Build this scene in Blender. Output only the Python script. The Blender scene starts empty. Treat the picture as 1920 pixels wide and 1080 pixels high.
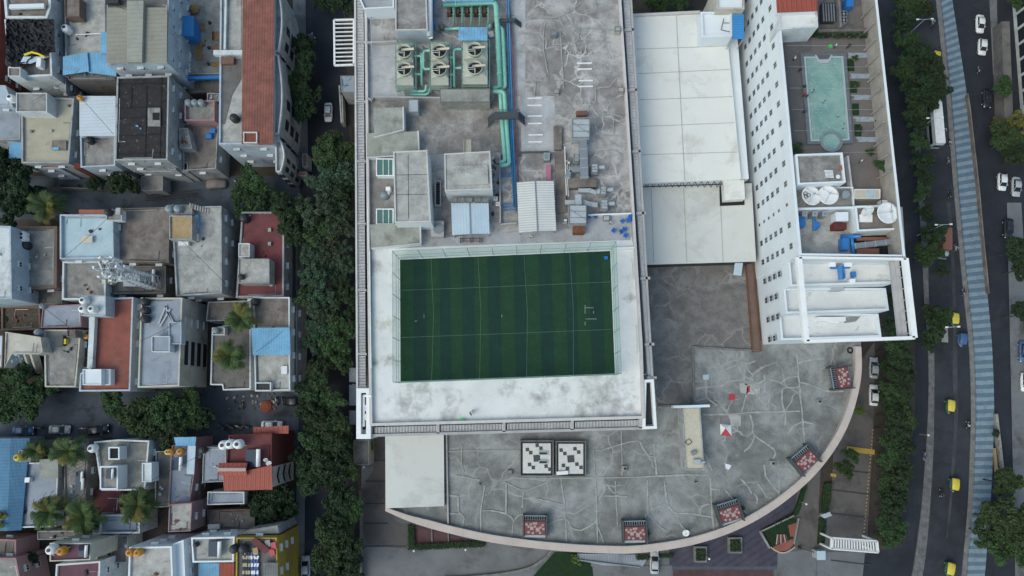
import bpy, math, random
from mathutils import Vector, Matrix
random.seed(7)
R = math.radians
S = bpy.context.scene
# ---------------------------------------------------------------- camera
CAMH = 140.0; F = 1280.0                      # camera height (m), focal length in photo pixels
_z = -Vector((12, -212, -F)).normalized()
_n = Vector((-370, 9102, -F)); _n = (_n - _n.dot(_z)*_z).normalized()
_e = _n.cross(_z)
ROT = Matrix((_e, _n, _z))                    # camera space -> world space
cam = bpy.data.cameras.new('camera'); cam.sensor_width = 36; cam.lens = 24
cam.clip_start = 1; cam.clip_end = 3000
camo = bpy.data.objects.new('camera', cam); S.collection.objects.link(camo)
camo.matrix_world = Matrix.Translation((0, 0, CAMH)) @ ROT.to_4x4()
S.camera = camo
# ---------------------------------------------------------------- light
SUN_EL, SUN_AZ = 52, 238                      # elevation, compass azimuth (deg, clockwise from north)
w = bpy.data.worlds.new('World'); S.world = w; w.use_nodes = True
nt = w.node_tree; bg = nt.nodes['Background']
sky = nt.nodes.new('ShaderNodeTexSky'); sky.sky_type = 'NISHITA'; sky.sun_disc = False
sky.sun_elevation = R(SUN_EL); sky.sun_rotation = R(SUN_AZ)
sky.air_density = 1.0; sky.dust_density = 2.5; sky.ozone_density = 1.3
tn = nt.nodes.new('ShaderNodeMix'); tn.data_type = 'RGBA'; tn.blend_type = 'MULTIPLY'; tn.inputs[0].default_value = 1; tn.inputs[7].default_value = (1.0, 1.07, .94, 1)
nt.links.new(sky.outputs[0], tn.inputs[6]); nt.links.new(tn.outputs[2], bg.inputs[0]); bg.inputs[1].default_value = 0.15
sl = bpy.data.lights.new('sun', 'SUN'); sl.energy = 0.7; sl.angle = R(40); sl.color = (1, .97, .92)
so = bpy.data.objects.new('sun', sl); S.collection.objects.link(so)
d = Vector((math.sin(R(SUN_AZ))*math.cos(R(SUN_EL)), math.cos(R(SUN_AZ))*math.cos(R(SUN_EL)), math.sin(R(SUN_EL))))
so.rotation_euler = d.to_track_quat('Z', 'Y').to_euler(); so.location = (0, 0, 90)
S.view_settings.view_transform = 'Standard'; S.view_settings.look = 'None'
S.view_settings.exposure = 0.42; S.view_settings.gamma = 1
# ---------------------------------------------------------------- helpers
def P(px, py, z=0.0):
    """photo pixel + height -> point in the world"""
    v = ROT @ Vector((px-960, 540-py, -F))
    t = (z-CAMH)/v.z
    return Vector((v.x*t, v.y*t, z))
def rc(r):
    if isinstance(r[0], (int, float)):
        x0, y0, x1, y1 = r; return [(x0, y0), (x1, y0), (x1, y1), (x0, y1)]
    return list(r)
def ccw(p):
    a = sum(p[i].x*p[(i+1) % len(p)].y-p[(i+1) % len(p)].x*p[i].y for i in range(len(p)))
    return p if a > 0 else p[::-1]
def pp(r, z): return ccw([P(x, y, z).to_2d() for x, y in rc(r)])
def inset(p, d):
    out = []; n = len(p)
    for i in range(n):
        a, b, c = p[i-1], p[i], p[(i+1) % n]
        u = (b-a).normalized(); v = (c-b).normalized()
        n1 = Vector((-u.y, u.x)); n2 = Vector((-v.y, v.x))
        m = n1+n2; k = m.dot(n1)
        out.append(b + m*(d/max(k, .35)))
    return out
class MB:
    def __init__(s): s.v = []; s.f = []; s.m = []
    def face(s, pts, m=0):
        i = len(s.v); s.v += [Vector(p) for p in pts]; s.f.append(tuple(range(i, i+len(pts)))); s.m.append(m)
    def raw(s, vs, fs, m=0):
        i = len(s.v); s.v += [Vector(p) for p in vs]
        for f in fs: s.f.append(tuple(k+i for k in f)); s.m.append(m)
    def prism(s, p, z0, z1, m=0, mt=None, bottom=True):
        n = len(p); vs = [(q[0], q[1], z0) for q in p]+[(q[0], q[1], z1) for q in p]
        s.raw(vs, [(i, (i+1) % n, n+(i+1) % n, n+i) for i in range(n)], m)
        s.raw(vs[n:], [tuple(range(n))], m if mt is None else mt)
        if bottom: s.raw(vs[:n], [tuple(range(n))[::-1]], m)
        return s
    def ring(s, p, w, z0, z1, m=0):
        q = inset(p, w); n = len(p)
        vs = [(a[0], a[1], z) for z in (z0, z1) for r_ in (p, q) for a in r_]
        o0, i0, o1, i1 = 0, n, 2*n, 3*n; fs = []
        for i in range(n):
            j = (i+1) % n
            fs += [(o0+i, o0+j, o1+j, o1+i), (i0+j, i0+i, i1+i, i1+j), (o1+i, o1+j, i1+j, i1+i), (o0+j, o0+i, i0+i, i0+j)]
        s.raw(vs, fs, m); return s
    def box(s, c, d, rz=0, m=0, mt=None):
        """c = centre of the bottom, d = size"""
        ca, sa = math.cos(rz), math.sin(rz); p = []
        for x, y in ((-1, -1), (1, -1), (1, 1), (-1, 1)):
            X, Y = x*d[0]/2, y*d[1]/2; p.append(Vector((c[0]+X*ca-Y*sa, c[1]+X*sa+Y*ca)))
        return s.prism(p, c[2], c[2]+d[2], m, mt)
    def beam(s, a, b, w, h, m=0):
        """bar from a to b (points on its top centre line), w wide, h deep"""
        a = Vector(a); b = Vector(b); u = (b-a); u2 = Vector((u.x, u.y, 0))
        if u2.length < 1e-6: return s.box((a.x, a.y, min(a.z, b.z)), (w, w, abs(b.z-a.z)), 0, m)
        u2.normalize(); n = Vector((-u2.y, u2.x, 0))*w/2; k = Vector((0, 0, h))
        vs = [a-n-k, a+n-k, b+n-k, b-n-k, a-n, a+n, b+n, b-n]
        s.raw(vs, [(0, 1, 2, 3), (7, 6, 5, 4), (0, 4, 5, 1), (2, 6, 7, 3), (1, 5, 6, 2), (3, 7, 4, 0)], m); return s
    def tube(s, pts, r, n=8, m=0, cap=True):
        pts = [Vector(p) for p in pts]; rs = r if isinstance(r, (list, tuple)) else [r]*len(pts); b = len(s.v)
        for i, p in enumerate(pts):
            t = (pts[min(i+1, len(pts)-1)]-pts[max(i-1, 0)]).normalized()
            u = t.cross(Vector((0, 0, 1))) if abs(t.z) < .95 else t.cross(Vector((0, 1, 0)))
            u.normalize(); v = t.cross(u)
            for k in range(n):
                a = 2*math.pi*k/n; s.v.append(p+(u*math.cos(a)+v*math.sin(a))*rs[i])
        for i in range(len(pts)-1):
            for k in range(n):
                j = (k+1) % n; s.f.append((b+i*n+k, b+i*n+j, b+i*n+n+j, b+i*n+n+k)); s.m.append(m)
        if cap:
            s.f.append(tuple(b+k for k in range(n))); s.m.append(m)
            s.f.append(tuple(b+(len(pts)-1)*n+k for k in range(n))[::-1]); s.m.append(m)
        return s
    def lathe(s, c, prof, n=20, m=0, axis=None):
        """prof = [(radius, height)...]"""
        b = len(s.v); q = axis.to_track_quat('Z', 'Y') if axis is not None else None
        for r_, z in prof:
            for k in range(n):
                a = 2*math.pi*k/n; p = Vector((r_*math.cos(a), r_*math.sin(a), z))
                if q: p = q @ p
                s.v.append(Vector(c)+p)
        for i in range(len(prof)-1):
            for k in range(n):
                j = (k+1) % n; s.f.append((b+i*n+k, b+i*n+j, b+i*n+n+j, b+i*n+n+k)); s.m.append(m)
        s.f.append(tuple(b+k for k in range(n))[::-1]); s.m.append(m)
        s.f.append(tuple(b+(len(prof)-1)*n+k for k in range(n))); s.m.append(m)
        return s
    def build(s, name, mats, org=(0, 0, 0), smooth=False):
        me = bpy.data.meshes.new(name); o = Vector(org)
        me.from_pydata([v-o for v in s.v], [], s.f); me.update()
        for m_ in (mats if isinstance(mats, (list, tuple)) else [mats]): me.materials.append(m_)
        me.polygons.foreach_set('material_index', s.m)
        if smooth: me.polygons.foreach_set('use_smooth', [True]*len(s.f))
        return me
def link(o): S.collection.objects.link(o); return o
def tagit(o, label, cat, group=None, kind=None):
    if label: o['label'] = label
    if cat: o['category'] = cat
    if group: o['group'] = group
    if kind: o['kind'] = kind
    return o
def thing(name, label, cat, loc, group=None, rz=0):
    o = bpy.data.objects.new(name, None); o.empty_display_size = .5; link(o)
    o.location = loc; o.rotation_euler.z = rz; tagit(o, label, cat, group); return o
def part(t, name, mb, mats, smooth=False, label=None, local=False):
    me = mb if isinstance(mb, bpy.types.Mesh) else mb.build(name, mats, (0, 0, 0) if local else root_loc(t), smooth)
    o = bpy.data.objects.new(name, me); link(o); o.parent = t
    if label: o['label'] = label
    return o
def root_loc(t):
    l = Vector(t.location)
    while t.parent: t = t.parent; l += t.location
    return l
def solo(name, label, cat, mb, mats, group=None, smooth=False):
    zs = min(v.z for v in mb.v); n = len(mb.v)
    c = Vector((sum(v.x for v in mb.v)/n, sum(v.y for v in mb.v)/n, zs))
    o = bpy.data.objects.new(name, mb.build(name, mats, c, smooth)); o.location = c; link(o)
    return tagit(o, label, cat, group)
def setting(name, mb, mats, kind='structure', label=None, cat=None):
    o = bpy.data.objects.new(name, mb.build(name, mats)); link(o); o['kind'] = kind
    if label: o['label'] = label
    if cat: o['category'] = cat
    return o
def kids(o): return [c for c in S.collection.objects if c.parent == o]
PROTO = {}
def dup(proto, loc, rz=0, label=None, group=None, scale=None):
    """copy a prototype (root, [children]) ; the first use moves the prototype itself"""
    root, ch, used, cat = PROTO[proto]
    if not used:
        PROTO[proto][2] = True; r_ = root
    else:
        r_ = root.copy(); link(r_)
        for c in ch:
            k = c[0].copy(); link(k); k.parent = r_
            for g in c[1]:
                q = g.copy(); link(q); q.parent = k
    r_.location = loc; r_.rotation_euler.z = rz
    r_['category'] = cat
    if scale: r_.scale = (scale,)*3 if not isinstance(scale, tuple) else scale
    if label: r_['label'] = label
    if group: r_['group'] = group
    return r_
def proto(key, root, cat):
    ch = [(c, [g for g in bpy.data.objects if g.parent == c]) for c in bpy.data.objects if c.parent == root]
    PROTO[key] = [root, ch, False, cat]
def bez(pts, n=6):
    """smooth curve through points (Catmull-Rom)"""
    out = []; q = [pts[0]]+list(pts)+[pts[-1]]
    for i in range(1, len(q)-2):
        for k in range(n):
            t = k/n; a, b, c, d_ = (Vector(x) for x in q[i-1:i+3])
            out.append(.5*((2*b)+(c-a)*t+(2*a-5*b+4*c-d_)*t*t+(3*b-a-3*c+d_)*t**3))
    out.append(Vector(pts[-1])); return out
# ---------------------------------------------------------------- materials
def mixc(N, L, fac, a, b, mode='MIX'):
    m = N.new('ShaderNodeMix'); m.data_type = 'RGBA'; m.blend_type = mode
    for s_, v in ((0, fac), (6, a), (7, b)):
        if isinstance(v, bpy.types.NodeSocket): L.new(v, m.inputs[s_])
        else: m.inputs[s_].default_value = v if s_ == 0 else (*v[:3], 1)
    return m.outputs[2]
def noise(N, L, vec, scale, detail=5, rough=.55, dist=0):
    n = N.new('ShaderNodeTexNoise'); n.inputs['Scale'].default_value = scale
    n.inputs['Detail'].default_value = detail; n.inputs['Roughness'].default_value = rough
    n.inputs['Distortion'].default_value = dist
    L.new(vec, n.inputs['Vector']); return n.outputs[0]
def ramp(N, L, v, lo, hi, a=0, b=1):
    r_ = N.new('ShaderNodeMapRange'); r_.inputs[1].default_value = lo; r_.inputs[2].default_value = hi
    r_.inputs[3].default_value = a; r_.inputs[4].default_value = b; L.new(v, r_.inputs[0]); return r_.outputs[0]
def newmat(name):
    m = bpy.data.materials.new(name); m.use_nodes = True; N = m.node_tree.nodes
    return m, N, m.node_tree.links, N['Principled BSDF']
_mc = {}
def surf(name, col, var=.25, scale=.5, stain=None, sts=.25, lo=.52, hi=.68, rough=.9, fine=.15, metal=0, bump=0, stripe=None, cracks=None, dist=.15, obj=False, spec=.3, spots=None):
    if name in _mc: return _mc[name]
    m, N, L, b = newmat(name); _mc[name] = m
    if obj:
        g = N.new('ShaderNodeTexCoord').outputs['Object']
    else: g = N.new('ShaderNodeNewGeometry').outputs['Position']
    c = col
    n1 = noise(N, L, g, scale, 6, .6, dist)
    c = mixc(N, L, ramp(N, L, n1, .3, .7), tuple(x*(1-var) for x in col), tuple(min(1, x*(1+var*.5)) for x in col))
    if stain:
        n2 = noise(N, L, g, sts, 9, .72, .3)
        c = mixc(N, L, ramp(N, L, n2, lo, hi), c, stain)
    if fine:
        n3 = noise(N, L, g, 4.0, 4, .7)
        c = mixc(N, L, ramp(N, L, n3, .3, .7), mixc(N, L, 1, c, (1-fine,)*3, 'MULTIPLY'), c)
    if spots:
        pc, sp = spots; mx = None
        for (sx, sy_, r_) in sp:
            q = P(sx, sy_, 26.1); vd = N.new('ShaderNodeVectorMath'); vd.operation = 'DISTANCE'; vd.inputs[1].default_value = q; L.new(g, vd.inputs[0])
            k = ramp(N, L, vd.outputs['Value'], 0, r_*.089, .32, 0)
            if mx is None: mx = k
            else:
                m_ = N.new('ShaderNodeMath'); m_.operation = 'MAXIMUM'; L.new(mx, m_.inputs[0]); L.new(k, m_.inputs[1]); mx = m_.outputs[0]
        m_ = N.new('ShaderNodeMath'); m_.operation = 'ADD'; L.new(mx, m_.inputs[0]); L.new(noise(N, L, g, .5, 7, .66, .2), m_.inputs[1])
        c = mixc(N, L, ramp(N, L, m_.outputs[0], .60, 1.08), c, pc)
    if cracks:
        col2, sc, wd = cracks
        wp = N.new('ShaderNodeVectorMath'); wp.operation = 'ADD'
        nn = N.new('ShaderNodeTexNoise'); nn.inputs['Scale'].default_value = .35; L.new(g, nn.inputs['Vector'])
        mu = N.new('ShaderNodeVectorMath'); mu.operation = 'SCALE'; mu.inputs[3].default_value = 3.0
        L.new(nn.outputs['Color'], mu.inputs[0]); L.new(g, wp.inputs[0]); L.new(mu.outputs[0], wp.inputs[1])
        v = N.new('ShaderNodeTexVoronoi'); v.feature = 'DISTANCE_TO_EDGE'; v.inputs['Scale'].default_value = sc
        L.new(wp.outputs[0], v.inputs['Vector'])
        k = ramp(N, L, v.outputs['Distance'], wd*.3, wd, 1, 0)
        mk = ramp(N, L, noise(N, L, g, .12, 3), .43, .6)
        ml = N.new('ShaderNodeMath'); ml.operation = 'MULTIPLY'; L.new(k, ml.inputs[0]); L.new(mk, ml.inputs[1])
        c = mixc(N, L, ml.outputs[0], c, col2)
    if stripe:
        ang, pitch, amt = stripe
        mp = N.new('ShaderNodeMapping'); mp.inputs['Rotation'].default_value[2] = R(ang); L.new(g, mp.inputs[0])
        wv = N.new('ShaderNodeTexWave'); wv.wave_type = 'BANDS'; wv.bands_direction = 'X'
        wv.inputs['Scale'].default_value = 2*math.pi/pitch/20.0
        wv.inputs['Distortion'].default_value = 0; L.new(mp.outputs[0], wv.inputs['Vector'])
        c = mixc(N, L, ramp(N, L, wv.outputs[1], 0, .35), mixc(N, L, 1, c, (1-amt,)*3, 'MULTIPLY'), c)  # darker bands; on ribbed sheets they paint the weak groove shading into the colour
    L.new(c, b.inputs['Base Color']); b.inputs['Roughness'].default_value = rough; b.inputs['Metallic'].default_value = metal
    b.inputs['Specular IOR Level'].default_value = spec
    if bump:
        bp = N.new('ShaderNodeBump'); bp.inputs['Strength'].default_value = bump; bp.inputs['Distance'].default_value = .1
        L.new(n1, bp.inputs['Height']); L.new(bp.outputs[0], b.inputs['Normal'])
    return m
def flat(name, col, rough=.5, metal=0, spec=.5):
    return surf(name, col, var=.12, scale=2, fine=.08, rough=rough, metal=metal, obj=True, spec=spec)
BR = (.20, .17, .15); DK = (.06, .06, .065)
M = {}
def mk(k, *a, **b): M[k] = surf(k, *a, **b)
mk('asphalt', (.033, .037, .048), .35, .25, stain=(.06, .064, .075), sts=.1, lo=.5, hi=.75, fine=.25)
mk('asphalt_dark', (.026, .030, .041), .3, .2, stain=(.045, .05, .06), sts=.12, lo=.52, hi=.75, fine=.2)
mk('lane', (.075, .09, .115), .35, .25, stain=(.025, .028, .03), sts=.2)
mk('soil', (.06, .05, .042), .4, .4, stain=(.035, .04, .025), sts=.3)
mk('drive', (.16, .168, .18), .2, .2, stain=(.07, .065, .065), sts=.12)
mk('drive_brown', (.12, .112, .11), .2, .2, stain=(.06, .055, .055), sts=.15)
mk('paver_purple', (.065, .062, .09), .2, .6, stripe=(60, 1.2, .2), stain=(.085, .08, .10), sts=.2)
mk('paver_red', (.10, .055, .062), .3, .6)
mk('kerb', (.20, .20, .20), .3, .8, stain=(.1, .1, .1), sts=.5)
mk('median_stone', (.15, .15, .155), .4, 1.2, stain=(.08, .08, .08), sts=.8)
mk('white_roof', (.72, .73, .73), .08, .3, stain=(.48, .46, .43), sts=.14, lo=.6, hi=.8, fine=.05)
mk('white_stained', (.70, .71, .71), .12, .3, stain=(.45, .43, .38), sts=.2, lo=.56, hi=.72, fine=.08, spots=((.13, .115, .10), ((765, 765, 55), (780, 740, 50), (843, 745, 30), (840, 780, 35), (955, 722, 30), (1015, 745, 35), (1054, 728, 28), (1133, 745, 75), (1160, 765, 60), (1090, 775, 30), (728, 672, 25), (700, 680, 20), (700, 500, 30), (1180, 560, 18))))
mk('white_stained2', (.70, .71, .71), .12, .3, stain=(.40, .39, .37), sts=.3, lo=.56, hi=.7, fine=.08)
mk('white_wall', (.66, .71, .75), .08, .2, fine=.03)
mk('white_paint', (.78, .79, .80), .08, .5, fine=.05)
mk('mall_trim', (.55, .525, .52), .15, .5, fine=.08)
mk('mall_grey', (.40, .39, .395), .15, .5, fine=.08)
mk('mall_slat', (.60, .61, .63), .15, .8, fine=.05)
mk('mall_roof', (.27, .255, .25), .35, .5, stain=(.47, .46, .46), sts=.17, lo=.45, hi=.62, fine=.22, cracks=((.47, .46, .45), .24, .035))
mk('mall_roof_light', (.45, .46, .48), .2, .4, stain=(.30, .29, .29), sts=.25, fine=.2)
mk('mall_roof_brown', (.25, .235, .225), .35, .5, stain=(.42, .41, .40), sts=.22, lo=.47, hi=.66, fine=.25)
mk('terrace', (.195, .20, .195), .35, .45, stain=(.36, .38, .385), sts=.13, lo=.44, hi=.66, fine=.25, cracks=((.31, .32, .315), .16, .028))
mk('terrace_brown', (.19, .182, .178), .35, .5, stain=(.25, .25, .25), sts=.2, fine=.25, cracks=((.245, .24, .235), .25, .035))
mk('terrace_dark', (.13, .14, .148), .35, .4, stain=(.23, .245, .25), sts=.14, lo=.45, hi=.66, fine=.2, cracks=((.28, .29, .29), .17, .035))
mk('coping', (.50, .425, .385), .12, .4, fine=.06)
mk('crackseal', (.35, .365, .36), .3, 1.0)
mk('membrane', (.67, .68, .655), .06, .15, stain=(.46, .45, .42), sts=.1, fine=.03)
mk('membrane2', (.56, .57, .55), .06, .15, stain=(.42, .42, .40), sts=.1, fine=.03)
mk('seam', (.42, .42, .40), .2, 1)
mk('turf_a', (.019, .058, .030), .15, .5, fine=.25, rough=1)
mk('turf_b', (.014, .044, .034), .15, .5, fine=.25, rough=1)
mk('concrete', (.30, .295, .28), .35, .6, stain=(.16, .15, .14), sts=.35, lo=.5, hi=.66, fine=.25)
mk('concrete_light', (.44, .44, .42), .3, .5, stain=(.25, .24, .225), sts=.35, lo=.5, hi=.66, fine=.22)
mk('concrete_dark', (.16, .152, .146), .3, .5, stain=(.08, .075, .07), sts=.4)
mk('concrete_green', (.32, .33, .30), .25, .5, stain=(.17, .165, .15), sts=.3)
mk('concrete_brown', (.235, .205, .185), .35, .6, stain=(.13, .11, .10), sts=.35, lo=.48, hi=.64, fine=.25)
mk('plaster_cream', (.50, .48, .42), .15, .4, stain=(.30, .27, .22), sts=.3)
mk('plaster_grey', (.36, .375, .385), .25, .5, stain=(.17, .17, .17), sts=.4)
mk('plaster_blue', (.42, .49, .56), .15, .4, stain=(.25, .29, .33), sts=.3)
mk('plaster_white', (.60, .64, .66), .15, .5, stain=(.38, .385, .38), sts=.3)
mk('plaster_pink', (.36, .22, .23), .15, .5, stain=(.28, .18, .18), sts=.3)
mk('plaster_brown', (.17, .12, .10), .2, .5)
mk('plaster_maroon', (.13, .035, .03), .2, .5)
mk('plaster_yellow', (.42, .30, .06), .2, .5, stain=(.25, .19, .06), sts=.5, lo=.55)
mk('yellowish', (.40, .375, .29), .15, .4, stain=(.22, .19, .14), sts=.25, lo=.58, hi=.75)
mk('bluegrey', (.29, .33, .39), .15, .4, stain=(.18, .20, .23), sts=.25)
mk('paleblue', (.42, .54, .60), .12, .4, stain=(.28, .35, .39), sts=.3, lo=.55)
mk('redroof', (.27, .095, .075), .25, .4, stain=(.25, .15, .13), sts=.25, lo=.55, hi=.75)
mk('maroonroof', (.17, .055, .06), .25, .5, stain=(.11, .06, .06), sts=.3)
mk('purpleroof', (.14, .07, .09), .2, .5)
mk('redsheet', (.34, .085, .06), .12, .4, stripe=(0, .8, .2), rough=.5)
mk('terracotta', (.29, .12, .095), .3, .5, stripe=(0, .55, .3), stain=(.20, .09, .075), sts=.4)
mk('terracotta_plain', (.34, .13, .09), .2, .6)
mk('blacktile', (.035, .032, .034), .4, 1.2, stain=(.28, .27, .26), sts=1.4, lo=.60, hi=.70)
mk('tarp', (.014, .015, .02), .3, 1.0, rough=.6, bump=1.0, fine=.3)
mk('sheet_blue', (.19, .42, .63), .2, .5, stripe=(0, .5, .14), rough=.6, stain=(.17, .30, .42), sts=.3)
mk('sheet_blue_deep', (.05, .26, .58), .12, .5, stripe=(90, .5, .2), rough=.55)
mk('sheet_blue_old', (.10, .24, .38), .2, .4, stripe=(90, .6, .2), rough=.6)
mk('sheet_white', (.60, .66, .72), .08, .3, stripe=(90, .7, .12), rough=.55)
mk('sheet_white_y', (.66, .67, .66), .08, .3, stripe=(90, .42, .35), rough=.5)
mk('sheet_pale', (.50, .62, .72), .08, .3, stripe=(0, .5, .1), rough=.5)
mk('sheet_grey', (.33, .33, .29), .12, .6, stripe=(90, .9, .12), rough=.6, stain=(.25, .25, .23), sts=.3)
mk('sheet_old', (.22, .23, .23), .3, .6, stripe=(0, .45, .35), rough=.6)
mk('brick_red', (.22, .075, .05), .4, 3)
mk('rust', (.20, .09, .05), .4, 2)
mk('sand', (.42, .31, .17), .25, 1.2, stain=(.30, .19, .09), sts=.6)
mk('straw', (.34, .21, .09), .4, 3, stripe=(80, .35, .35))
mk('dirt', (.09, .075, .06), .4, 2, stain=(.14, .13, .10), sts=1)
mk('hedge', (.018, .05, .016), .4, 1.5, fine=.5)
mk('lawn', (.012, .034, .012), .3, 1)
mk('dark', (.02, .021, .023), .2, 1)
mk('dark_grey', (.05, .053, .058), .2, 1)
mk('bark', (.07, .055, .042), .3, 2)
mk('stripe_a', (.225, .295, .35), .25, 1.0, stain=(.22, .27, .31), sts=1.0, fine=.2)
mk('stripe_b', (.12, .185, .25), .25, 1.0, stain=(.08, .12, .165), sts=1.0, fine=.2)
mk('deck', (.16, .145, .14), .15, .3, stain=(.12, .115, .12), sts=.2)
mk('deck_dark', (.115, .115, .12), .15, .3, stain=(.09, .09, .095), sts=.2)
mk('poolcoping', (.13, .16, .18), .2, 1)
mk('stonewall', (.36, .33, .30), .2, .6, stain=(.24, .23, .21), sts=.4)
for k_, c_, r_ in (('steel_white', (.75, .76, .77), .5), ('galv', (.38, .42, .45), .5), ('galv_dark', (.20, .23, .26), .5), ('aqua', (.22, .52, .43), .4), ('pipe_blue', (.04, .20, .42), .4),
                   ('net_cord', (.20, .30, .27), .8), ('pipe_red', (.28, .05, .06), .4), ('black', (.02, .021, .024), .5), ('tank_white', (.78, .79, .80), .45), ('tank_black', (.025, .028, .032), .5),
                   ('tank_orange', (.62, .27, .03), .45), ('tank_yellow', (.62, .50, .08), .45), ('tank_grey', (.25, .30, .33), .5), ('tower_casing', (.42, .44, .38), .6),
                   ('aqua_rail', (.16, .34, .28), .5), ('blue_machine', (.03, .18, .48), .4), ('red', (.42, .04, .05), .5), ('cream', (.52, .48, .38), .6),
                   ('tile_dark', (.045, .055, .06), .6), ('tile_cream', (.58, .58, .56), .6), ('tile_red', (.17, .045, .05), .6), ('tile_pale', (.38, .29, .26), .6),
                   ('frame_dark', (.055, .065, .07), .6), ('yellow', (.72, .55, .03), .45), ('bright_green', (.05, .5, .12), .5), ('cloth_white', (.7, .72, .76), .9),
                   ('cloth_blue', (.06, .12, .32), .9), ('plastic_blue', (.02, .16, .50), .4), ('pinkpanel', (.42, .16, .22), .6), ('sealant', (.55, .56, .56), .8), ('brownbox', (.16, .085, .06), .7),
                   ('skin', (.22, .12, .08), .6), ('hair', (.012, .01, .01), .6), ('shirt_white', (.65, .66, .68), .9), ('shirt_blue', (.05, .10, .25), .9), ('shirt_red', (.35, .04, .05), .9), ('shirt_dark', (.03, .03, .035), .9),
                   ('trousers', (.03, .03, .04), .9), ('car_white', (.72, .74, .76), .25), ('car_silver', (.40, .42, .45), .3), ('car_dark', (.025, .028, .034), .25), ('car_blue', (.06, .12, .25), .3), ('cover_cloth', (.21, .185, .18), .9), ('tyre', (.018, .018, .019), .9),
                   ('auto_yellow', (.62, .49, .06), .5), ('auto_green', (.03, .09, .05), .5), ('lamp', (.7, .7, .68), .3), ('tail', (.35, .02, .02), .3), ('truck_brown', (.20, .085, .06), .7)):
    M[k_] = flat(k_, c_, r_)
def glassmat(name, col, rough=.12):
    m, N, L, b = newmat(name); b.inputs['Base Color'].default_value = (*col, 1); b.inputs['Roughness'].default_value = rough
    b.inputs['Specular IOR Level'].default_value = .5; return m
M['glass'] = glassmat('window_glass', (.025, .032, .04))
M['glass_car'] = glassmat('car_glass', (.012, .015, .02), .08)
M['glass_green'] = glassmat('skylight_glass', (.07, .16, .14), .2)
M['panel_solar'] = glassmat('solar_glass', (.02, .03, .055), .15)
def netmat(name, col, alpha):
    m, N, L, b = newmat(name); b.inputs['Base Color'].default_value = (*col, 1); b.inputs['Roughness'].default_value = 1
    b.inputs['Specular IOR Level'].default_value = 0
    b.inputs['Alpha'].default_value = alpha; return m
M['net'] = netmat('green_net', (.16, .40, .30), .30)
m, N, L, b = newmat('pool_water'); g = N.new('ShaderNodeNewGeometry').outputs['Position']
c = mixc(N, L, ramp(N, L, noise(N, L, g, .35, 4), .35, .65), (.15, .28, .255), (.24, .37, .335))
c = mixc(N, L, ramp(N, L, noise(N, L, g, 3.0, 6, .8, 1), .56, .66), c, (.42, .58, .54))
L.new(c, b.inputs['Base Color']); b.inputs['Roughness'].default_value = .08
bp = N.new('ShaderNodeBump'); bp.inputs['Strength'].default_value = .6; bp.inputs['Distance'].default_value = .15
L.new(noise(N, L, g, 2.2, 5), bp.inputs['Height']); L.new(bp.outputs[0], b.inputs['Normal']); M['pool'] = m
def leafmat(name, dark, light):
    m, N, L, b = newmat(name); g = N.new('ShaderNodeNewGeometry'); oi = N.new('ShaderNodeObjectInfo')
    n1 = noise(N, L, g.outputs['Position'], .9, 3)
    c = mixc(N, L, ramp(N, L, n1, .3, .7), dark, light)
    c = mixc(N, L, ramp(N, L, g.outputs['Random Per Island'], 0, 1, 0, .5), c, tuple(x*1.7 for x in light))
    c = mixc(N, L, ramp(N, L, oi.outputs['Random'], .2, 1, .0, .75), c, (dark[0]*1.9, dark[1]*1.25, dark[2]*1.1))
    L.new(c, b.inputs['Base Color']); b.inputs['Roughness'].default_value = .7; b.inputs['Specular IOR Level'].default_value = .25
    try: b.inputs['Subsurface Weight'].default_value = 0
    except Exception: pass
    return m
M['leaf'] = leafmat('leaf_mid', (.018, .040, .017), (.037, .074, .027))
M['leaf_dark'] = leafmat('leaf_dark', (.013, .029, .014), (.024, .047, .021))
M['leaf_bluish'] = leafmat('leaf_bluish', (.021, .043, .028), (.036, .070, .041))
M['leaf_light'] = leafmat('leaf_light', (.05, .10, .02), (.10, .17, .03))
M['leaf_palm'] = leafmat('leaf_palm', (.022, .050, .018), (.06, .09, .03))
M['leaf_yellow'] = leafmat('leaf_yellow', (.05, .065, .02), (.13, .12, .03))
# ================================================================ setting: ground, roads, pavements
def sheet(name, poly_px, z, mat, kind='structure'):
    mb = MB(); p = pp(poly_px, z); mb.prism(p, z-.3, z) if z > .35 else mb.face([(q.x, q.y, z) for q in p])
    return setting(name, mb, mat, kind)
g_ = MB(); g_.face([(-600, -600, -.06), (600, -600, -.06), (600, 600, -.06), (-600, 600, -.06)])
setting('ground', g_, M['soil'])
sheet('street', [(-60, 330), (600, 330), (600, 412), (-60, 412)], -.02, M['lane'])
sheet('street', [(-60, 725), (610, 725), (610, 835), (-60, 835)], -.02, M['lane'])
sheet('street', [(565, -60), (640, -60), (668, 560), (672, 1140), (560, 1140), (560, 560)], 0.0, M['asphalt_dark'])
sheet('pavement', [(548, -60), (572, -60), (578, 330), (555, 330)], .14, M['drive'])
sheet('pavement', [(550, 430), (568, 430), (575, 735), (552, 735)], .14, M['drive'])
sheet('pavement', [(556, 905), (572, 905), (570, 1140), (552, 1140)], .14, M['drive'])
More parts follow.
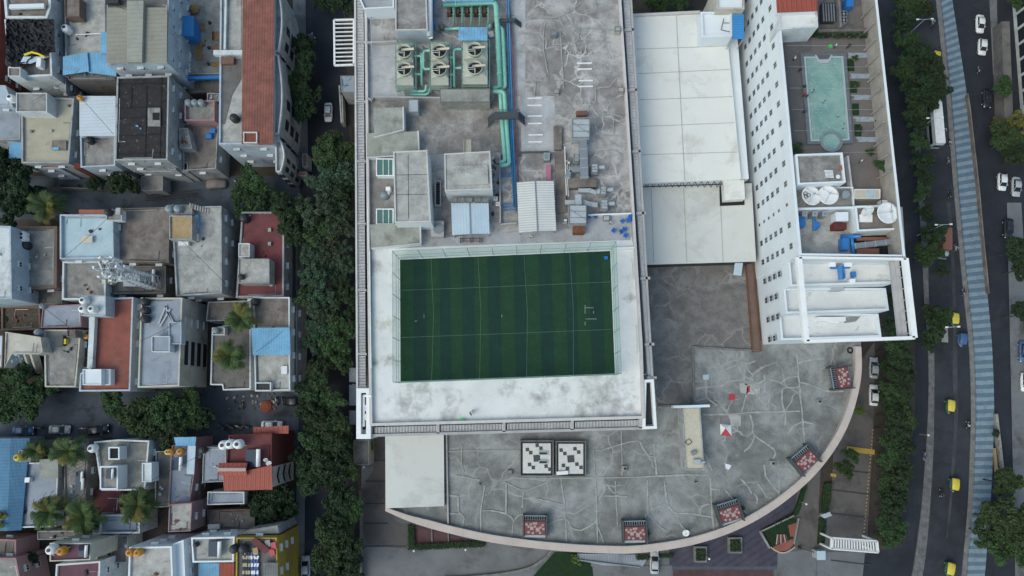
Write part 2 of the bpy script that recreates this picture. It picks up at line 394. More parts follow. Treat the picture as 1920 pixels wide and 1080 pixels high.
# big avenue to the east: service road, stone strip, main carriageway, painted median, far carriageway
RED = [(1650, -80, 1700), (1662, 60, 1708), (1678, 250, 1718), (1700, 450, 1729), (1712, 560, 1734), (1716, 640, 1741), (1716, 760, 1742), (1708, 850, 1737), (1690, 950, 1727), (1664, 1030, 1716), (1640, 1090, 1708), (1610, 1160, 1696)]
STONE = [(1690, -80, 1698), (1700, 60, 1710), (1714, 250, 1725), (1728, 450, 1739), (1733, 560, 1742), (1740, 650, 1751), (1741, 750, 1752), (1736, 850, 1750), (1728, 950, 1744), (1718, 1030, 1737), (1708, 1090, 1728), (1692, 1160, 1712)]
STRIPE = [(1755, -80, 1772), (1765, 0, 1784), (1776, 100, 1800), (1786, 200, 1815), (1798, 350, 1833), (1807, 450, 1842), (1817, 550, 1851), (1827, 650, 1860), (1831, 760, 1864), (1829, 850, 1862), (1825, 950, 1857), (1817, 1040, 1850), (1812, 1090, 1845), (1800, 1160, 1834)]
def band(rows, z, n=10, dl=0, dr=0):
    L_ = bez([Vector((a+dl, y, 0)) for a, y, b in rows], n); R_ = bez([Vector((b+dr, y, 0)) for a, y, b in rows], n)
    return [P(p.x, p.y, z) for p in L_], [P(p.x, p.y, z) for p in R_]
def bandmb(rows, z0, z1, n=10, dl=0, dr=0, mb=None):
    mb = mb or MB(); A, B = band(rows, z1, n, dl, dr)
    for i in range(len(A)-1):
        a, b, c, d_ = A[i], B[i], B[i+1], A[i+1]
        mb.face([d_, c, b, a])
        for p, q in ((a, d_), (c, b)):
            mb.face([p, q, (q.x, q.y, z0), (p.x, p.y, z0)])
    return mb
sheet('road', [(1600, -100), (2400, -100), (2400, 1200), (1560, 1200), (1640, 1000), (1668, 640)], -.02, M['asphalt_dark'])
AV = [(a[2]-1, a[1], b[0]+2) for a, b in zip([STONE[0]]+STONE, [STRIPE[0]]+STRIPE[:12])]
mrows = [(1697, -80, 1760), (1709, 60, 1772), (1724, 250, 1790), (1738, 450, 1806), (1742, 560, 1817), (1751, 650, 1827), (1751, 750, 1830), (1749, 850, 1829), (1743, 950, 1824), (1736, 1030, 1817), (1727, 1090, 1811), (1711, 1160, 1799)]
setting('road', bandmb(mrows, -.02, .02), M['asphalt'])
# worn pale wheel track in the middle of the carriageway
tr = [(1775, 380, 1782), (1783, 480, 1789), (1787, 600, 1793), (1786, 700, 1795), (1789, 780, 1796), (1785, 860, 1791), (1780, 940, 1785), (1774, 1010, 1777)]
mk('wheel_track', (.055, .06, .068), .4, .3)
setting('road_wear', bandmb(tr, .02, .04), M['wheel_track'])
setting('road_verge', bandmb(STONE, 0, .18), M['median_stone'])
kb = bandmb([(a-10, y, a+1) for a, y, b in STRIPE], 0, .16)
setting('kerb', kb, M['kerb'])
# painted median: alternating pale and blue bands across the strip, slanted on the northern half
mb = MB(); L_ = bez([Vector((a, y, 0)) for a, y, b in STRIPE], 40); R_ = bez([Vector((b, y, 0)) for a, y, b in STRIPE], 40)
def along(C, s_):
    k = s_*(len(C)-1); i = min(int(k), len(C)-2); return C[i].lerp(C[i+1], k-i)
def acc(C):
    o = [0]
    for i in range(len(C)-1): o.append(o[-1]+(C[i+1]-C[i]).length)
    return o
AL = acc(L_)
def ptat(C, A_, dpx):
    dpx = max(0, min(A_[-1]-.01, dpx)); i = 0
    import bisect
    i = bisect.bisect_right(A_, dpx)-1; t = (dpx-A_[i])/(A_[i+1]-A_[i]); return C[i].lerp(C[i+1], t), i+t
s_ = 0; col = 0; ZM = .45
while s_ < AL[-1]-2:
    stp = 6.1+1.5*min(1, s_/700)+random.uniform(-.3, .3)
    slant = 11*(1-min(1, s_/950))
    a, ka = ptat(L_, AL, s_); b, kb_ = ptat(L_, AL, s_+stp)
    def rr(k, sh):
        q = along(R_, min(1, k/(len(R_)-1))); return q+Vector((0, -sh, 0))
    pa, pb, pc, pd = P(a.x, a.y, ZM), P(b.x, b.y, ZM), P(*rr(kb_, slant)[:2], ZM), P(*rr(ka, slant)[:2], ZM)
    mb.face([pa, pb, pc, pd], col)
    for p, q in ((pb, pa), (pd, pc)): mb.face([p, q, (q.x, q.y, 0), (p.x, p.y, 0)], col)
    s_ += stp; col ^= 1
setting('median', mb, [M['stripe_a'], M['stripe_b']])
# far side pavement
sheet('pavement', [(1852, -60), (1868, -60), (1872, 140), (1862, 140)], .14, M['drive'])
sheet('pavement', [(1888, 380), (1915, 380), (1960, 1140), (1905, 1140)], .14, M['drive'])
# ---- forecourt of the mall
sheet('driveway', [(678, 820), (730, 820), (760, 960), (1030, 1000), (1500, 1000), (1560, 940), (1560, 1140), (676, 1140)], .03, M['drive'])
sheet('driveway', [(683, 818), (728, 818), (728, 970), (760, 985), (764, 985), (764, 1030), (688, 1020), (677, 985), (677, 920), (700, 880)], .06, M['drive_brown'])
mb = MB()
for y in (863, 902, 944, 981, 1024):
    mb.prism(pp([(684, y-1), (762 if y > 990 else 728, y-1), (762 if y > 990 else 728, y+1.2), (684, y+1.2)], .1), .05, .10)
setting('driveway_joints', mb, M['dark_grey'])
sheet('plaza', [(1255, 1030), (1300, 1000), (1520, 900), (1530, 930), (1500, 970), (1458, 1035), (1458, 1062), (1255, 1062)], .09, M['paver_purple'])
mk('paver_blue', (.075, .095, .125), .2, .6)
sheet('plaza', [(1255, 1062), (1458, 1062), (1458, 1068), (1255, 1068)], .10, M['paver_blue'])
sheet('plaza', [(1262, 1068), (1450, 1068), (1452, 1140), (1262, 1140)], .10, M['paver_red'])
sheet('path', [(1503, 870), (1540, 850), (1532, 1030), (1500, 1036), (1478, 1030)], .13, M['drive_brown'])
sheet('driveway', [(1568, 740), (1640, 640), (1640, 800), (1632, 900), (1625, 1035), (1552, 1035), (1560, 900)], .09, M['drive_brown'])
sheet('driveway', [(1458, 1036), (1530, 1030), (1530, 1140), (1456, 1140)], .14, M['drive'])
sheet('driveway', [(1532, 1035), (1622, 1035), (1612, 1140), (1530, 1140)], .12, M['drive'])
mb = MB()
for y in (878, 918, 962, 1050): mb.prism(pp([(1558, y-1), (1632, y+8), (1632, y+10.5), (1558, y+1.5)], .16), .05, .16)
setting('driveway_joints', mb, M['dark_grey'])
sheet('lawn', [(1000, 1080), (1040, 1035), (1135, 1035), (1135, 1050), (1110, 1062), (1120, 1140), (985, 1140)], .12, M['lawn'])
sheet('path', [(1108, 1050), (1170, 1062), (1260, 1060), (1260, 1140), (1150, 1140), (1150, 1066), (1108, 1062)], .16, M['drive'])
sheet('verge', [(1655, 640), (1716, 640), (1716, 760), (1708, 850), (1690, 950), (1664, 1030), (1628, 1030), (1636, 850), (1640, 700)], .12, M['soil'])
# curved low wall round the lawn
mb = MB(); c = bez([Vector((*q, 0)) for q in ((830, 1086), (930, 1078), (990, 1066), (1020, 1048), (1036, 1030))], 8)
for i in range(len(c)-1): mb.beam(P(c[i].x, c[i].y, .6), P(c[i+1].x, c[i+1].y, .6), .5, .6)
solo('garden_wall', 'curved low concrete wall sweeping round the lawn below the terrace', 'wall', mb, M['kerb'])
# ================================================================ building helpers
def _winmesh(key, glass, frame, ledge):
    b = MB()
    b.raw([(-.5, -.03, 0), (.5, -.03, 0), (.5, -.03, 1), (-.5, -.03, 1)], [(0, 1, 2, 3)], 0)
    t = .07
    for x0, x1, y0, y1 in ((-.5, .5, 0, t), (-.5, .5, 1-t, 1), (-.5, -.5+t, t, 1-t), (.5-t, .5, t, 1-t), (-.03, .03, t, 1-t)):
        b.raw([(x, y, z) for y in (0, -.07) for x, z in ((x0, y0), (x1, y0), (x1, y1), (x0, y1))],
              [(4, 5, 6, 7), (0, 4, 7, 3), (5, 1, 2, 6), (7, 6, 2, 3), (0, 1, 5, 4)], 1)
    if ledge:
        b.raw([(x, y, z) for z in (1.08, 1.14) for x, y in ((-.65, 0), (.65, 0), (.65, -.5), (-.65, -.5))],
              [(0, 3, 2, 1), (4, 5, 6, 7), (3, 7, 6, 2), (0, 4, 7, 3), (2, 6, 5, 1)], 2)
    return b.build('window', [glass, frame, M['plaster_white']])
WM = {'plain': _winmesh('a', M['glass'], M['plaster_white'], 0), 'ledge': _winmesh('b', M['glass'], M['plaster_white'], 1),
      'hotel': _winmesh('c', M['glass'], M['galv'], 0)}
def put_window(t, pos, ang, w_, h_, kind='plain', name='window'):
    o = bpy.data.objects.new(name, WM[kind]); link(o); o.parent = t
    o.location = Vector(pos)-root_loc(t); o.rotation_euler.z = ang; o.scale = (w_, 1, h_); return o
def wall_windows(t, A, B, z0, z1, kind='plain', fl=3.1, sp=3.2, w_=1.0, h_=1.25, skip=.15, rnd=None):
    """windows on the wall A->B (outward side to the right of A->B)"""
    rnd = rnd or random; u = (B-A); Ln = u.length; u.normalize(); ang = math.atan2(u.y, u.x)
    nc = int((Ln-1.0)/sp); nr = int((z1-z0-.4)/fl); k = 0
    for c in range(nc):
        for r_ in range(nr):
            if rnd.random() < skip: continue
            q = A+u*((c+.5)*Ln/nc); put_window(t, (q.x, q.y, z1-.5-(r_+1)*fl+1.2), ang, w_, h_, kind); k += 1
    return k
def building(name, label, cat, outline, z, wall, roof, par=(.25, .7), base=0, group=None, wins=True, cap=None, fl=3.1, sp=3.4, sunk=None, kind='ledge', win_at=None):
    """solid walls up to the roof, a roof sheet, a parapet whose top outline is the photo outline"""
    pw, ph = par; ztop = z+ph; p = pp(outline, ztop)
    c = sum((Vector(q) for q in p), Vector((0, 0)))/len(p)
    t = thing(name, label, cat, (c.x, c.y, base), group)
    b = MB(); b.prism(p, base, z, 0, bottom=False); part(t, 'wall', b, M[wall] if isinstance(wall, str) else wall)
    q = inset(p, pw if ph > 0 else -.15); b = MB()
    b.prism(q, z-.05 if ph <= 0 else z-.01, z+.03, 0); part(t, 'roof', b, M[roof])
    if ph > 0:
        b = MB(); b.ring(p, pw, z, ztop); part(t, 'parapet', b, M[cap or wall])
    if wins and z-base > 3.4:
        n = len(p)
        for i in range(n):
            A, B = p[i], p[(i+1) % n]; u = (B-A)
            if u.length < 3.0: continue
            nn = Vector((u.y, -u.x)).normalized(); mid = (A+B)/2
            if nn.dot(-mid.normalized()) > .25: wall_windows(t, A, B, base, z, kind, fl, sp)
    return t
def house(label, outline, z, wall, roof, par=(.22, .7), name='house', group='houses of the old quarter west of the mall', **k):
    t = building(name, label, 'house', outline, z, wall, roof, par, group=group, **k)
    q = inset(pp(outline, z+par[1]), par[0]+.25); rnd = random.Random(label)
    for _ in range(2):                             # service pipes laid round the edge of the roof
        i = rnd.randrange(len(q)); a, b_ = q[i], q[(i+1) % len(q)]
        if (b_-a).length < 2.5: continue
        u, v = a.lerp(b_, rnd.uniform(.05, .3)), a.lerp(b_, rnd.uniform(.6, .95)); n_ = Vector((-(b_-a).y, (b_-a).x)).normalized()*rnd.uniform(.6, 2)
        b = MB(); b.tube([(u.x, u.y, z+.12), (v.x, v.y, z+.12), (v.x+n_.x, v.y+n_.y, z+.12)], .05, 5); part(t, 'roof_pipe', b, M[rnd.choice(['steel_white', 'dark_grey', 'galv', 'black'])])
    if rnd.random() < .7:
        c = q[0].lerp(q[len(q)//2], rnd.uniform(.15, .8)); b = MB()
        for k in range(rnd.randint(2, 5)): b.box((c.x+rnd.uniform(-1.2, 1.2), c.y+rnd.uniform(-1, 1), z+.02), (rnd.uniform(.15, .7), rnd.uniform(.1, .5), rnd.uniform(.08, .4)), rnd.uniform(0, 3))
        o = part(t, 'roof_clutter', b, M[rnd.choice(['concrete_light', 'brownbox', 'dark_grey', 'galv', 'rust', 'cloth_white', 'sheet_blue'])]); o['kind'] = 'stuff'
    return t
def ribbed(mb, quad, zs, n, h=.06, m=0, thick=.05):
    """corrugated sheet over four world corners (TL,TR,BR,BL); ribs run TL->BL"""
    a, b, c, d_ = [Vector((q.x, q.y, z)) for q, z in zip(quad, zs)]; pr = None
    for i in range(2*n+1):
        t = i/(2*n); up = Vector((0, 0, h if i % 2 else 0)); p, q = a.lerp(b, t)+up, d_.lerp(c, t)+up
        if pr: mb.face([pr[1], q, p, pr[0]], m); mb.face([pr[0]-Vector((0, 0, thick)), p-Vector((0, 0, thick)), q-Vector((0, 0, thick)), pr[1]-Vector((0, 0, thick))], m)
        pr = (p, q)
    return mb
def q4(r, z): return [P(x, y, z).to_2d() for x, y in rc(r)]
def shed_roof(name, label, cat, quad, z, mat, base, zs=None, n=14, posts='galv', group=None, h=.035, ridge=None, rot=0):
    n = int(n*1.7)
    """sheet roof on posts standing on base"""
    r_ = rc(quad); r_ = r_[rot:]+r_[:rot]; w4 = q4(r_, z); zs = zs or [z]*4; c = sum(w4, Vector((0, 0)))/4
    t = thing(name, label, cat, (c.x, c.y, base), group); b = MB()
    if ridge:
        ml, mr = (w4[0]+w4[1])/2, (w4[3]+w4[2])/2
        ribbed(b, [w4[0], ml, mr, w4[3]], [z, z+ridge, z+ridge, z], n//2, h); ribbed(b, [ml, w4[1], w4[2], mr], [z+ridge, z, z, z+ridge], n//2, h)
        k = MB(); k.beam((ml.x, ml.y, z+ridge+.1), (mr.x, mr.y, z+ridge+.1), .22, .06); part(t, 'sheet', b, M[mat]); part(t, 'ridge_cap', k, M['galv_dark'])
    else: ribbed(b, w4, zs, n, h); part(t, 'sheet', b, M[mat])
    if posts:
        for i in range(4):
            q = w4[i]*.94+c*.06; b = MB(); b.box((q.x, q.y, base), (.12, .12, zs[i]-base-.06)); part(t, 'post', b, M[posts])
    return t
# ================================================================ the mall
ZR = 26.0
t = thing('shopping_mall', 'long pale mall block with the green rooftop pitch and louvred edges on three sides', 'mall', P(940, 400, 0))
out = [(683, -70), (1161, -70), (1165, 0), (1178, 200), (1205, 647), (1209, 785), (693, 799), (690, 640), (683, 0)]
p = pp(out, ZR+.9); b = MB(); b.prism(p, 0, ZR, 0, bottom=False); part(t, 'wall', b, M['mall_trim'])
b = MB(); b.prism(inset(p, .3), ZR-.02, ZR+.02); part(t, 'roof', b, M['mall_roof'])
b = MB(); b.ring(p, .45, ZR, ZR+.9); part(t, 'parapet', b, M['mall_trim'])
def patch(t, name, poly, z, mat, th=.02):
    b = MB(); b.prism(pp(poly, z+th), z-.02, z+th); return part(t, name, b, M[mat])
patch(t, 'white_membrane', [(697, 468), (1120, 448), (1145, 420), (1181, 404), (1184, 445), (1190, 470), (1206, 783), (698, 796)], ZR+.03, 'white_stained')
patch(t, 'white_membrane', [(820, 446), (960, 436), (1060, 430), (1105, 405), (1181, 402), (1183, 450), (820, 462)], ZR+.05, 'mall_roof_light')
patch(t, 'roof_screed', [(692, 80), (742, 84), (760, 180), (690, 184)], ZR+.03, 'mall_roof_light')
patch(t, 'roof_screed', [(690, 185), (940, 196), (940, 285), (790, 290), (692, 250)], ZR+.04, 'mall_roof_brown')
patch(t, 'roof_screed', [(955, -60), (985, -60), (985, 180), (962, 180)], ZR+.035, 'mall_roof_light')
patch(t, 'roof_screed', [(975, 180), (1040, 180), (1042, 285), (978, 290)], ZR+.045, 'mall_roof_light')
patch(t, 'roof_screed', [(692, 290), (740, 290), (740, 460), (694, 460)], ZR+.045, 'mall_roof_brown')
# louvre bays round three sides
def louvre(t, q, z, n, along_x, mats):
    """q: px quad TL TR BR BL; n slats"""
    a, b_, c, d_ = [P(x, y, z) for x, y in q]; s1 = MB()
    for i in range(n):
        k = (i+.5)/n
        if along_x: p0, p1 = a.lerp(d_, k), b_.lerp(c, k)
        else: p0, p1 = a.lerp(b_, k), d_.lerp(c, k)
        s1.beam(p0, p1, .13, .22)
    part(t, 'louvre_panel', s1, mats)
def lx(y): return 665.5+y*.0055
def rx(y): return 1166+.0655*y
bays = [-60, 79, 191, 303, 420, 545, 665, 727]
b = MB()
for i in range(len(bays)-1):
    y0, y1 = bays[i]+2, bays[i+1]-3
    louvre(t, [(lx(y0)+3, y0), (lx(y0)+16, y0), (lx(y1)+16, y1), (lx(y1)+3, y1)], ZR-.2, int((y1-y0)/2.75), True, M['mall_slat'])
    b = MB(); b.beam(P(lx(y1), y1+2, ZR), P(lx(y1)+18, y1+2, ZR), .35, .5); part(t, 'louvre_rail', b, M['mall_grey'])
b = MB(); b.beam(P(lx(-60), -60, ZR+.1), P(lx(727), 727, ZR+.1), .3, .6); b.beam(P(lx(-60)+1, -60, ZR-.6), P(lx(727)+1, 727, ZR-.6), .3, 12); part(t, 'louvre_frame', b, M['mall_trim'])
bays = [-60, 57, 170, 285, 401, 523, 647, 710]; b = MB()
for i in range(len(bays)-1):
    y0, y1 = bays[i]+3, bays[i+1]-3; X0, X1 = rx(y0), rx(y1)
    louvre(t, [(X0+3, y0), (X0+14, y0), (X1+14, y1), (X1+3, y1)], ZR-.5, int((y1-y0)/2.75), True, M['mall_slat'])
    b = MB(); b.beam(P(X1+1, y1+2, ZR), P(X1+19, y1+1, ZR), .45, .5); part(t, 'louvre_rail', b, M['mall_grey'])
b = MB(); b.beam(P(rx(-60)+18, -60, ZR), P(rx(707)+10.5, 707, ZR), .35, .7); part(t, 'louvre_frame', b, M['mall_grey'])
b = MB(); b.prism(pp([(rx(-60)+3, -60), (rx(-60)+17, -60), (rx(700)+10, 700), (rx(700)+2, 700)], ZR-2), ZR-12, ZR-2); part(t, 'light_well', b, M['white_wall'])
bays = [699, 823, 947, 1075, 1203]; b = MB()
def sy(x): return 799-(x-699)*.0265
for i in range(4):
    x0, x1 = bays[i]+3, bays[i+1]-4
    louvre(t, [(x0, sy(x0)+2), (x1, sy(x1)+2), (x1, sy(x1)+14), (x0, sy(x0)+14)], ZR-.3, int((x1-x0)/2.75), False, M['mall_slat'])
    b = MB(); b.beam(P(x1+2, sy(x1)-1, ZR), P(x1+2, sy(x1)+17, ZR), .5, .5); part(t, 'louvre_rail', b, M['mall_grey'])
b = MB(); b.beam(P(696, sy(696)+17.5, ZR), P(1206, sy(1206)+17.5, ZR), .42, .7); b.beam(P(699, sy(699)+17, ZR-1), P(1206, sy(1206)+17, ZR-1), .3, 4); part(t, 'louvre_frame', b, M['mall_grey'])
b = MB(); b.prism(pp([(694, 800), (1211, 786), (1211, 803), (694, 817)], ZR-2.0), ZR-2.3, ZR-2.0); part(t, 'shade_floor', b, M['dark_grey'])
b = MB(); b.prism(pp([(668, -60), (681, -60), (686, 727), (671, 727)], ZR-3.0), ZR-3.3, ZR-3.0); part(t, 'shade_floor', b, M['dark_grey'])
for q, pit in ([(668, 728), (695, 728), (695, 823), (668, 823)], [(674, 736), (687, 736), (688, 806), (674, 806)]), ([(1207, 712), (1226, 711), (1232, 804), (1205, 805)], [(1211, 719), (1222, 718), (1226, 796), (1212, 797)]):
    b = MB(); po = pp(q, ZR+.6); pi = pp(pit, ZR+.6); z0, z1 = ZR-1.0, ZR+.6
    b.prism(po, z0-4, z0, 0)
    b.ring(po, .75 if q[0][0] == 668 else .45, z0, z1); part(t, 'corner_frame', b, M['white_paint'])
    b = MB(); b.prism(pi, z0, z0+.3); part(t, 'corner_pit', b, M['dark_grey'])
b = MB()
b.tube([P(682, 742, ZR), P(682, 800, ZR)], .22); b.tube([P(682, 742, ZR), P(697, 742, ZR+1)], .22)
for y in (765, 782): b.box(P(685, y, ZR-.7), (.5, 1.0, .8))
part(t, 'duct', b, M['steel_white'])
# pitch
ty = thing('football_pitch', 'small football pitch of striped green turf inside netting on the mall roof', 'pitch', P(950, 600, ZR))
Ztf = ZR+.09
TL, TR, BRc, BL = P(750, 487, Ztf), P(1144, 470.5, Ztf), P(1153, 702, Ztf), P(751, 717, Ztf)
edges = [0, .062, .125, .187, .239, .292, .352, .415, .475, .538, .597, .659, .72, .782, .835, .895, .958, 1]
for col in (0, 1):
    b = MB()
    for i in range(17):
        if i % 2 != col: continue
        a, c = edges[i], edges[i+1]; f = [TL.lerp(TR, a), TL.lerp(TR, c), BL.lerp(BRc, c), BL.lerp(BRc, a)]
        b.prism(ccw([q.to_2d() for q in f]), ZR+.05, Ztf)
    part(ty, 'turf_stripes', b, M['turf_a' if col == 0 else 'turf_b'])
b = MB()
for s in ([(1098, 577), (1113, 577)], [(1097, 572), (1097, 588)], [(1098, 598), (1118, 598)], [(1097, 603), (1097, 610)], [(795, 590), (795, 596)], [(778, 602), (782, 602)], [(941, 590), (941, 595)], [(1113, 583), (1113, 588)]):
    b.beam(P(*s[0], Ztf+.01), P(*s[1], Ztf+.01), .06, .01)
part(ty, 'line_marking', b, M['galv'])
nt_ = thing('netting_cage', 'tall green netting cage on posts round the rooftop football pitch', 'net', P(950, 470, ZR))
NZ = ZR+6.5
crn = [P(750, 487, ZR), P(1144, 470.5, ZR), P(1153, 702, ZR), P(751, 717, ZR)]
crn = [Vector((c.x*1.0+(-.1 if i in (0, 3) else .1), c.y+(.1 if i < 2 else -.1), ZR)) for i, c in enumerate(crn)]
b = MB(); pb = MB(); cb = MB()
for i in range(4):
    A, B = crn[i], crn[(i+1) % 4]; n = 9 if i % 2 == 0 else 6
    out_ = Vector(((B-A).y, -(B-A).x, 0)).normalized()*-.0
    b.face([A, B, B+Vector((0, 0, 6.5)), A+Vector((0, 0, 6.5))])
    for z_ in (1.2, 3.2, 6.5): cb.tube([A+Vector((0, 0, z_)), B+Vector((0, 0, z_))], .035, 4)
    part(nt_, 'net_panel', b, M['net']); b = MB()
    for k in range(n):
        q = A.lerp(B, k/n); pb = MB(); pb.tube([q, q+Vector((0, 0, 6.6))], .05, 5); part(nt_, 'post', pb, M['aqua_rail'])
def L4(u, v, z):
    q = crn[0].lerp(crn[1], u).lerp(crn[3].lerp(crn[2], u), v); return Vector((q.x, q.y, z))
for u in (.17, .38, .586, .79): cb.tube([L4(u, 0, NZ), L4(u+.01, .5, NZ-.35), L4(u, 1, NZ)], .012, 4)
for v in (.31, .67): cb.tube([L4(0, v, NZ), L4(.5, v, NZ-.35), L4(1, v, NZ)], .012, 4)
part(nt_, 'cables', cb, M['net_cord'])
# ================================================================ podium terrace
ZP = 14.0
t = thing('podium_terrace', 'broad grey cracked terrace ending in a curved cream coping south of the mall', 'terrace building', P(1200, 850, 0))
ARC = [(722, 958), (760, 975), (800, 989), (850, 1002), (920, 1017), (1000, 1028), (1070, 1034.5), (1140, 1038), (1190, 1037.5), (1250, 1031), (1310, 1019), (1370, 999), (1425, 972), (1475, 938), (1520, 899), (1555, 858), (1582, 815), (1600, 772), (1612, 725), (1616, 690), (1615, 650)]
arc = [(q.x, q.y) for q in bez([Vector((*a, 0)) for a in ARC], 4)]
outl = [(720, 700), (722, 815)]+arc+[(1615, 640), (1420, 640), (1400, 490), (1205, 480), (1000, 600)]
p = [P(x, y, ZP).to_2d() for x, y in outl]; p = ccw(p)
b = MB(); b.prism(p, 0, ZP-.2, 0, bottom=False); part(t, 'wall', b, M['coping'])
b = MB(); b.prism(inset(p, .2), ZP-.4, ZP); part(t, 'roof', b, M['terrace'])
# curved coping: slopes inward like the real one
aw = [P(x, y, ZP+.8) for x, y in arc]; b = MB(); n = len(aw); ins = []
for i, q in enumerate(aw):
    u = (aw[min(i+1, n-1)]-aw[max(i-1, 0)]).normalized(); k = min(1, i/8)*.55+.45; ins.append(q+Vector((-u.y, u.x, 0))*1.25*k)
for i in range(n-1):
    a, c, a2, c2 = aw[i], aw[i+1], ins[i], ins[i+1]; dn = Vector((0, 0, 1.0))
    b.raw([a-dn*2, c-dn*2, a, c, a2, c2, a2-dn, c2-dn], [(0, 1, 3, 2), (2, 3, 5, 4), (4, 5, 7, 6)])
part(t, 'coping', b, M['coping'])
b = MB()
for i in range(0, n-1): b.beam(ins[i]+Vector((0, 0, .12)), ins[i+1]+Vector((0, 0, .12)), .14, .2)
for i in range(3, n-1, 5):
    a, c = aw[i], ins[i]; b.beam(a.lerp(c, .02)+Vector((0, 0, .03)), c+Vector((0, 0, .03)), .06, .05)
part(t, 'coping_flashing', b, M['mall_grey'])
patch(t, 'terrace_screed', [(1206, 495), (1404, 493), (1424, 660), (1300, 652), (1298, 762), (1232, 762), (1225, 690)], ZP+.02, 'terrace_brown')
patch(t, 'cream_membrane', [(722, 810), (832, 810), (833, 949), (724, 953)], ZP+.9, 'membrane2', .1)
b = MB(); b.prism(pp([(722, 810), (832, 810), (833, 949), (724, 953)], ZP+.85), ZP, ZP+.85); b.beam(P(837, 815, ZP+.5), P(840, 982, ZP+.5), .25, .5); part(t, 'curb', b, M['mall_grey'])
b = MB(); b.beam(P(1299, 650, ZP+.4), P(1302, 754, ZP+.4), .3, .4); b.beam(P(1299, 650, ZP+.41), P(1424, 658, ZP+.41), .3, .4); b.beam(P(1232, 762, ZP+.3), P(1330, 758, ZP+.3), .3, .3); part(t, 'expansion_curb', b, M['kerb'])
_sz = [0]
def seal(b, pts, w_=.28, z=ZP+.03):
    _sz[0] += 1; z += .0015*_sz[0]
    pts = bez([Vector((*q, 0)) for q in pts], 4); ww = [w_*random.uniform(.6, 1.3) for _ in pts]
    q = [P(a.x+random.uniform(-.5, .5), a.y+random.uniform(-.5, .5), z) for a in pts]
    for i in range(len(q)-1):
        u = (q[i+1]-q[i]).normalized(); n_ = Vector((-u.y, u.x, 0))
        b.face([q[i]-n_*ww[i]/2, q[i+1]-n_*ww[i+1]/2, q[i+1]+n_*ww[i+1]/2, q[i]+n_*ww[i]/2])
b = MB()
def Z(pts, sx, ox, oy): return [(ox+x/sx, oy+y/sx) for x, y in pts]
for pl in ([(400, 100), (415, 300), (430, 470)], [(430, 367), (540, 355), (640, 345), (695, 312), (815, 302)], [(510, 270), (515, 355), (522, 435), (600, 500)], [(430, 470), (520, 437)],
           [(600, 120), (620, 195), (665, 230), (695, 280), (697, 312)], [(672, 222), (750, 185)], [(755, 90), (765, 190), (815, 270), (885, 300)], [(830, 170), (810, 270), (820, 330), (840, 350), (820, 450), (790, 550)],
           [(770, 150), (830, 175), (900, 155)], [(835, 345), (930, 325), (970, 300)], [(970, 260), (970, 380), (925, 440)], [(968, 380), (1005, 420), (1000, 480)], [(870, 370), (925, 440), (970, 485)],
           [(975, 290), (1060, 310), (1100, 325), (1160, 360), (1235, 355)], [(1100, 325), (1150, 285), (1230, 275)], [(1220, 85), (1235, 270), (1245, 380), (1262, 560), (1275, 700), (1290, 830)],
           [(1245, 320), (1340, 345), (1460, 388), (1590, 390)], [(1235, 170), (1310, 150), (1430, 135)], [(1550, 190), (1640, 165)], [(490, 570), (640, 570), (850, 555), (1050, 550), (1250, 545)],
           [(755, 570), (762, 650), (750, 705)], [(855, 570), (880, 650), (890, 730), (1050, 850), (1025, 930)], [(1110, 380), (1105, 470), (1130, 560), (1130, 660)], [(1150, 720), (1200, 660), (1280, 630), (1360, 650)],
           [(968, 960), (975, 1050)], [(1080, 1000), (1140, 990), (1210, 1035)], [(0, 790), (60, 880), (110, 880), (130, 1040)], [(890, 740), (870, 800), (810, 860)], [(560, 1010), (500, 870)]):
    seal(b, Z(pl, 4.1545, 1200, 640), .30)
for pl in ([(820, 275), (835, 360), (870, 410), (930, 490), (950, 540)], [(920, 330), (930, 430), (925, 500)], [(645, 375), (700, 430), (730, 485)], [(770, 410), (810, 460), (840, 510), (875, 512)], [(745, 480), (770, 520), (765, 560)],
           [(100, 420), (115, 520), (120, 570), (185, 630), (205, 690), (250, 745)], [(185, 625), (300, 630), (360, 640), (455, 658)], [(360, 640), (365, 580), (430, 560)], [(430, 360), (440, 580), (460, 760)],
           [(440, 450), (500, 460)], [(540, 460), (590, 520), (730, 660)], [(100, 560), (0, 600)], [(0, 360), (200, 350), (420, 350)], [(990, 300), (1080, 350)]):
    seal(b, Z(pl, 3.856, 1220, 800), .28)
for pl in ([(0, 655), (50, 670), (80, 710), (70, 800)], [(80, 710), (120, 670), (160, 660)], [(400, 420), (415, 520), (430, 660), (440, 850)], [(310, 740), (370, 705), (440, 700), (480, 760), (560, 765), (640, 710)],
           [(620, 230), (635, 400), (645, 700), (650, 860)], [(640, 720), (670, 790), (690, 860)], [(630, 230), (700, 225), (810, 190), (930, 170), (960, 230), (990, 265), (1035, 270), (1030, 190)], [(1035, 270), (1050, 400)],
           [(770, 440), (775, 560), (785, 740)], [(690, 540), (780, 540), (850, 545)], [(240, 560), (340, 580), (420, 600)], [(970, 685), (990, 665), (1060, 740), (1120, 780)], [(810, 100), (815, 400)], [(100, 420), (640, 418), (1150, 405)], [(985, 430), (990, 660)],
           [(0, 450), (40, 455), (150, 500), (280, 460), (330, 430)], [(150, 500), (140, 620)], [(1100, 440), (1115, 560), (1150, 640)]):
    seal(b, Z(pl, 3.6, 940, 780), .24)
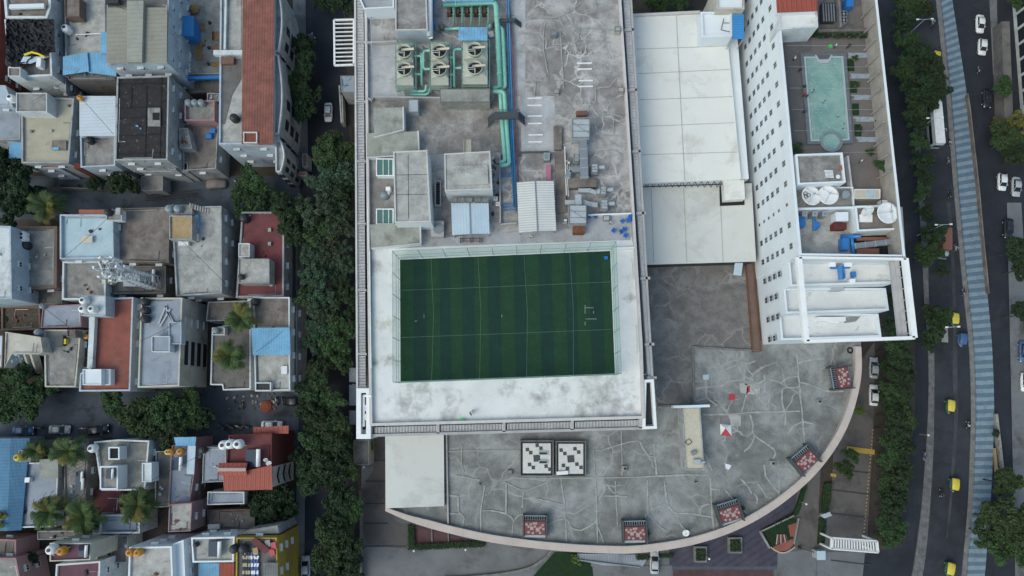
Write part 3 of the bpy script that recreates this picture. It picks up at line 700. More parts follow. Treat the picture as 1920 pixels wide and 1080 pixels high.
for pl in ([(740, 200), (740, 330), (760, 380)], [(715, 540), (720, 640), (755, 690), (740, 760)], [(650, 535), (715, 540)], [(645, 655), (740, 665)], [(895, 470), (870, 640), (870, 790)], [(875, 640), (950, 640), (1040, 660)], [(640, 240), (800, 235), (1150, 235)], [(700, 400), (860, 435)], [(1040, 460), (1040, 660)]):
    seal(b, Z(pl, 3.6, 660, 780), .26)
part(t, 'sealed_cracks', b, M['crackseal'])
b = MB()
for pl in ([(380, 90), (440, 65), (500, 15)], [(330, 120), (400, 95), (415, 60)], [(410, 60), (430, 130), (440, 190)], [(370, 200), (440, 195), (530, 200), (640, 207), (730, 215)], [(490, 205), (480, 270), (455, 300), (370, 320), (290, 320)], [(480, 280), (570, 290), (650, 300), (715, 308)],
           [(470, 320), (540, 310), (570, 290)], [(340, 120), (370, 190)], [(120, 125), (330, 125)], [(240, 160), (225, 300), (240, 430), (265, 550)], [(350, 230), (360, 400), (375, 640)], [(600, 0), (605, 80), (570, 90)], [(450, 310), (475, 365)],
           [(580, 495), (650, 485), (645, 455), (720, 480), (770, 535), (710, 625)], [(590, 640), (710, 627)], [(70, 240), (230, 240)], [(70, 370), (230, 370)], [(70, 580), (220, 580)], [(170, 600), (160, 700)], [(600, 640), (610, 760)], [(620, 850), (560, 830), (555, 770), (610, 755)], [(605, 850), (610, 930), (650, 975), (740, 980), (810, 970)],
           [(620, 850), (700, 820), (800, 850)], [(735, 850), (735, 970)]):
    seal(b, Z(pl, 3.857, 960, 0), .24, ZR+.07)
for pl in ([(590, 330), (650, 320), (750, 315), (800, 370)], [(610, 220), (615, 310)], [(800, 600), (830, 640)]): seal(b, Z(pl, 3.857, 960, 200), .2, ZR+.07)
mall = next(o for o in S.collection.objects if o.name == 'shopping_mall')
part(mall, 'sealed_cracks', b, M['crackseal'])
# ================================================================ metal roofed hall
t = building('metal_hall', 'cream flat metal roof with panel seams between the mall and the white hotel', 'hall', [(1186, 28), (1360, 24), (1363, 75), (1388, 335), (1204, 342)], 20, 'white_wall', 'membrane', (.2, .0), wins=False)
b = MB()
for ya, yb in ((92, 86), (138, 130), (187, 181), (237, 230), (290, 285)): b.beam(P(1190+(ya-28)*.06, ya, 20.09), P(1360+(yb-28)*.085, yb, 20.09), .09, .07)
b.beam(P(1268, 27, 20.1), P(1284, 338, 20.1), .10, .08); part(t, 'panel_seams', b, M['seam'])
b = MB(); b.beam(P(1185, 28, 20.5), P(1313, 22, 20.5), .5, .6); part(t, 'edge_beam', b, M['mall_trim'])
b = MB(); b.prism(pp([(1360, 72), (1383, 72), (1404, 335), (1386, 336)], 19), 0, 19); part(t, 'side_roof', b, M['white_wall'])
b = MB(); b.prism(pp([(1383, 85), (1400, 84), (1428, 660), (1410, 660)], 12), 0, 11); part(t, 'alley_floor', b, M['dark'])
t = building('metal_hall', 'lower cream metal roof stepping down south of the larger hall roof', 'hall', [(1205, 352), (1408, 345), (1416, 489), (1212, 495)], 17.5, 'dark_grey', 'membrane2', (.2, .0), wins=False)
b = MB()
for xa, xb in ((1221, 1226), (1282, 1288), (1350, 1356)): b.beam(P(xa, 351, 17.6), P(xb, 492, 17.6), .09, .07)
part(t, 'panel_seams', b, M['seam'])
b = MB(); b.beam(P(1213, 496, 17.5), P(1416, 489, 17.5), .3, .5); part(t, 'edge_beam', b, M['dark_grey'])
b = MB()
for i in range(13):
    x = 1207+i*12; b.beam(P(x, 340, 19.2), P(x+6, 351, 18.4), .1, .1); b.beam(P(x+6, 351, 18.4), P(x+12, 340, 19.2), .1, .1)
b.beam(P(1206, 341, 19.3), P(1362, 336, 19.3), .15, .15); b.beam(P(1206, 350, 18.3), P(1362, 345, 18.3), .15, .15); part(t, 'roof_truss', b, M['dark_grey'])
b = MB(); b.prism(pp([(1349, 348), (1394, 346), (1396, 384), (1350, 386)], 17.65), 17.5, 17.65); part(t, 'roof_opening', b, M['dark'])
solo('roof_hatch', 'square cream raised box over the dark opening at the corner of the lower metal roof', 'hatch', MB().prism(pp([(1356, 338), (1395, 337), (1397, 373), (1359, 375)], 19.3), 17.7, 19.3), M['membrane'])
b = MB(); A, B, C_, D_ = P(1378, 493, 16.6), P(1393, 493, 16.6), P(1390, 517, 14.2), P(1375, 515, 14.2); b.raw([A, B, C_, D_]+[q-Vector((0, 0, .12)) for q in (A, B, C_, D_)], [(0, 3, 2, 1), (4, 5, 6, 7), (0, 1, 5, 4), (1, 2, 6, 5), (2, 3, 7, 6), (3, 0, 4, 7)])
solo('metal_sheet', 'pale metal sheet leaning against the edge of the lower metal roof', 'sheet', b, M['sheet_pale'])
t = building('gutter_channel', 'long rusty brown gutter running along the foot of the hotel wall', 'gutter', [(1398, 492), (1413, 492), (1428, 659), (1411, 660)], 14.25, 'rust', 'plaster_brown', (.12, .3), base=13.5, wins=False)
t = building('rooftop_room', 'pale blue plastered room with wall pipes at the north end of the cream hall', 'room', [(1314, 22), (1372, 22), (1373, 68), (1316, 70)], 23, 'white_wall', 'white_wall', (.35, .5), base=0, wins=False)
b = MB(); b.tube([P(1357, 35, 23.2), P(1352, 56, 23.2), P(1370, 60, 23.2)], .07, 6); b.tube([P(1356, 43, 23.2), P(1372, 43, 23.2)], .06, 6); part(t, 'pipe', b, M['black'])
building('rooftop_room', 'white block with a sloping side beyond the pale blue room', 'room', [(1342, -30), (1396, -30), (1396, 17), (1344, 17)], 24.5, 'plaster_cream', 'white_wall', (.3, .5), base=0, wins=False)
shed_roof('canopy', 'small bright blue ribbed canopy tucked against the hotel wall', 'canopy', (1373, 27, 1395, 73), 24, 'sheet_blue_deep', 20, n=10)
# ================================================================ hotel
ZH = 33.0; ZD = 30.0
t = thing('hotel_tower', 'tall white hotel block with rows of small windows and a rooftop pool', 'hotel', P(1500, 300, 0)); hotel = t
HW = [(1447.7, -80), (1498.5, 480)]          # west edge of the roof
HE = [(1636.5, -80), (1698, 483)]
p = pp(HW+HE[::-1], ZH+1); b = MB(); b.prism(p, 0, ZD-1.5, 0, bottom=False); b.ring(p, .45, ZD-1.5, ZH+1)
part(t, 'wall', b, [M['white_wall']])
b = MB(); b.prism(inset(p, .4), ZD-1.6, ZD-.02); part(t, 'roof', b, M['deck'])
b = MB()                                       # stone cladding seen on the inner side of the east parapet
a, c = P(*HE[0], ZH+1), P(*HE[1], ZH+1); k = Vector((-.48, 0, .02)); b.beam(a+k, c+k, .1, 4.0)
part(t, 'parapet_lining', b, M['stonewall'])
for i in range(1, 12):
    y = -20+i*31; x0 = 1645+(y)*.104; a = P(x0-4, y, ZH+1)
    b = MB(); b.beam(a+Vector((-.5, 0, .03)), a+Vector((-.75, 0, .03)), .18, 3.8); part(t, 'pilaster', b, M['stonewall'])
# lower stepped wing
sw = [P(1497, 480, ZH+1), P(1515, 640, ZH+1)]
xw0, xw1 = p[0].x, p[0].x
west = lambda y_px: P(1497+(y_px-480)*.1125, y_px, ZH+1)
W0, W1, E0, E1 = P(1498.7, 482, 34), P(1513, 640, 34), P(1699, 484, 34), P(1716, 633, 34)
def lerp2(u, v): 
    a = W0.lerp(W1, v); c = E0.lerp(E1, v); return a.lerp(c, u)
for (v0, v1, u1, z, ye) in ((484, 537, 1676, 28.0, 1673), (540, 588, 1667, 25.0, 1661), (588, 638, 1653, 22.0, 1647)):
    zz = z+1.1; wx = lambda y: 972+(1500-972+(y-480)*.1)*(140-34)/(140-zz)
    qd = [P(wx(v0), v0, zz), P(ye, v0, zz), P(u1, v1-6, zz), P(wx(v1), v1, zz)]; pl = ccw([q.to_2d() for q in qd]); rm = 'white_stained2'
    b = MB(); b.prism(pl, 0, z-.01, bottom=False); part(t, 'wing_wall', b, M['white_wall'])
    b = MB(); b.prism(inset(pl, .3), z-.3, z+.04); part(t, 'terrace_floor', b, M[rm])
    b = MB(); b.ring(pl, .35, z, z+1.1); part(t, 'terrace_parapet', b, M['white_wall'])
# white open frame carried over the stepped terraces
b = MB()
for a, c, w_, h_ in ((lerp2(0, 0), lerp2(0, 1.0), .85, .8), (lerp2(0, 1), lerp2(1, 1), .5, 1.2), (lerp2(1, 0), lerp2(1, 1), .8, .8), (lerp2(0, 0), lerp2(1, 0), .5, .9)):
    b.beam(a, c, w_, h_)
part(t, 'roof_frame', b, M['white_paint'])
b = MB(); b.beam(lerp2(.945, 0)-Vector((0, 0, 1)), lerp2(.945, 1)-Vector((0, 0, 1)), .7, .5)
for i in range(7): b.beam(lerp2(.945, .1+i*.14)-Vector((0, 0, .6)), lerp2(.995, .1+i*.14)-Vector((0, 0, .6)), .12, .3)
part(t, 'side_catwalk', b, M['mall_grey'])
b = MB(); a, c = lerp2(.915, .02), lerp2(.915, 1); b.beam(a-Vector((0, 0, 1.2)), c-Vector((0, 0, 1.2)), .9, .5); part(t, 'side_ledge', b, M['mall_grey'])
# windows of the west wall
A = P(1455, 0, 34).to_2d(); B = P(1498.5, 480, 34).to_2d(); u = (B-A).normalized(); ang = math.atan2(-u.x, u.y)
ang = math.atan2(u.y, u.x)
cnt = 0; Lw = (B-A).length; bay = 3.5
A0 = A-u*5.2; D0 = Lw+5.2+(P(1513, 640, 34).to_2d()-B).length; k = 0
while 1.6+k*bay < D0-1.2:
    dd = 1.6+k*bay; q = A0+u*dd
    zt = 34 if dd < Lw+4.5 else (28.8 if dd < Lw+9.5 else (25.8 if dd < Lw+14.5 else 22.8))
    for z in (31.3, 27.8, 25.4, 23.1, 20.8, 18.4):
        if z > zt-1.6 or cnt >= 100: continue
        sm = k == 11
        put_window(t, (q.x, q.y, z-.6), ang, .55 if sm else 1.0, .85 if sm else 1.3, 'hotel'); cnt += 1
    k += 1
# ================================================================ mall roof plant
RZ = ZR+.05
GB = 'plant and rooms on the mall roof'
def rbox(name, label, cat, rect, z1, mat, z0=RZ, top=None, lip=None, group=None):
    """a box thing with its top outline at the photo rect; optional darker top sheet and flange as parts"""
    p = pp(rect, z1); c = sum(p, Vector((0, 0)))/len(p); t = thing(name, label, cat, (c.x, c.y, z0), group)
    b = MB(); b.prism(p, z0, z1); part(t, 'body', b, M[mat])
    if top: b = MB(); b.prism(inset(p, .12), z1, z1+.03); part(t, 'top', b, M[top])
    if lip: b = MB(); b.ring(inset(p, -.04), .12, z1-.12, z1+.05); part(t, 'rim', b, M[lip])
    return t
# cooling towers
def tower(label, rect, base_z, z1):
    x0, y0, x1, y1 = rect; c = P((x0+x1)/2, (y0+y1)/2, z1); t = thing('cooling_tower', label, 'cooling tower', (c.x, c.y, RZ), 'pairs of fan cooling towers on the mall roof')
    p = pp(rect, z1-1.0); b = MB(); b.prism(p, RZ+.7, z1-1.0); part(t, 'casing', b, M['tower_casing'])
    b = MB(); q = inset(p, .02)
    for i in range(4):
        a = q[i]; b.box((a.x, a.y, RZ), (.2, .2, .7))
    part(t, 'feet', b, M['aqua_rail'])
    hh = (y1-y0-14)/2
    for k in range(2):
        ya = y0+2+k*hh; yb = ya+hh; cy = (ya+yb)/2-1; cx = (x0+x1)/2; r_ = min(x1-x0, hh)*.40*.088
        cc = P(cx, cy, z1-.1); lo = pp((x0+1, ya, x1-1, yb-1), z1-1.0); b = MB(); n = 16
        ring = [Vector((cc.x+r_*1.05*math.cos(a), cc.y+r_*1.05*math.sin(a), z1-.35)) for a in [2*math.pi*i/n+math.pi/4 for i in range(n)]]
        cor = sorted([Vector((v.x, v.y, z1-.98)) for v in lo], key=lambda v: math.atan2(v.y-cc.y, v.x-cc.x) % (2*math.pi))
        # funnel shaped deck from the square casing up to the round fan ring
        for s_ in range(4):
            co = cor[s_]; nx = cor[(s_+1) % 4]
            for j in range(4): b.face([co, ring[(s_*4+j+1) % n], ring[(s_*4+j) % n]][::-1])
            b.face([co, nx, ring[(s_*4+4) % n]])
        f = part(t, 'fan_deck', b, M['tower_casing'])
        b = MB(); b.lathe((cc.x, cc.y, z1-.36), [(r_, 0), (r_*1.06, 0), (r_*1.1, .75), (r_*1.02, .75), (r_*.96, 0)], 24); st = part(t, 'fan_stack', b, M['tower_casing'], True)
        b = MB(); b.lathe((cc.x, cc.y, z1-.30), [(r_*.97, 0), (r_*.97, .04)], 24, 0)
        for a in range(6):
            an = a*math.pi/3; b.beam((cc.x, cc.y, z1+.02), (cc.x+r_*.85*math.cos(an), cc.y+r_*.85*math.sin(an), z1+.06), .28, .04, 1)
        part(t, 'fan', b, [M['black'], M['dark_grey']])
        b = MB(); b.tube([(cc.x-.35*r_, cc.y, z1+.75), (cc.x+.3*r_, cc.y, z1+.78), (cc.x+r_*1.55, cc.y+.05, z1+.78)], [.16, .23, .2], 8); b.beam((cc.x-.0*r_, cc.y-r_, z1+.48), (cc.x+.05*r_, cc.y+r_*.3, z1+.48), .14, .14)
        part(t, 'motor_housing', b, M['cream'], True)
        b = MB(); 
        for s2 in (-.28, 0): b.beam((cc.x-r_*1.0, cc.y+s2*r_-.1, z1+.47), (cc.x-r_*.1, cc.y+s2*r_-.1, z1+.47), .06, .06)
        part(t, 'motor_bracket', b, M['steel_white'])
    b = MB(); s4 = pp((x0-1, y0-2, x1+4, y1+4), z1-.2)
    for i in range(4):
        a, c2 = s4[i], s4[(i+1) % 4]
        for z_ in (z1-1.6, z1-.9, z1-.2): b.tube([(a.x, a.y, z_), (c2.x, c2.y, z_)], .035, 4)
        for k in range(6):
            q = a.lerp(c2, k/6); b.tube([(q.x, q.y, RZ), (q.x, q.y, z1-.2)], .03, 4)
    part(t, 'railing', b, M['aqua_rail'])
    b = MB(); b.prism(pp((x0+1, y1-8, x1+3, y1+3), z1-2), z1-2.1, z1-2.0); part(t, 'walkway', b, M['galv'])
tower('leftmost narrow cooling tower with two stacked fans beside the pale roof', (742, 80, 775, 160), 26, 29.6)
tower('middle narrow cooling tower with two fans between green pipes', (807, 79, 841, 160), 26, 29.6)
tower('widest cooling tower with two large fans below the blue canopy', (867, 76, 914, 158), 26, 29.8)
rbox('pipe_deck', 'long pale concrete slab box just south of the cooling towers', 'slab', (825, 167, 918, 191), 29.2, 'concrete_green', lip='kerb')
def pipe(name, label, cat, runs, r_, mat, flanges=0, supports=True, group=None):
    """runs: list of [(px,py,z)...]"""
    t = None
    for k, run in enumerate(runs):
        q = [P(*a) for a in run]; pts = []
        for i, v in enumerate(q):              # rounded bends
            if 0 < i < len(q)-1:
                a = (q[i-1]-v); c = (q[i+1]-v); d_ = min(.55, a.length/2.1, c.length/2.1)
                A_, C_ = v+a.normalized()*d_, v+c.normalized()*d_
                for s_ in (0, .25, .5, .75, 1): pts.append((A_.lerp(v, s_)).lerp(v.lerp(C_, s_), s_))
            else: pts.append(v)
        b = MB(); b.tube(pts, r_, 10)
        if t is None: t = thing(name, label, cat, (q[0].x, q[0].y, RZ), group)
        part(t, 'pipe_run', b, M[mat], True)
        if flanges:
            b = MB()
            for i in range(len(q)-1):
                n = int((q[i+1]-q[i]).length/flanges)
                for j in range(1, n+1):
                    v = q[i].lerp(q[i+1], j/(n+1)); dd = (q[i+1]-q[i]).normalized()*.06; b.tube([v-dd, v+dd], r_*1.25, 10)
            if b.v: part(t, 'flange', b, M[mat])
    if supports:
        for run in runs:
            q = [P(*a) for a in run]
            for i in range(len(q)-1):
                n = int((q[i+1]-q[i]).length/4.5)
                for j in range(1, n+1):
                    v = q[i].lerp(q[i+1], j/(n+1)); b = MB(); b.box((v.x, v.y, RZ), (.12, .12, max(.05, v.z-RZ-r_*.5))); b.box((v.x, v.y, RZ), (r_*2.6, .2, .06)); part(t, 'support', b, M['galv_dark'])
    return t
pipe('pipe', 'thick pale green pipe running from the pump header down past the widest cooling tower', 'pipe', [[(831, 9, 28.5), (926, 4, 28.5), (930, 10, 28.5), (933, 60, 28), (938, 166, 28), (938, 300, 27.6), (945, 312, 27.4)][:5]], .46, 'aqua', 3)
pipe('pipe', 'second pale green pipe bending west at the concrete slab box', 'pipe', [[(935, 50, 27.6), (942, 55, 27.6), (947, 164, 27.6), (925, 165, 27.6)]], .38, 'aqua', 3)
pipe('pipe', 'pair of bright green pipes from the concrete slab south to the sunken pipe pit', 'pipe', [[(925, 171, 28.2), (945, 172, 28.2), (947.5, 205, 27.6), (955, 308, 27.4), (938, 311, 27.4)], [(938, 175, 27.6), (940, 210, 27.5), (947, 302, 27.4), (937, 305, 27.2)]], .36, 'aqua', 4)
pipe('pipe', 'three slim dark blue pipes running side by side along the length of the roof', 'pipe', [[(948, -50, 27), (957, 215, 27), (964, 388, 27)], [(952, -50, 27.1), (960.5, 215, 27.1), (968, 395, 27.1)], [(955, 205, 26.9), (958.5, 300, 26.9), (960, 325, 26.9), (938, 326, 26.9)]], .15, 'pipe_blue')
pipe('pipe', 'thin red pipe along the east side of the blue pipes', 'pipe', [[(955, 5, 26.8), (962, 90, 26.8), (966, 225, 26.8), (972, 340, 26.8)]], .09, 'pipe_red')
pipe('pipe', 'low blue pipes turning west inside the sunken pipe pit', 'pipe', [[(964, 330, 26.6), (937, 331, 26.6)], [(968, 382, 26.6), (940, 383, 26.6)], [(968, 388, 26.6), (940, 389, 26.6)], [(966, 394, 26.6), (942, 394, 26.6)]], .12, 'pipe_blue')
pipe('pipe', 'green pipe manifold with short branches between the leftmost and middle cooling towers', 'pipe', [[(769, 171, 27.5), (798, 171, 27.8), (799, 160, 28)], [(767, 177, 27.2), (803, 177, 27.2), (806, 165, 27.2)], [(790, 105, 28.4), (777, 105, 28.4)], [(807, 95, 28.6), (794, 95, 28.6), (794, 130, 28.4), (807, 129, 28.4)], [(790, 100, 28.4), (791, 160, 28.2)], [(777, 139, 28), (791, 139, 28)]], .22, 'aqua')
pipe('pipe', 'green pipe loops between the middle and widest cooling towers', 'pipe', [[(865, 92, 28.6), (851, 92, 28.6), (852, 164, 28.2)], [(865, 127, 28.4), (850, 128, 28.4)], [(842, 108, 28), (852, 108, 28)], [(842, 140, 28), (852, 140, 28)]], .22, 'aqua')
pipe('pipe', 'green suction header pipe running below the row of five pumps', 'pipe', [[(834, 55, 27.2), (862, 53, 27.2)], [(912, 51, 27.2), (920, 51, 27.2), (918, 46, 27.2)]], .26, 'aqua')
for i, x in enumerate((851, 867, 884, 900, 916)):
    c = P(x, 30, RZ); t = thing('pump', ['first', 'second', 'third', 'fourth', 'last'][i]+' brown and green pump from the west end of the pump row', 'pump', c, 'row of five pumps')
    b = MB(); b.tube([P(x, 12, 28.3), P(x, 22, 27.6), P(x-.5, 50, 27.2)], .2, 8); part(t, 'pipe', b, M['aqua_rail'], True)
    b = MB(); 
    for y in (15, 19, 26): b.tube([P(x, y, 27.9), P(x, y+1.6, 27.8)], .36, 10)
    part(t, 'valve', b, M['aqua_rail'])
    b = MB(); b.box(P(x-8, 21, RZ), (.55, 2.0, 1.3)); part(t, 'motor', b, M['brownbox'])
    b = MB(); b.box(P(x-8, 21, RZ), (.9, 2.3, .2)); part(t, 'plinth', b, M['dark_grey'])
shed_roof('canopy', 'bright blue ribbed canopy north of the widest cooling tower', 'canopy', (860, 51, 914, 76), 29.6, 'sheet_blue', RZ, n=14)
shed_roof('canopy', 'bright blue ribbed canopy at the very top edge behind the pump row', 'canopy', (833, -22, 926, 3), 29.2, 'sheet_blue', RZ, n=18)
b = MB()
for k, (r_, z1, lab) in enumerate((((934, 33, 966, 42), 28.0, 'short dark pipe bridge over the blue pipes near the north end'), ((925, 208, 973, 224), 29.2, 'wide dark pipe bridge crossing over the green and blue pipes'))):
    p = pp(r_, z1); c = sum(p, Vector((0, 0)))/4; t = thing('pipe_bridge', lab, 'pipe bridge', (c.x, c.y, RZ), 'dark bridges over the pipes')
    b = MB(); b.prism(inset(p, .1), z1-.25, z1); part(t, 'deck', b, M['frame_dark'])
    xs = [q.x for q in p]; ys = [q.y for q in p]; x0, x1, y0, y1 = min(xs), max(xs), min(ys), max(ys)
    for s_, xx in ((0, x0), (1, x1)):
        b = MB()
        for j in range(5):
            zz = z1-.25-(j+1)*(z1-RZ)/6.5; xo = xx-(-1 if s_ else 1)*(-.0)+(1 if s_ else -1)*j*.22; b.box((xo, (y0+y1)/2, zz), (.3, (y1-y0)*.9, .07))
        b.beam((xx+(1 if s_ else -1)*1.1, y0+.1, RZ+.1), (xx, y0+.1, z1), .08, .15); b.beam((xx+(1 if s_ else -1)*1.1, y1-.1, RZ+.1), (xx, y1-.1, z1), .08, .15)
        part(t, 'steps', b, M['frame_dark'])
    for yy in (y0+.1, y1-.1):
        b = MB(); b.tube([(x0, yy, z1+.55), (x1, yy, z1+.55)], .04, 5)
        for j in range(5): xj = x0+(x1-x0)*j/4; b.tube([(xj, yy, z1-.1), (xj, yy, z1+.55)], .03, 4)
        part(t, 'handrail', b, M['frame_dark'])
# rooms
building('rooftop_room', 'speckled flat roofed plant room with pale blue walls north of the cooling towers', 'room', [(741, -30), (799, -30), (802, 56), (741, 57)], 30.3, 'plaster_blue', 'mall_roof_brown', (.22, .35), base=RZ, group=GB, wins=False, cap='mall_trim')
b = MB(); b.tube([P(805, -20, 29.5), P(806, 70, 29.5)], .55, 10); solo('duct', 'thick white duct along the east wall of the speckled plant room', 'duct', b, M['steel_white'], smooth=True)
t = building('rooftop_room', 'pale blue room with dark wall pipes at the north west corner of the mall roof', 'room', [(658, -40), (738, -40), (739, 14), (682, 17)], 29.0, 'white_wall', 'plaster_grey', (.25, .5), base=RZ, group=GB, wins=False)
b = MB()
for x in (708, 712, 718): b.tube([P(x, 4, 28.5), P(x+3, 18, 27)], .09, 5)
b.tube([P(685, 5, 29), P(692, 20, 27)], .09, 5); part(t, 'pipe', b, M['black'])
def lowwall(label, pts, h, mat='mall_trim', w_=.3, base=RZ, cat='wall'):
    b = MB()
    for i in range(len(pts)-1): b.beam(P(*pts[i], base+h), P(*pts[i+1], base+h), w_, h)
    return solo('parapet_wall', label, cat, b, M[mat])
lowwall('thin grey divider wall round the sunken bay below the north west room', [(686, 79), (744, 77)], 1.0, 'mall_grey')
lowwall('grey stepped divider wall between the cooling tower bay and the sloping roofs', [(687, 184), (697, 186), (698, 181), (762, 182), (826, 183)], 1.0, 'mall_grey')
b = MB(); b.tube([P(695, 20, 26.9), P(698, 106, 26.9)], .09, 6); b.tube([P(690, 108, 26.5), P(740, 106, 26.5)], .05, 5)
solo('pipe', 'thin grey pipe running down the bay below the north west room', 'pipe', b, M['galv'])
rbox('switch_cabinet', 'upright pale grey cabinet beside the ladder south of the leftmost cooling tower', 'cabinet', (766, 187, 784, 210), 28, 'galv', lip='galv_dark')
def wedge(name, label, rect, z0, zN, zS, mat, wall='white_wall', zb=RZ):
    """roof slab sloping north to south on a solid body"""
    r_ = rc(rect); a, b_, c, d_ = P(*r_[0], zN), P(*r_[1], zN), P(*r_[2], zS), P(*r_[3], zS)
    q = [a, b_, c, d_]; cc = sum(q, Vector())/4; t = thing(name, label, 'roof', (cc.x, cc.y, zb), GB)
    b = MB(); lo = [Vector((v.x, v.y, zb)) for v in q]; hi = [v-Vector((0, 0, .06)) for v in q]
    b.raw(lo+hi, [(0, 4, 5, 1), (1, 5, 6, 2), (2, 6, 7, 3), (3, 7, 4, 0)]); part(t, 'wall', b, M[wall])
    b = MB(); b.raw(q+hi, [(0, 3, 2, 1), (0, 1, 5, 4), (1, 2, 6, 5), (2, 3, 7, 6), (3, 0, 4, 7)]); part(t, 'roof', b, M[mat])
    b = MB(); k = Vector((0, 0, .2)); b.beam(b_+k, c+k, .25, .3); b.beam(d_+k, c+k, .2, .3); part(t, 'upstand', b, M['mall_trim']); return t
wedge('stair_cover', 'upper pale sloping stair cover with a white upstand on the west side of the roof', [(700, 203), (756, 201), (757, 244), (702, 258)], 0, 29.0, 28.6, 'concrete_green')
wedge('stair_cover', 'dull grey sloping stair cover directly above the glass skylight', [(688, 250), (784, 246), (786, 290), (688, 296)], 0, 28.3, 27.2, 'concrete_green')
wedge('stair_cover', 'olive grey sloping stair cover just above the corner of the football pitch', [(694, 421), (788, 418), (789, 457), (696, 466)], 0, 28.3, 27.6, 'concrete_green')
for i, (r_, lab) in enumerate((((705, 297, 738, 330), 'green glass skylight on the north west flank of the big stair block'), ((705, 391, 738, 421), 'green glass skylight on the south west flank of the big stair block'))):
    p = pp(r_, 27.6); c = sum(p, Vector((0, 0)))/4; t = thing('skylight', lab, 'skylight', (c.x, c.y, RZ), 'green glass skylights'); b = MB(); b.prism(inset(p, .05), RZ, 27.4); part(t, 'curb', b, M['white_wall'])
    b = MB(); b.prism(inset(p, .08), 27.42, 27.5); part(t, 'glass', b, M['glass_green'])
    b = MB(); b.ring(p, .18, 27.35, 27.62); a, c1, c2, d_ = q4(r_, 27.6)
    for k in (.4, .72): b.beam((*a.lerp(c1, k), 27.6), (*d_.lerp(c2, k), 27.6), .1, .15)
    part(t, 'frame', b, M['steel_white'])
t = building('stair_block', 'big pale flat topped stair block divided by thin roof joints beside the skylights', 'stair block', [(737, 284), (801, 281), (808, 416), (740, 418)], 31.0, 'white_wall', 'concrete_light', (.25, .3), base=RZ, group=GB, wins=False, cap='mall_trim')
b = MB()
for y in (328, 365): b.beam(P(743, y, 31.08), P(801, y-1, 31.08), .06, .05)
b.beam(P(765, 290, 31.09), P(766, 410, 31.09), .05, .05); part(t, 'roof_joints', b, M['dark_grey'])
t = building('lift_room', 'tall square lift room with a raised roof panel and white walls above blue canopies', 'lift room', [(833, 288), (919, 283), (923, 355), (834, 358)], 32.0, 'plaster_white', 'concrete_light', (.2, .25), base=RZ, group=GB, wins=False, cap='mall_trim')
patch(t, 'roof_panel', [(849, 311), (914, 309), (916, 345), (851, 348)], 32.15, 'concrete_light', .12)
for x in (852, 866, 880, 896, 910):
    b = MB(); b.box(P(x, 377, 29.0), (1.1, .7, .8)); part(t, 'outdoor_unit', b, M['kerb'])
b = MB(); a, c = P(870, 262, 29.6), P(870, 290, 32.0); k = Vector((1.15, 0, 0)); b.raw([a, a+k, c+k, c, a-Vector((0, 0, .15)), a+k-Vector((0, 0, .15)), c+k-Vector((0, 0, .15)), c-Vector((0, 0, .15))], [(0, 1, 2, 3), (7, 6, 5, 4), (0, 4, 5, 1), (3, 2, 6, 7), (1, 5, 6, 2), (3, 7, 4, 0)])
for s_ in (Vector((0, 0, .35)), k+Vector((0, 0, .35))): b.beam(a+s_, c+s_, .1, .35)
solo('ramp', 'cream metal chute leaning on the north side of the square lift room', 'chute', b, M['cream'])
shed_roof('canopy', 'pale blue pitched canopy attached below the square lift room', 'canopy', [(846, 381), (916, 378), (918, 438), (848, 441)], 28.6, 'sheet_pale', RZ, n=26, ridge=.35, h=.03)
shed_roof('canopy', 'large white ribbed pitched canopy between the pipe pit and the grey ducts', 'canopy', [(969, 342), (1038, 339), (1043, 432), (973, 436)], 28.8, 'sheet_white_y', RZ, n=30, ridge=.35, h=.03)
# pipe pit walls and clutter
lowwall('low wall ring round the sunken pipe pit beside the square lift room', [(937, 287), (938, 420), (970, 418)], .8, 'mall_grey', .25)
for i, (x, y, lab) in enumerate(((929, 372, 'small pale box among debris beside the square lift room'), (933, 382, 'larger pale box among debris beside the square lift room'))): rbox('box', lab, 'box', (x-3, y-3, x+3.5, y+3.5), 27, 'concrete_light', lip='steel_white')
rr_ = random.Random(5)
for i in range(22):
    x, y = rr_.uniform(922, 936), rr_.uniform(292, 405); b = MB(); b.box(P(x, y, RZ), (rr_.uniform(.2, .7), rr_.uniform(.2, .7), rr_.uniform(.1, .5)), rr_.uniform(0, 3)); 
    o = solo('rubble', None, None, b, M[rr_.choice(['concrete', 'concrete_dark', 'concrete_light', 'dark_grey'])])
    tagit(o, 'broken concrete lump in the debris strip beside the lift room', 'rubble', 'debris beside the lift room')
b = MB(); b.prism(pp((1024, 309, 1033, 338), 27), RZ, 27); solo('panel_box', 'pink upright panel box just north of the white ribbed canopy', 'panel box', b, M['pinkpanel'])
b = MB(); b.tube([P(973, 292, 26.8), P(976, 286, 26.8), P(1028, 285, 26.8), P(1031, 300, 26.8)], .2, 8); solo('pipe', 'dark insulated pipe looping north of the white ribbed canopy', 'pipe', b, M['frame_dark'])
rbox('control_box', 'small grey control box above the pink panel box', 'control box', (1020, 287, 1030, 300), 27.4, 'galv_dark', lip='galv')
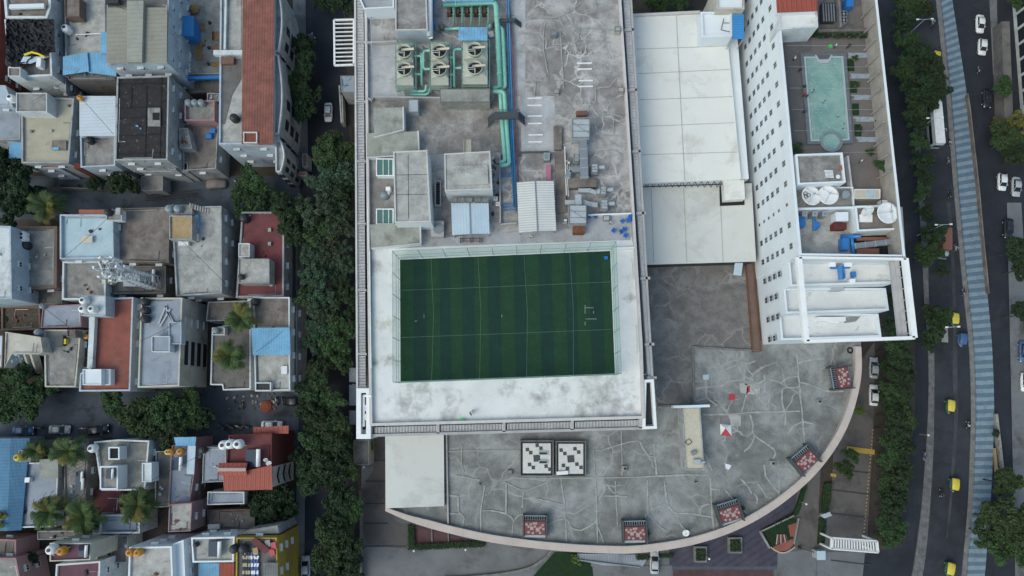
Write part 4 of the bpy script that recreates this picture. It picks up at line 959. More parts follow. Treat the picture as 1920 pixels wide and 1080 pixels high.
# duct and air handling cluster
def ahu(label, r_, z1, mat='galv', **k):
    p = pp(r_, z1); c = sum(p, Vector((0, 0)))/4; t = thing('air_handler', label, 'air handler', (c.x, c.y, RZ), 'galvanised air handlers on the roof')
    b = MB(); b.prism(inset(p, .03), RZ+.25, z1-.08); part(t, 'casing', b, M[mat])
    b = MB(); b.ring(p, .12, z1-.14, z1); a, b2, c2, d_ = q4(r_, z1); 
    for s_ in (.33, .66): b.beam((*a.lerp(d_, s_), z1-.02), (*b2.lerp(c2, s_), z1-.02), .07, .07)
    b.beam((*a.lerp(d_, .2), z1-.01), (*b2.lerp(c2, .8), z1-.01), .05, .05); part(t, 'frame', b, M['kerb'])
    b = MB(); q = inset(p, .1)
    for v in q: b.box((v.x, v.y, RZ), (.15, .15, .25))
    part(t, 'feet', b, M['dark_grey']); return t
t = ahu('large square air handler at the north end of the long grey duct', (1073, 222, 1106, 258), 29.2)
b = MB(); b.box(P(1090, 216, RZ), (1.9, .8, 1.0)); part(t, 'intake_box', b, M['brownbox'])
t = ahu('large square air handler with a rusty intake beside the blue chairs', (1067, 384, 1100, 420), 29.2)
b = MB(); b.prism(pp((1075, 421, 1096, 436), 28.0), RZ, 28.0); part(t, 'intake_box', b, M['rust'])
def duct(label, runs, w_, h_, z, mat='galv_dark'):
    t = None
    for run in runs:
        q = [P(x, y, z) for x, y in run[:-1]] if isinstance(run[-1], float) else [P(x, y, z) for x, y in run]
        if t is None: t = thing('duct', label, 'duct', (q[0].x, q[0].y, RZ), 'galvanised ducts on the roof')
        for i in range(len(q)-1):
            b = MB(); b.beam(q[i], q[i+1], w_, h_); part(t, 'duct_section', b, M[mat])
            b = MB(); u = (q[i+1]-q[i]).normalized(); n = max(1, int((q[i+1]-q[i]).length/1.4))
            for j in range(n+1):
                v = q[i].lerp(q[i+1], j/n); b.beam(v-u*.04+Vector((0, 0, .03)), v+u*.04+Vector((0, 0, .03)), w_+.1, h_+.06)
            part(t, 'flange', b, M['galv'])
    return t
duct('wide straight grey duct running south from the northern air handler', [[(1093, 262), (1096, 332)]], 1.35, 1.1, 28.4)
duct('cranked grey duct reaching the upper small fan unit', [[(1085, 360-3), (1106, 357), (1118, 361), (1126, 357)]], .7, .6, 27.6, 'galv')
duct('cranked grey duct reaching the lower small fan unit', [[(1060, 379), (1095, 379), (1108, 383), (1120, 384)]], .75, .6, 27.6, 'galv')
duct('short grey duct joining the southern air handler to the cranked ducts', [[(1084, 365), (1085, 386)]], 1.0, .8, 28.6, 'galv')
duct('curved grey duct arm west of the wide straight duct', [[(1064, 332), (1068, 318), (1090, 317)]], .9, .8, 28.0)
for x, y, w_, lab in ((1115, 315, 13, 'small fan unit east of the wide straight duct'), (1131, 357, 12, 'upper fan unit at the end of a cranked duct'), (1133, 383, 14, 'lower fan unit at the end of a cranked duct'), (1081, 296, 10, 'fan unit west of the wide straight duct')):
    p = (x-w_/2, y-w_*.65, x+w_/2, y+w_*.65); t = ahu(lab, p, 28.1); t['group'] = 'small fan units by the ducts'
    if x > 1100:
        b = MB(); c = P(x+w_*.5, y-1, 27.5); b.tube([c, c+Vector((1.1, .05, 0))], .35, 12); part(t, 'outlet', b, M['galv'])
b = MB(); b.prism(pp([(1067, 334), (1113, 332), (1120, 340), (1118, 350), (1067, 352)], 27.5), RZ, 27.5); solo('plinth', 'brown concrete plinth beneath the south end of the wide duct', 'plinth', b, M['concrete_brown'])
b = MB(); b.tube([P(1059, 275, 27.2), P(1062, 366, 27.2)], .09, 6); b.tube([P(1063, 300, 27.0), P(1065.5, 368, 27.0)], .08, 6); solo('conduit', 'pair of thin white conduits along the west side of the grey ducts', 'conduit', b, M['steel_white'])
b = MB(); b.prism(pp([(1038, 236), (1054, 236), (1053, 280), (1039, 280)], 26.8), RZ, 26.8); solo('platform', 'low brown platform west of the northern air handler', 'platform', b, M['concrete_brown'])
b = MB(); b.prism(pp([(1040, 285), (1060, 285), (1062, 398), (1044, 400)], 26.5), RZ, 26.5); solo('platform', 'long low concrete platform between the white ribbed canopy and the ducts', 'platform', b, M['concrete_brown'])
for x, y, s_, z_, lab, mt in ((1038, 62, 5.5, 27.3, 'bluish metal vent box on the cracked roof near the north end', 'galv_dark'), (1043, 171, 5, 27.0, 'square concrete vent box on the cracked roof north of the brown platform', 'concrete_light'), (1158, 54, 5, 27.4, 'concrete vent box against the east parapet near the north end', 'concrete_light'), (1164, 168, 5.5, 27.2, 'concrete vent box against the east parapet further south', 'concrete_light'),
                            (1066, 305, 3, 27.2, 'white box hanging on the thin white conduits', 'steel_white'), (1060, 413, 3.5, 27.2, 'white box beside the southern air handler', 'steel_white'), (1137, 409, 6, 26.9, 'grey steel bench box beside the white divider wall', 'galv')):
    rbox('vent_box', lab, 'vent box', (x-s_, y-s_*.8, x+s_, y+s_*.8), z_, mt, lip='kerb')
for k, (xa, xb, y) in enumerate(((1082, 1110, 118), (1083, 1110, 129), (1085, 1112, 150.5), (1085, 1112, 161.5), (989, 1017, 183.5), (989, 1017, 197), (989, 1017, 217), (990, 1016, 231), (991, 1018, 252.5), (991, 1017, 265.5))):
    b = MB(); b.beam(P(xa, y+.5, RZ+.2), P(xb, y, RZ+.2), .25, .18); o = solo('roof_strip', 'white raised joint strip in the group of '+('four on the east half' if k < 4 else 'six beside the blue pipes'), 'strip', b, M['steel_white'], 'white raised strips '+('east' if k < 4 else 'beside the pipes'))
for k in range(6):
    b = MB(); b.box(P(1060+k*9.7, 99.5, RZ), (.3, .45, .25)); solo('anchor_block', 'small pale anchor block in the row of six on the cracked roof', 'block', b, M['concrete_light'], 'row of six small anchor blocks')
for k in range(5):
    b = MB(); b.box(P(1085+k*7.2, 193.5, RZ), (.25, .3, .2)); solo('anchor_block', 'tiny pale anchor block in the row of five above the air handler', 'block', b, M['concrete_light'], 'row of five tiny anchor blocks')
lowwall('white divider wall with a rail between the ducts and the pitch end of the roof', [(1101, 403), (1184, 400)], 1.0, 'white_paint', .25)
lowwall('white divider wall joining the net corner to the east parapet', [(1146, 466), (1190, 464)], .8, 'white_paint', .3)
b = MB(); b.tube([P(690, 388, 27.6), P(691, 468, 27.6)], .1, 6); b.tube([P(693, 470, 27), P(696, 690, 27)], .07, 6); solo('pipe', 'white pipe along the west parapet beside the pitch', 'pipe', b, M['steel_white'])
for x, y0, y1, lab in ((1183, 487, 520, 'upper white conduit rail on the white roof near the east parapet'), (1191, 612, 662, 'lower white conduit rail on the white roof near the east parapet')):
    b = MB(); b.tube([P(x, y0, 26.8), P(x+2, y1, 26.8)], .08, 6)
    for k in range(3): yy = y0+(y1-y0)*k/2; b.tube([P(x-2, yy, 26.5), P(x+2, yy, 26.5)], .06, 5)
    solo('pipe', lab, 'pipe', b, M['steel_white'])
t = thing('exhaust_fan', 'blue round exhaust fan with a white outlet between the two glass skylights', 'fan', P(722, 370, RZ))
b = MB(); b.lathe(P(722, 368, RZ), [(.75, 0), (.8, .5), (.55, 1.1), (.3, 1.3)], 16); part(t, 'drum', b, M['galv_dark'], True)
b = MB(); b.box(P(730, 358, RZ), (.75, .7, 1.3)); b.box(P(729, 363, RZ), (.4, .8, .8)); part(t, 'outlet', b, M['steel_white'])
t = thing('stairwell', 'open stairwell with steps between the stair block and the lift room', 'stairwell', P(820, 350, RZ))
b = MB(); b.ring(pp((815, 338, 827, 386), 27), .2, RZ, 27); part(t, 'wall', b, M['mall_grey'])
b = MB()
for k in range(10): b.box(P(821, 342+k*4.2, RZ-.04+k*.05), (.75, .28, .1)); 
part(t, 'steps', b, M['dark_grey'])
t = rbox('water_sump', 'round grey sump lid in a square curb above the pitch netting', 'sump', (808, 414, 832, 444), 27.2, 'mall_grey')
b = MB(); b.lathe(P(822, 428, 27.2), [(.95, 0), (.95, .08)], 20); part(t, 'lid', b, M['galv_dark'])
b = MB(); b.beam(P(862, 447, 27), P(900, 447, 27), .1, .1); b.beam(P(862, 452, 27), P(900, 452, 27), .1, .1)
for x in (863, 881, 899): b.beam(P(x, 444, 27.2), P(x, 454, 27.2), .08, .9)
solo('safety_barrier', 'low brown rail frame on the roof in front of the pale blue canopy', 'rail', b, M['brownbox'])
b = MB(); b.tube([P(840, 8, 28.4), P(822, -8, 28.8)], .12, 6); solo('pipe', 'thin white pipe slanting off the west end of the pump header', 'pipe', b, M['steel_white'])
for x, y, lab in ((920, 62, 'upper white sheet lying beside the bright blue canopy'), (922, 67, 'lower white sheet lying beside the bright blue canopy')):
    b = MB(); b.box(P(x, y, RZ+.3), (.9, .55, .12), .2); solo('sheet', lab, 'sheet', b, M['steel_white'])
b = MB(); b.box(P(782, 214, RZ), (.9, .4, .3), .3); solo('bench', 'small red bench by the grey cabinet', 'bench', b, M['red'])
t = thing('pump', 'blue pump and pipes beside the white duct at the plant room', 'pump', P(811, 45, RZ)); b = MB(); b.tube([P(814, -20, 27.5), P(813, 55, 27.2)], .12, 6); part(t, 'pipe', b, M['pipe_blue']); b = MB(); b.box(P(809, 43, RZ), (.6, 1.2, .8)); b.box(P(812, 52, RZ), (.9, .6, .7)); part(t, 'motor', b, M['blue_machine'])
t = thing('pump', 'brown round pump head on the west end of the green suction header', 'pump', P(829, 54, RZ)); b = MB(); b.lathe(P(829, 54, RZ), [(.5, 0), (.55, .9), (.3, 1.2)], 10); part(t, 'body', b, M['concrete_brown']); b = MB(); b.box(P(829, 54, RZ), (1.0, .9, .15)); part(t, 'plinth', b, M['concrete'])
# canopy frame on the street side of the mall
t = thing('pergola', 'white open pergola frame cantilevered from the west side of the mall over the street', 'pergola', P(645, 80, 16))
zp = 24.0
for a, c in (((626, 37), (664, 36)), ((626, 37), (627, 122)), ((627, 122), (680, 120)), ((663, 37), (663, 121))):
    b = MB(); b.beam(P(*a, zp), P(*c, zp), .3, .35); part(t, 'frame_beam', b, M['steel_white'])
for i in range(10):
    y = 44.5+i*7.7; b = MB(); b.beam(P(627, y, zp-.03), P(663, y-1, zp-.03), .16, .25); part(t, 'slat', b, M['steel_white'])
for y in (45, 113): b = MB(); b.beam(P(628, y, zp-.3), P(664, y, 17), .2, .25); part(t, 'brace', b, M['steel_white'])
# ================================================================ podium terrace things
def onz(z0):
    def f(*a, **k): k.setdefault('z0', z0); return rbox(*a, **k)
    return f
TZ = ZP+.03
tb = onz(TZ)
def squares(b, O, U, V, cells, s_, z, m=0, th=.03):
    """cells in units of s_ on the O,U,V plan"""
    for cx, cy, k in cells:
        p = [O+U*(cx+dx*k/2)*s_+V*(cy+dy*k/2)*s_ for dx, dy in ((-1, -1), (1, -1), (1, 1), (-1, 1))]
        b.prism(ccw(p), z, z+th, m)
for r_, cells, lab in (((975, 826, 1038, 893), [(-2.5, 2.6, 1), (-1.6, 1.7, 1), (-2.2, -1.6, 1), (-1.2, -2.5, 1), (0, 0, 1.9), (.4, 3.6, 1), (1.4, 2.7, 1), (2.5, -2.4, 1), (3.5, -3.3, 1)], 'chequered cream skylight deck with two glass hatches south of the mall louvres'),
                      ((1042, 827, 1099, 894), [(-2.6, 2.6, 1), (-1.6, 1.6, 1), (-2.3, -1.7, 1), (-1.2, -2.6, 1), (0, 0, 2), (1.4, 2.7, 1), (2.4, 1.7, 1), (1.6, -1.6, 1), (2.7, -2.6, 1)], 'chequered cream skylight deck with a pale bench at its lower left corner')):
    zt = 15.3; p = pp(r_, zt); c = sum(p, Vector((0, 0)))/4; t = thing('skylight_deck', lab, 'skylight deck', (c.x, c.y, TZ), 'pair of chequered skylight decks')
    b = MB(); b.prism(inset(p, .1), TZ, zt-.25); part(t, 'curb', b, M['dark_grey']); b = MB(); b.ring(p, .16, TZ, zt); part(t, 'rim', b, M['kerb'])
    q = inset(p, .5); b = MB(); b.prism(q, zt-.26, zt-.15); part(t, 'deck', b, M['tile_cream'])
    b = MB(); squares(b, c, Vector((1, .03)), Vector((-.03, 1)), cells, .62, zt-.15); part(t, 'dark_tiles', b, M['tile_dark'])
    if r_[0] == 975:
        for y in (850, 866.5):
            h_ = MB(); h_.ring(pp((1010, y-3.5, 1027, y+3.5), zt+.1), .14, zt-.12, zt+.1); hh = part(t, 'hatch', h_, M['galv']); g2 = MB(); g2.prism(pp((1011, y-2.6, 1026, y+2.6), zt), zt-.11, zt-.02); part(hh, 'glass', g2, M['glass'])
    else:
        b = MB(); b.box(P(1054, 886.5, zt-.1), (2.0, .6, .4), .04); part(t, 'bench', b, M['steel_white'])
for (x, y, deg, lab) in ((1003, 988, 3, 'red patterned roof lantern at the south west bend of the curved coping'), (1191, 998, 1, 'red patterned roof lantern with weeds at the bottom of the curve'), (1369, 962, -14, 'red patterned roof lantern standing nearest the small white dish'), (1512, 863, -36, 'red patterned roof lantern set diagonally beside the curved coping'), (1580, 708, -93, 'red patterned roof lantern nearest the hotel wall')):
    zt = 16.0; c = P(x, y, zt); U = Vector((math.cos(R(-deg)), math.sin(R(-deg))))
    V = Vector((-U.y, U.x)); C2 = c.to_2d(); rz = math.atan2(U.y, U.x)
    t = thing('roof_lantern', lab, 'roof lantern', (c.x, c.y, TZ), 'red patterned roof lanterns along the coping')
    def loc(a, b_): q = C2+U*a+V*b_; return (q.x, q.y)
    b = MB(); b.box((*loc(0, -.1), TZ), (3.9, 2.6, zt-TZ-.25), rz); part(t, 'body', b, M['frame_dark'])
    b = MB(); b.box((*loc(0, -.15), zt-.24), (3.6, 2.1, .2), rz); part(t, 'tiled_top', b, M['tile_red'])
    b = MB(); squares(b, C2+V*-.15, U, V, [(-4, 1.5, 1), (-3, .5, 1), (-2, 1.5, 1), (-1.5, -.2, 1.6), (-3, -2, 1), (-1, -2.4, 1), (0, .6, 1), (.5, 2, 1), (1.3, -.8, 1.8), (2.6, .2, 1), (3.6, 1.2, 1), (2.4, -2.3, 1), (4, -.5, 1), (-.6, 1.9, 1)], .37, zt-.04, 0, .02); part(t, 'pale_tiles', b, M['tile_pale'])
    for s_ in (-1, 1): b = MB(); b.box((*loc(s_*2.0, 0), TZ), (.22, 3.9, zt-TZ+.1), rz); part(t, 'side_panel', b, M['frame_dark'])
    b = MB()
    for k in range(9): b.box((*loc(-1.6+k*.4, 1.45), TZ+.4), (.1, .6, zt-TZ-.6), rz)
    b.box((*loc(0, 1.85), zt-.2), (4.0, .15, .2), rz); part(t, 'louvre', b, M['galv_dark'])
    b = MB(); b.box((*loc(0, -1.7), TZ), (3.7, .55, .7), rz); part(t, 'louvre', b, M['galv'])
t = building('stair_block', 'long cream topped stair block with a sloping purple grey side on the terrace', 'stair block', [(1278, 764), (1313, 764), (1321, 882), (1285, 882)], 17.2, 'plaster_grey', 'cream', (.2, .25), base=TZ, wins=False)
b = MB(); b.beam(P(1262, 763, 17.9), P(1331, 761, 17.9), .45, 1.6); part(t, 'screen_wall', b, M['white_wall'])
for (x, y, w_, lab, mt) in ((1300, 849, 4.5, 'tilted blue grey box on the cream stair block', 'galv_dark'), (1306, 866, 6, 'blue grey unit with a white outlet at the end of the cream stair block', 'galv')):
    b = MB(); b.box(P(x, y, 17.3), (w_*.19, w_*.15, .6), .3 if w_ < 5 else 0)
    if w_ > 5: b.tube([P(1312, 867, 17.7), P(1322, 866, 17.7)], .16, 8)
    solo('ventilation_unit', lab, 'ventilation unit', b, M[mt])
b = MB(); q = [P(1284, 829, 17.5), P(1291, 823, 17.5), P(1298, 829, 17.5), P(1290, 835, 17.5)]
for i in range(4): b.beam(q[i], q[(i+1) % 4], .08, .08)
solo('clothes_rack', 'small empty square metal frame lying on the cream stair block', 'frame', b, M['dark_grey'])
b = MB(); c = P(1360, 806, 14.5); pr = q4([(1350, 795), (1371, 797), (1372, 818), (1351, 816)], 14.1); ap = Vector((c.x, c.y+.3, 14.75))
v4 = [Vector((q.x, q.y, 14.1)) for q in pr]
for i in range(4): b.face([v4[(i+1) % 4], v4[i], ap], 1 if i == 2 else 0)
solo('tent_canopy', 'small four sided canopy with one red panel and three white panels on the terrace', 'canopy', b, [M['steel_white'], M['red']])
def decal(name, lab, cat, poly, mat, z=TZ, th=.015): b = MB(); b.prism(pp(poly, z+th), z-.005, z+th); return solo(name, lab, cat, b, M[mat])
decal('cover_plate', 'square red cover plate lying on the terrace', 'plate', (1367, 739, 1378, 750), 'red', th=.08)
decal('cover_plate', 'slim crimson flag shaped plate lying on the terrace', 'plate', [(1402, 724), (1406, 723), (1406, 735), (1401, 737), (1403, 730)], 'red', th=.06)
decal('roof_patch', 'pale grey repair patch beside the slim crimson plate', 'patch', [(1386, 718), (1425, 722), (1424, 741), (1388, 737)], 'concrete_light', TZ, .012)
decal('roof_patch', 'rounded pale repair patch above the small red and white canopy', 'patch', [(1350, 782), (1362, 780), (1369, 786), (1370, 796), (1350, 796)], 'kerb', TZ, .02)
decal('roof_patch', 'pale grey rectangular repair patch east of the red and white canopy', 'patch', [(1366, 777), (1389, 778), (1389, 799), (1369, 798)], 'concrete_light', TZ, .01)
decal('roof_patch', 'pale green repair patch near the expansion curb corner', 'patch', [(1318, 703), (1329, 702), (1329, 712), (1319, 712)], 'paleblue', TZ, .02)
decal('cloth', 'white crumpled cloth lying south of the cream stair block', 'cloth', [(1360, 869), (1371, 872), (1370, 876), (1366, 881), (1361, 878)], 'cloth_white', TZ, .1)
for x, y, s_, lab in ((1171, 879, 5, 'square concrete vent with a dark round hole mid terrace'), (1449, 869, 5, 'square concrete vent with a dark round hole beside the diagonal lantern'), (1536, 753, 4, 'square dark grey vent in the eastern part of the terrace')):
    t = tb('vent_box', lab, 'vent box', (x-s_, y-s_, x+s_, y+s_), 14.7, 'concrete'); b = MB(); b.lathe(P(x+1, y, 14.7), [(.22, 0), (.22, .12)], 12); part(t, 'vent_pipe', b, M['black'])
for x, y, lab in ((1067, 884, 'low concrete block on the terrace west of the chequered decks'), (957, 886, 'small concrete block on the terrace by the cream membrane')): tb('concrete_block', lab, 'block', (x-6, y-5, x+4, y+4), 14.5, 'concrete_dark', top='concrete')
def dish(label, x, y, z0, zc, r_, tilt, az, mat='steel_white', mount='galv', group='satellite dishes', blocked=False):
    c = P(x, y, zc); t = thing('satellite_dish', label, 'satellite dish', (c.x, c.y, z0), group)
    ax = Vector((math.sin(R(tilt))*math.sin(R(az)), math.sin(R(tilt))*math.cos(R(az)), math.cos(R(tilt))))
    prof = [(r_*k/6, .22*r_*(k/6)**2) for k in range(1, 7)]; pr2 = [(a, b_-.05) for a, b_ in prof]
    b = MB(); b.lathe(c, [(.02, 0)]+prof+pr2[::-1], 28, axis=ax); part(t, 'reflector', b, M[mat], True)
    f = c+ax*r_*.75; b = MB(); q = ax.to_track_quat('Z', 'Y')
    for k in range(3):
        a = 2.1*k; e = c+q @ Vector((r_*.9*math.cos(a), r_*.9*math.sin(a), .18*r_)); b.tube([e, f], .03*max(1, r_), 5)
    part(t, 'feed_strut', b, M[mount]); b = MB(); b.tube([f-ax*.15*r_, f+ax*.12*r_], .1*r_, 8); part(t, 'feed_horn', b, M[mount])
    b = MB(); b.tube([(c.x, c.y, z0), c-ax*.05], .06*max(1, r_), 8); part(t, 'mast', b, M[mount]); return t
dish('small white satellite dish standing alone on the terrace by the coping', 1286, 999, TZ, 15.0, .6, 18, 190)
b = MB(); b.tube([P(1289, 1003, 14.3), P(1296, 1012, 14.8)], .04, 5); solo('cable', 'thin cable from the small dish to the coping', 'cable', b, M['black'])
for x, y, r1, lab in ((1594, 657, .5, 'dark tyre lying by the hotel wall'), ):
    b = MB(); n = 16
    for i in range(n):
        a0, a1 = 2*math.pi*i/n, 2*math.pi*(i+1)/n; c = P(x, y, TZ+.15); b.tube([c+Vector((.45*math.cos(a0), .45*math.sin(a0), 0)), c+Vector((.45*math.cos(a1), .45*math.sin(a1), 0))], .14, 6, cap=False)
    solo('tyre', lab, 'tyre', b, M['tyre'], smooth=True)
# ================================================================ hotel roof
HZ = ZD+.0
hb = onz(HZ)
t = building('rooftop_room', 'hotel stair room with a red ribbed roof and stained white front wall', 'room', [(1455, -40), (1530, -40), (1534, 51), (1462, 55)], 34.2, 'plaster_white', 'white_stained', (.25, .3), base=HZ, wins=False)
b = MB(); w4 = q4([(1453, -40), (1531, -40), (1533, 21), (1457, 24)], 35.6); ribbed(b, w4, [35.6]*4, 16, .06); part(t, 'red_roof', b, M['redsheet'])
b = MB(); b.prism(pp([(1454, -40), (1530, -40), (1532, 20), (1458, 23)], 35.4), 34.2, 35.4); part(t, 'upper_wall', b, M['white_wall'])
lowwall('dark hedge planter wall between the pool deck and the hotel plant yard', [(1535, 57), (1640, 55)], 1.3, 'concrete_dark', .5, HZ)
b = MB(); 
for k in range(300):
    x, y = random.uniform(1522, 1637), random.uniform(56, 70); c = P(x, y, HZ+random.uniform(.2, 1.1)); s_ = .22; a = random.uniform(0, 6); n = Vector((random.uniform(-1, 1), random.uniform(-1, 1), 1)).normalized(); u = n.cross(Vector((math.cos(a), math.sin(a), 0))).normalized()*s_; v = n.cross(u).normalized()*s_
    b.face([c-u-v, c+u-v, c+u+v, c-u+v])
o = solo('hedge', 'thin clipped green hedge strip at the north end of the pool deck', 'hedge', b, M['leaf_dark'])
patch(hotel, 'yard_floor', [(1536, -60), (1640, -60), (1646, 52), (1537, 54)], HZ+.01, 'concrete_dark')
for y in (26, 37.5):
    t = hb('condenser', ('upper' if y < 30 else 'lower')+' twin fan condenser unit in the hotel plant yard', 'condenser', (1576, y-5.5, 1588, y+5), 31.2, 'galv', lip='kerb', group='twin fan condensers')
    for dx in (-2.8, 3.0):
        for dy in (-2.4, 2.4): b = MB(); b.lathe(P(1582+dx, y+dy, 31.2), [(.22, 0), (.22, .06)], 12); part(t, 'fan', b, M['black'])
b = MB(); b.beam(P(1570, -50, 31.6), P(1577, 50, 31.6), .35, 1.6); solo('yard_wall', 'pale dividing wall west of the twin fan condensers', 'wall', b, M['kerb'])
hb('water_tank', 'bright blue square tank at the top of the hotel plant yard', 'tank', (1588, -8, 1600, 12), 31.8, 'plastic_blue', lip='blue_machine')
t = hb('chiller', 'low grey chiller with an open pipe bundle in the hotel plant yard', 'chiller', (1541, 5, 1566, 40), 31.0, 'dark_grey')
b = MB()
for k in range(5): b.tube([P(1543+k*5, 7, 31.2), P(1545+k*5, 40, 31.2)], .1, 6)
part(t, 'pipe', b, M['galv_dark'])
# pool
t = thing('swimming_pool', 'rectangular teal rooftop pool with a grey stone rim on the hotel deck', 'pool', P(1550, 190, HZ)); ZW = HZ+.28
pol = [(1504, 103), (1529, 104), (1536, 115), (1553, 115), (1560, 104), (1584, 103), (1597, 266), (1576, 268), (1541, 271), (1517, 267)]
rim = [(1504, 103), (1584, 102), (1597, 266), (1517, 268)]
b = MB(); p = pp(rim, HZ+.5); b.ring(inset(p, -.25), .55, HZ-.02, HZ+.5); part(t, 'stone_rim', b, M['poolcoping'])
b = MB(); b.ring(inset(p, .3), .28, HZ-.02, HZ+.48); part(t, 'white_edge', b, M['galv'])
b = MB(); b.prism(inset(p, .4), HZ-.02, ZW); part(t, 'water', b, M['pool'])
b = MB(); oc = [(1528, 103), (1534, 115), (1537, 118), (1553, 118), (1557, 114), (1561, 103)]; b.prism(pp(oc, HZ+.55), HZ, HZ+.55); part(t, 'bay_step', b, M['galv'])
b = MB(); b.prism(pp([(1531, 103), (1536, 111), (1553, 111), (1558, 103)], HZ+.58), HZ+.5, HZ+.58); part(t, 'bay_floor', b, M['deck_dark'])
t = thing('jacuzzi', 'round green whirlpool tub at the south end of the rooftop pool', 'hot tub', P(1559, 265, HZ)); c = P(1559, 265, HZ+.7)
b = MB(); b.lathe((c.x, c.y, HZ), [(1.75, 0), (1.85, .7), (1.5, .75), (1.42, .45)], 32); part(t, 'rim', b, M['galv_dark'], False); b = MB(); b.lathe((c.x, c.y, HZ+.5), [(1.43, 0), (1.43, .04)], 32); part(t, 'water', b, M['pool'])
patch(hotel, 'deck_paving', [(1468, 66), (1521, 62), (1522, 95), (1500, 98), (1515, 270), (1490, 285)], HZ+.01, 'deck_dark')
mk('cabana_tile', (.30, .35, .40), .3, 2, stain=(.2, .24, .3), sts=1.5)
for y, x in ((104, 1590), (143, 1592), (183, 1596), (224, 1600), (262, 1606)):
    patch(hotel, 'stone_path', [(x, y-5), (x+40, y-5), (x+41, y+4), (x+1, y+4)], HZ+.02, 'cabana_tile')
for y, x in ((122, 1589), (163, 1594), (205, 1598), (244, 1602)):
    patch(hotel, 'planting_bed', [(x, y-11), (x+12, y-11), (x+13, y+11), (x+1, y+11)], HZ+.05, 'hedge', .06)
    patch(hotel, 'paver_square', [(x+1, y+17), (x+7, y+17), (x+7, y+23), (x+1, y+23)], HZ+.04, 'concrete_dark', .03)
for k in range(6):
    y = 85+k*40; a = P(1466+y*.09, y, 31.2); c = P(1640+y*.09, y, 31.2); b = MB(); b.tube([a, a.lerp(c, .5)-Vector((0, 0, .15)), c], .022, 4)
    solo('overhead_cable', 'thin cable strung across the pool deck', 'cable', b, M['galv'], 'cables across the pool deck')
t = building('rooftop_room', 'hotel stair room with a dark roof and white parapet south of the whirlpool', 'room', [(1492, 289), (1580, 286), (1586, 342), (1497, 346)], 33.6, 'white_wall', 'mall_roof_brown', (.28, .5), base=HZ, wins=False)
for (x, y, w_, h_, mt, lab, nm) in ((1554, 326, 16, 15, 'cloth_white', 'white slatted table on the dark stair room roof', 'table'), (1573, 330, 6, 6, 'steel_white', 'white round disc beside the white slatted table', 'disc'), (1578, 314, 4, 9, 'terracotta_plain', 'small rusty orange box in the corner of the dark roof', 'box')):
    b = MB(); c = P(x, y, 34.1)
    if nm == 'disc': b.lathe((c.x, c.y, 33.7), [(.3, 0), (.36, .1), (.3, .2)], 16)
    elif nm == 'table':
        for k in range(6): b.box((c.x, c.y-.6+k*.22, 34.2), (w_*.085, .15, .05), -.1)
        for s_ in ((-1, -1), (1, -1), (1, 1), (-1, 1)): b.box((c.x+s_[0]*.55, c.y+s_[1]*.5, 33.63), (.06, .06, .57))
    else: b.box((c.x, c.y, 33.63), (w_*.08, h_*.08, .45))
    solo(nm, lab, nm, b, M[mt])
lowwall('white wall between the dish deck and the pool deck', [(1590, 292), (1602, 390)], 1.2, 'mall_trim', .3, HZ)
building('dish_deck', 'lower brown roof deck carrying the two large white dishes', 'roof deck', [(1488, 352), (1600, 350), (1602, 389), (1492, 391)], 31.0, 'white_wall', 'mall_roof_brown', (.2, .4), base=HZ, wins=False)
dish('large white satellite dish with black cables draped on it, above the utility yard', 1520, 368, 31, 32.2, 1.65, 6, 60)
dish('large clean white satellite dish touching the cable covered dish', 1552, 367, 31, 32.4, 1.62, 6, 300)
b = MB(); c = P(1512, 366, 32.6)
for k in range(3):
    for i in range(14):
        a0, a1 = 2*math.pi*i/14, 2*math.pi*(i+1)/14; o_ = c+Vector((.35*math.cos(k*2.1), .3*math.sin(k*2.1), .1*k)); b.tube([o_+Vector((.3*math.cos(a0), .3*math.sin(a0), 0)), o_+Vector((.3*math.cos(a1), .3*math.sin(a1), 0))], .05, 5, cap=False)
solo('cable_coil', 'coils of black cable lying in the large white dish', 'cable', b, M['black'])
b = MB(); b.lathe(P(1582, 367, 31), [(.65, 0), (.68, .8), (.6, .9)], 20); solo('drum', 'round bluish drum lid beside the two large dishes', 'drum', b, M['tank_grey'])
building('dish_deck', 'east roof deck with a white parapet carrying the round and the folded dish', 'roof deck', [(1603, 386), (1686, 383), (1690, 430), (1608, 434)], 32.0, 'white_wall', 'concrete_brown', (.3, .6), base=HZ, wins=False)
dish('large round white dish at the east edge of the hotel roof', 1662, 400, 32, 33.6, 1.75, 5, 120)
dish('tilted oval white dish beside the large round dish', 1628, 397, 32, 33.0, 1.1, 62, 300)
b = MB(); b.prism(pp((1612, 402, 1636, 416), 32.4), 32.05, 32.4); solo('plinth', 'white plinth under the tilted oval dish', 'plinth', b, M['white_paint'])
t = hb('work_table', 'long table with cream and pale blue halves on the hotel roof', 'table', (1602, 355, 1650, 372), 31.2, 'cream', lip='steel_white'); b = MB(); b.prism(pp((1624, 356, 1642, 371), 31.26), 31.2, 31.26); part(t, 'blue_cloth', b, M['paleblue'])
hb('box', 'white box beside the long table near the east parapet', 'box', (1653, 374, 1677, 381), 31.5, 'steel_white', lip='kerb')
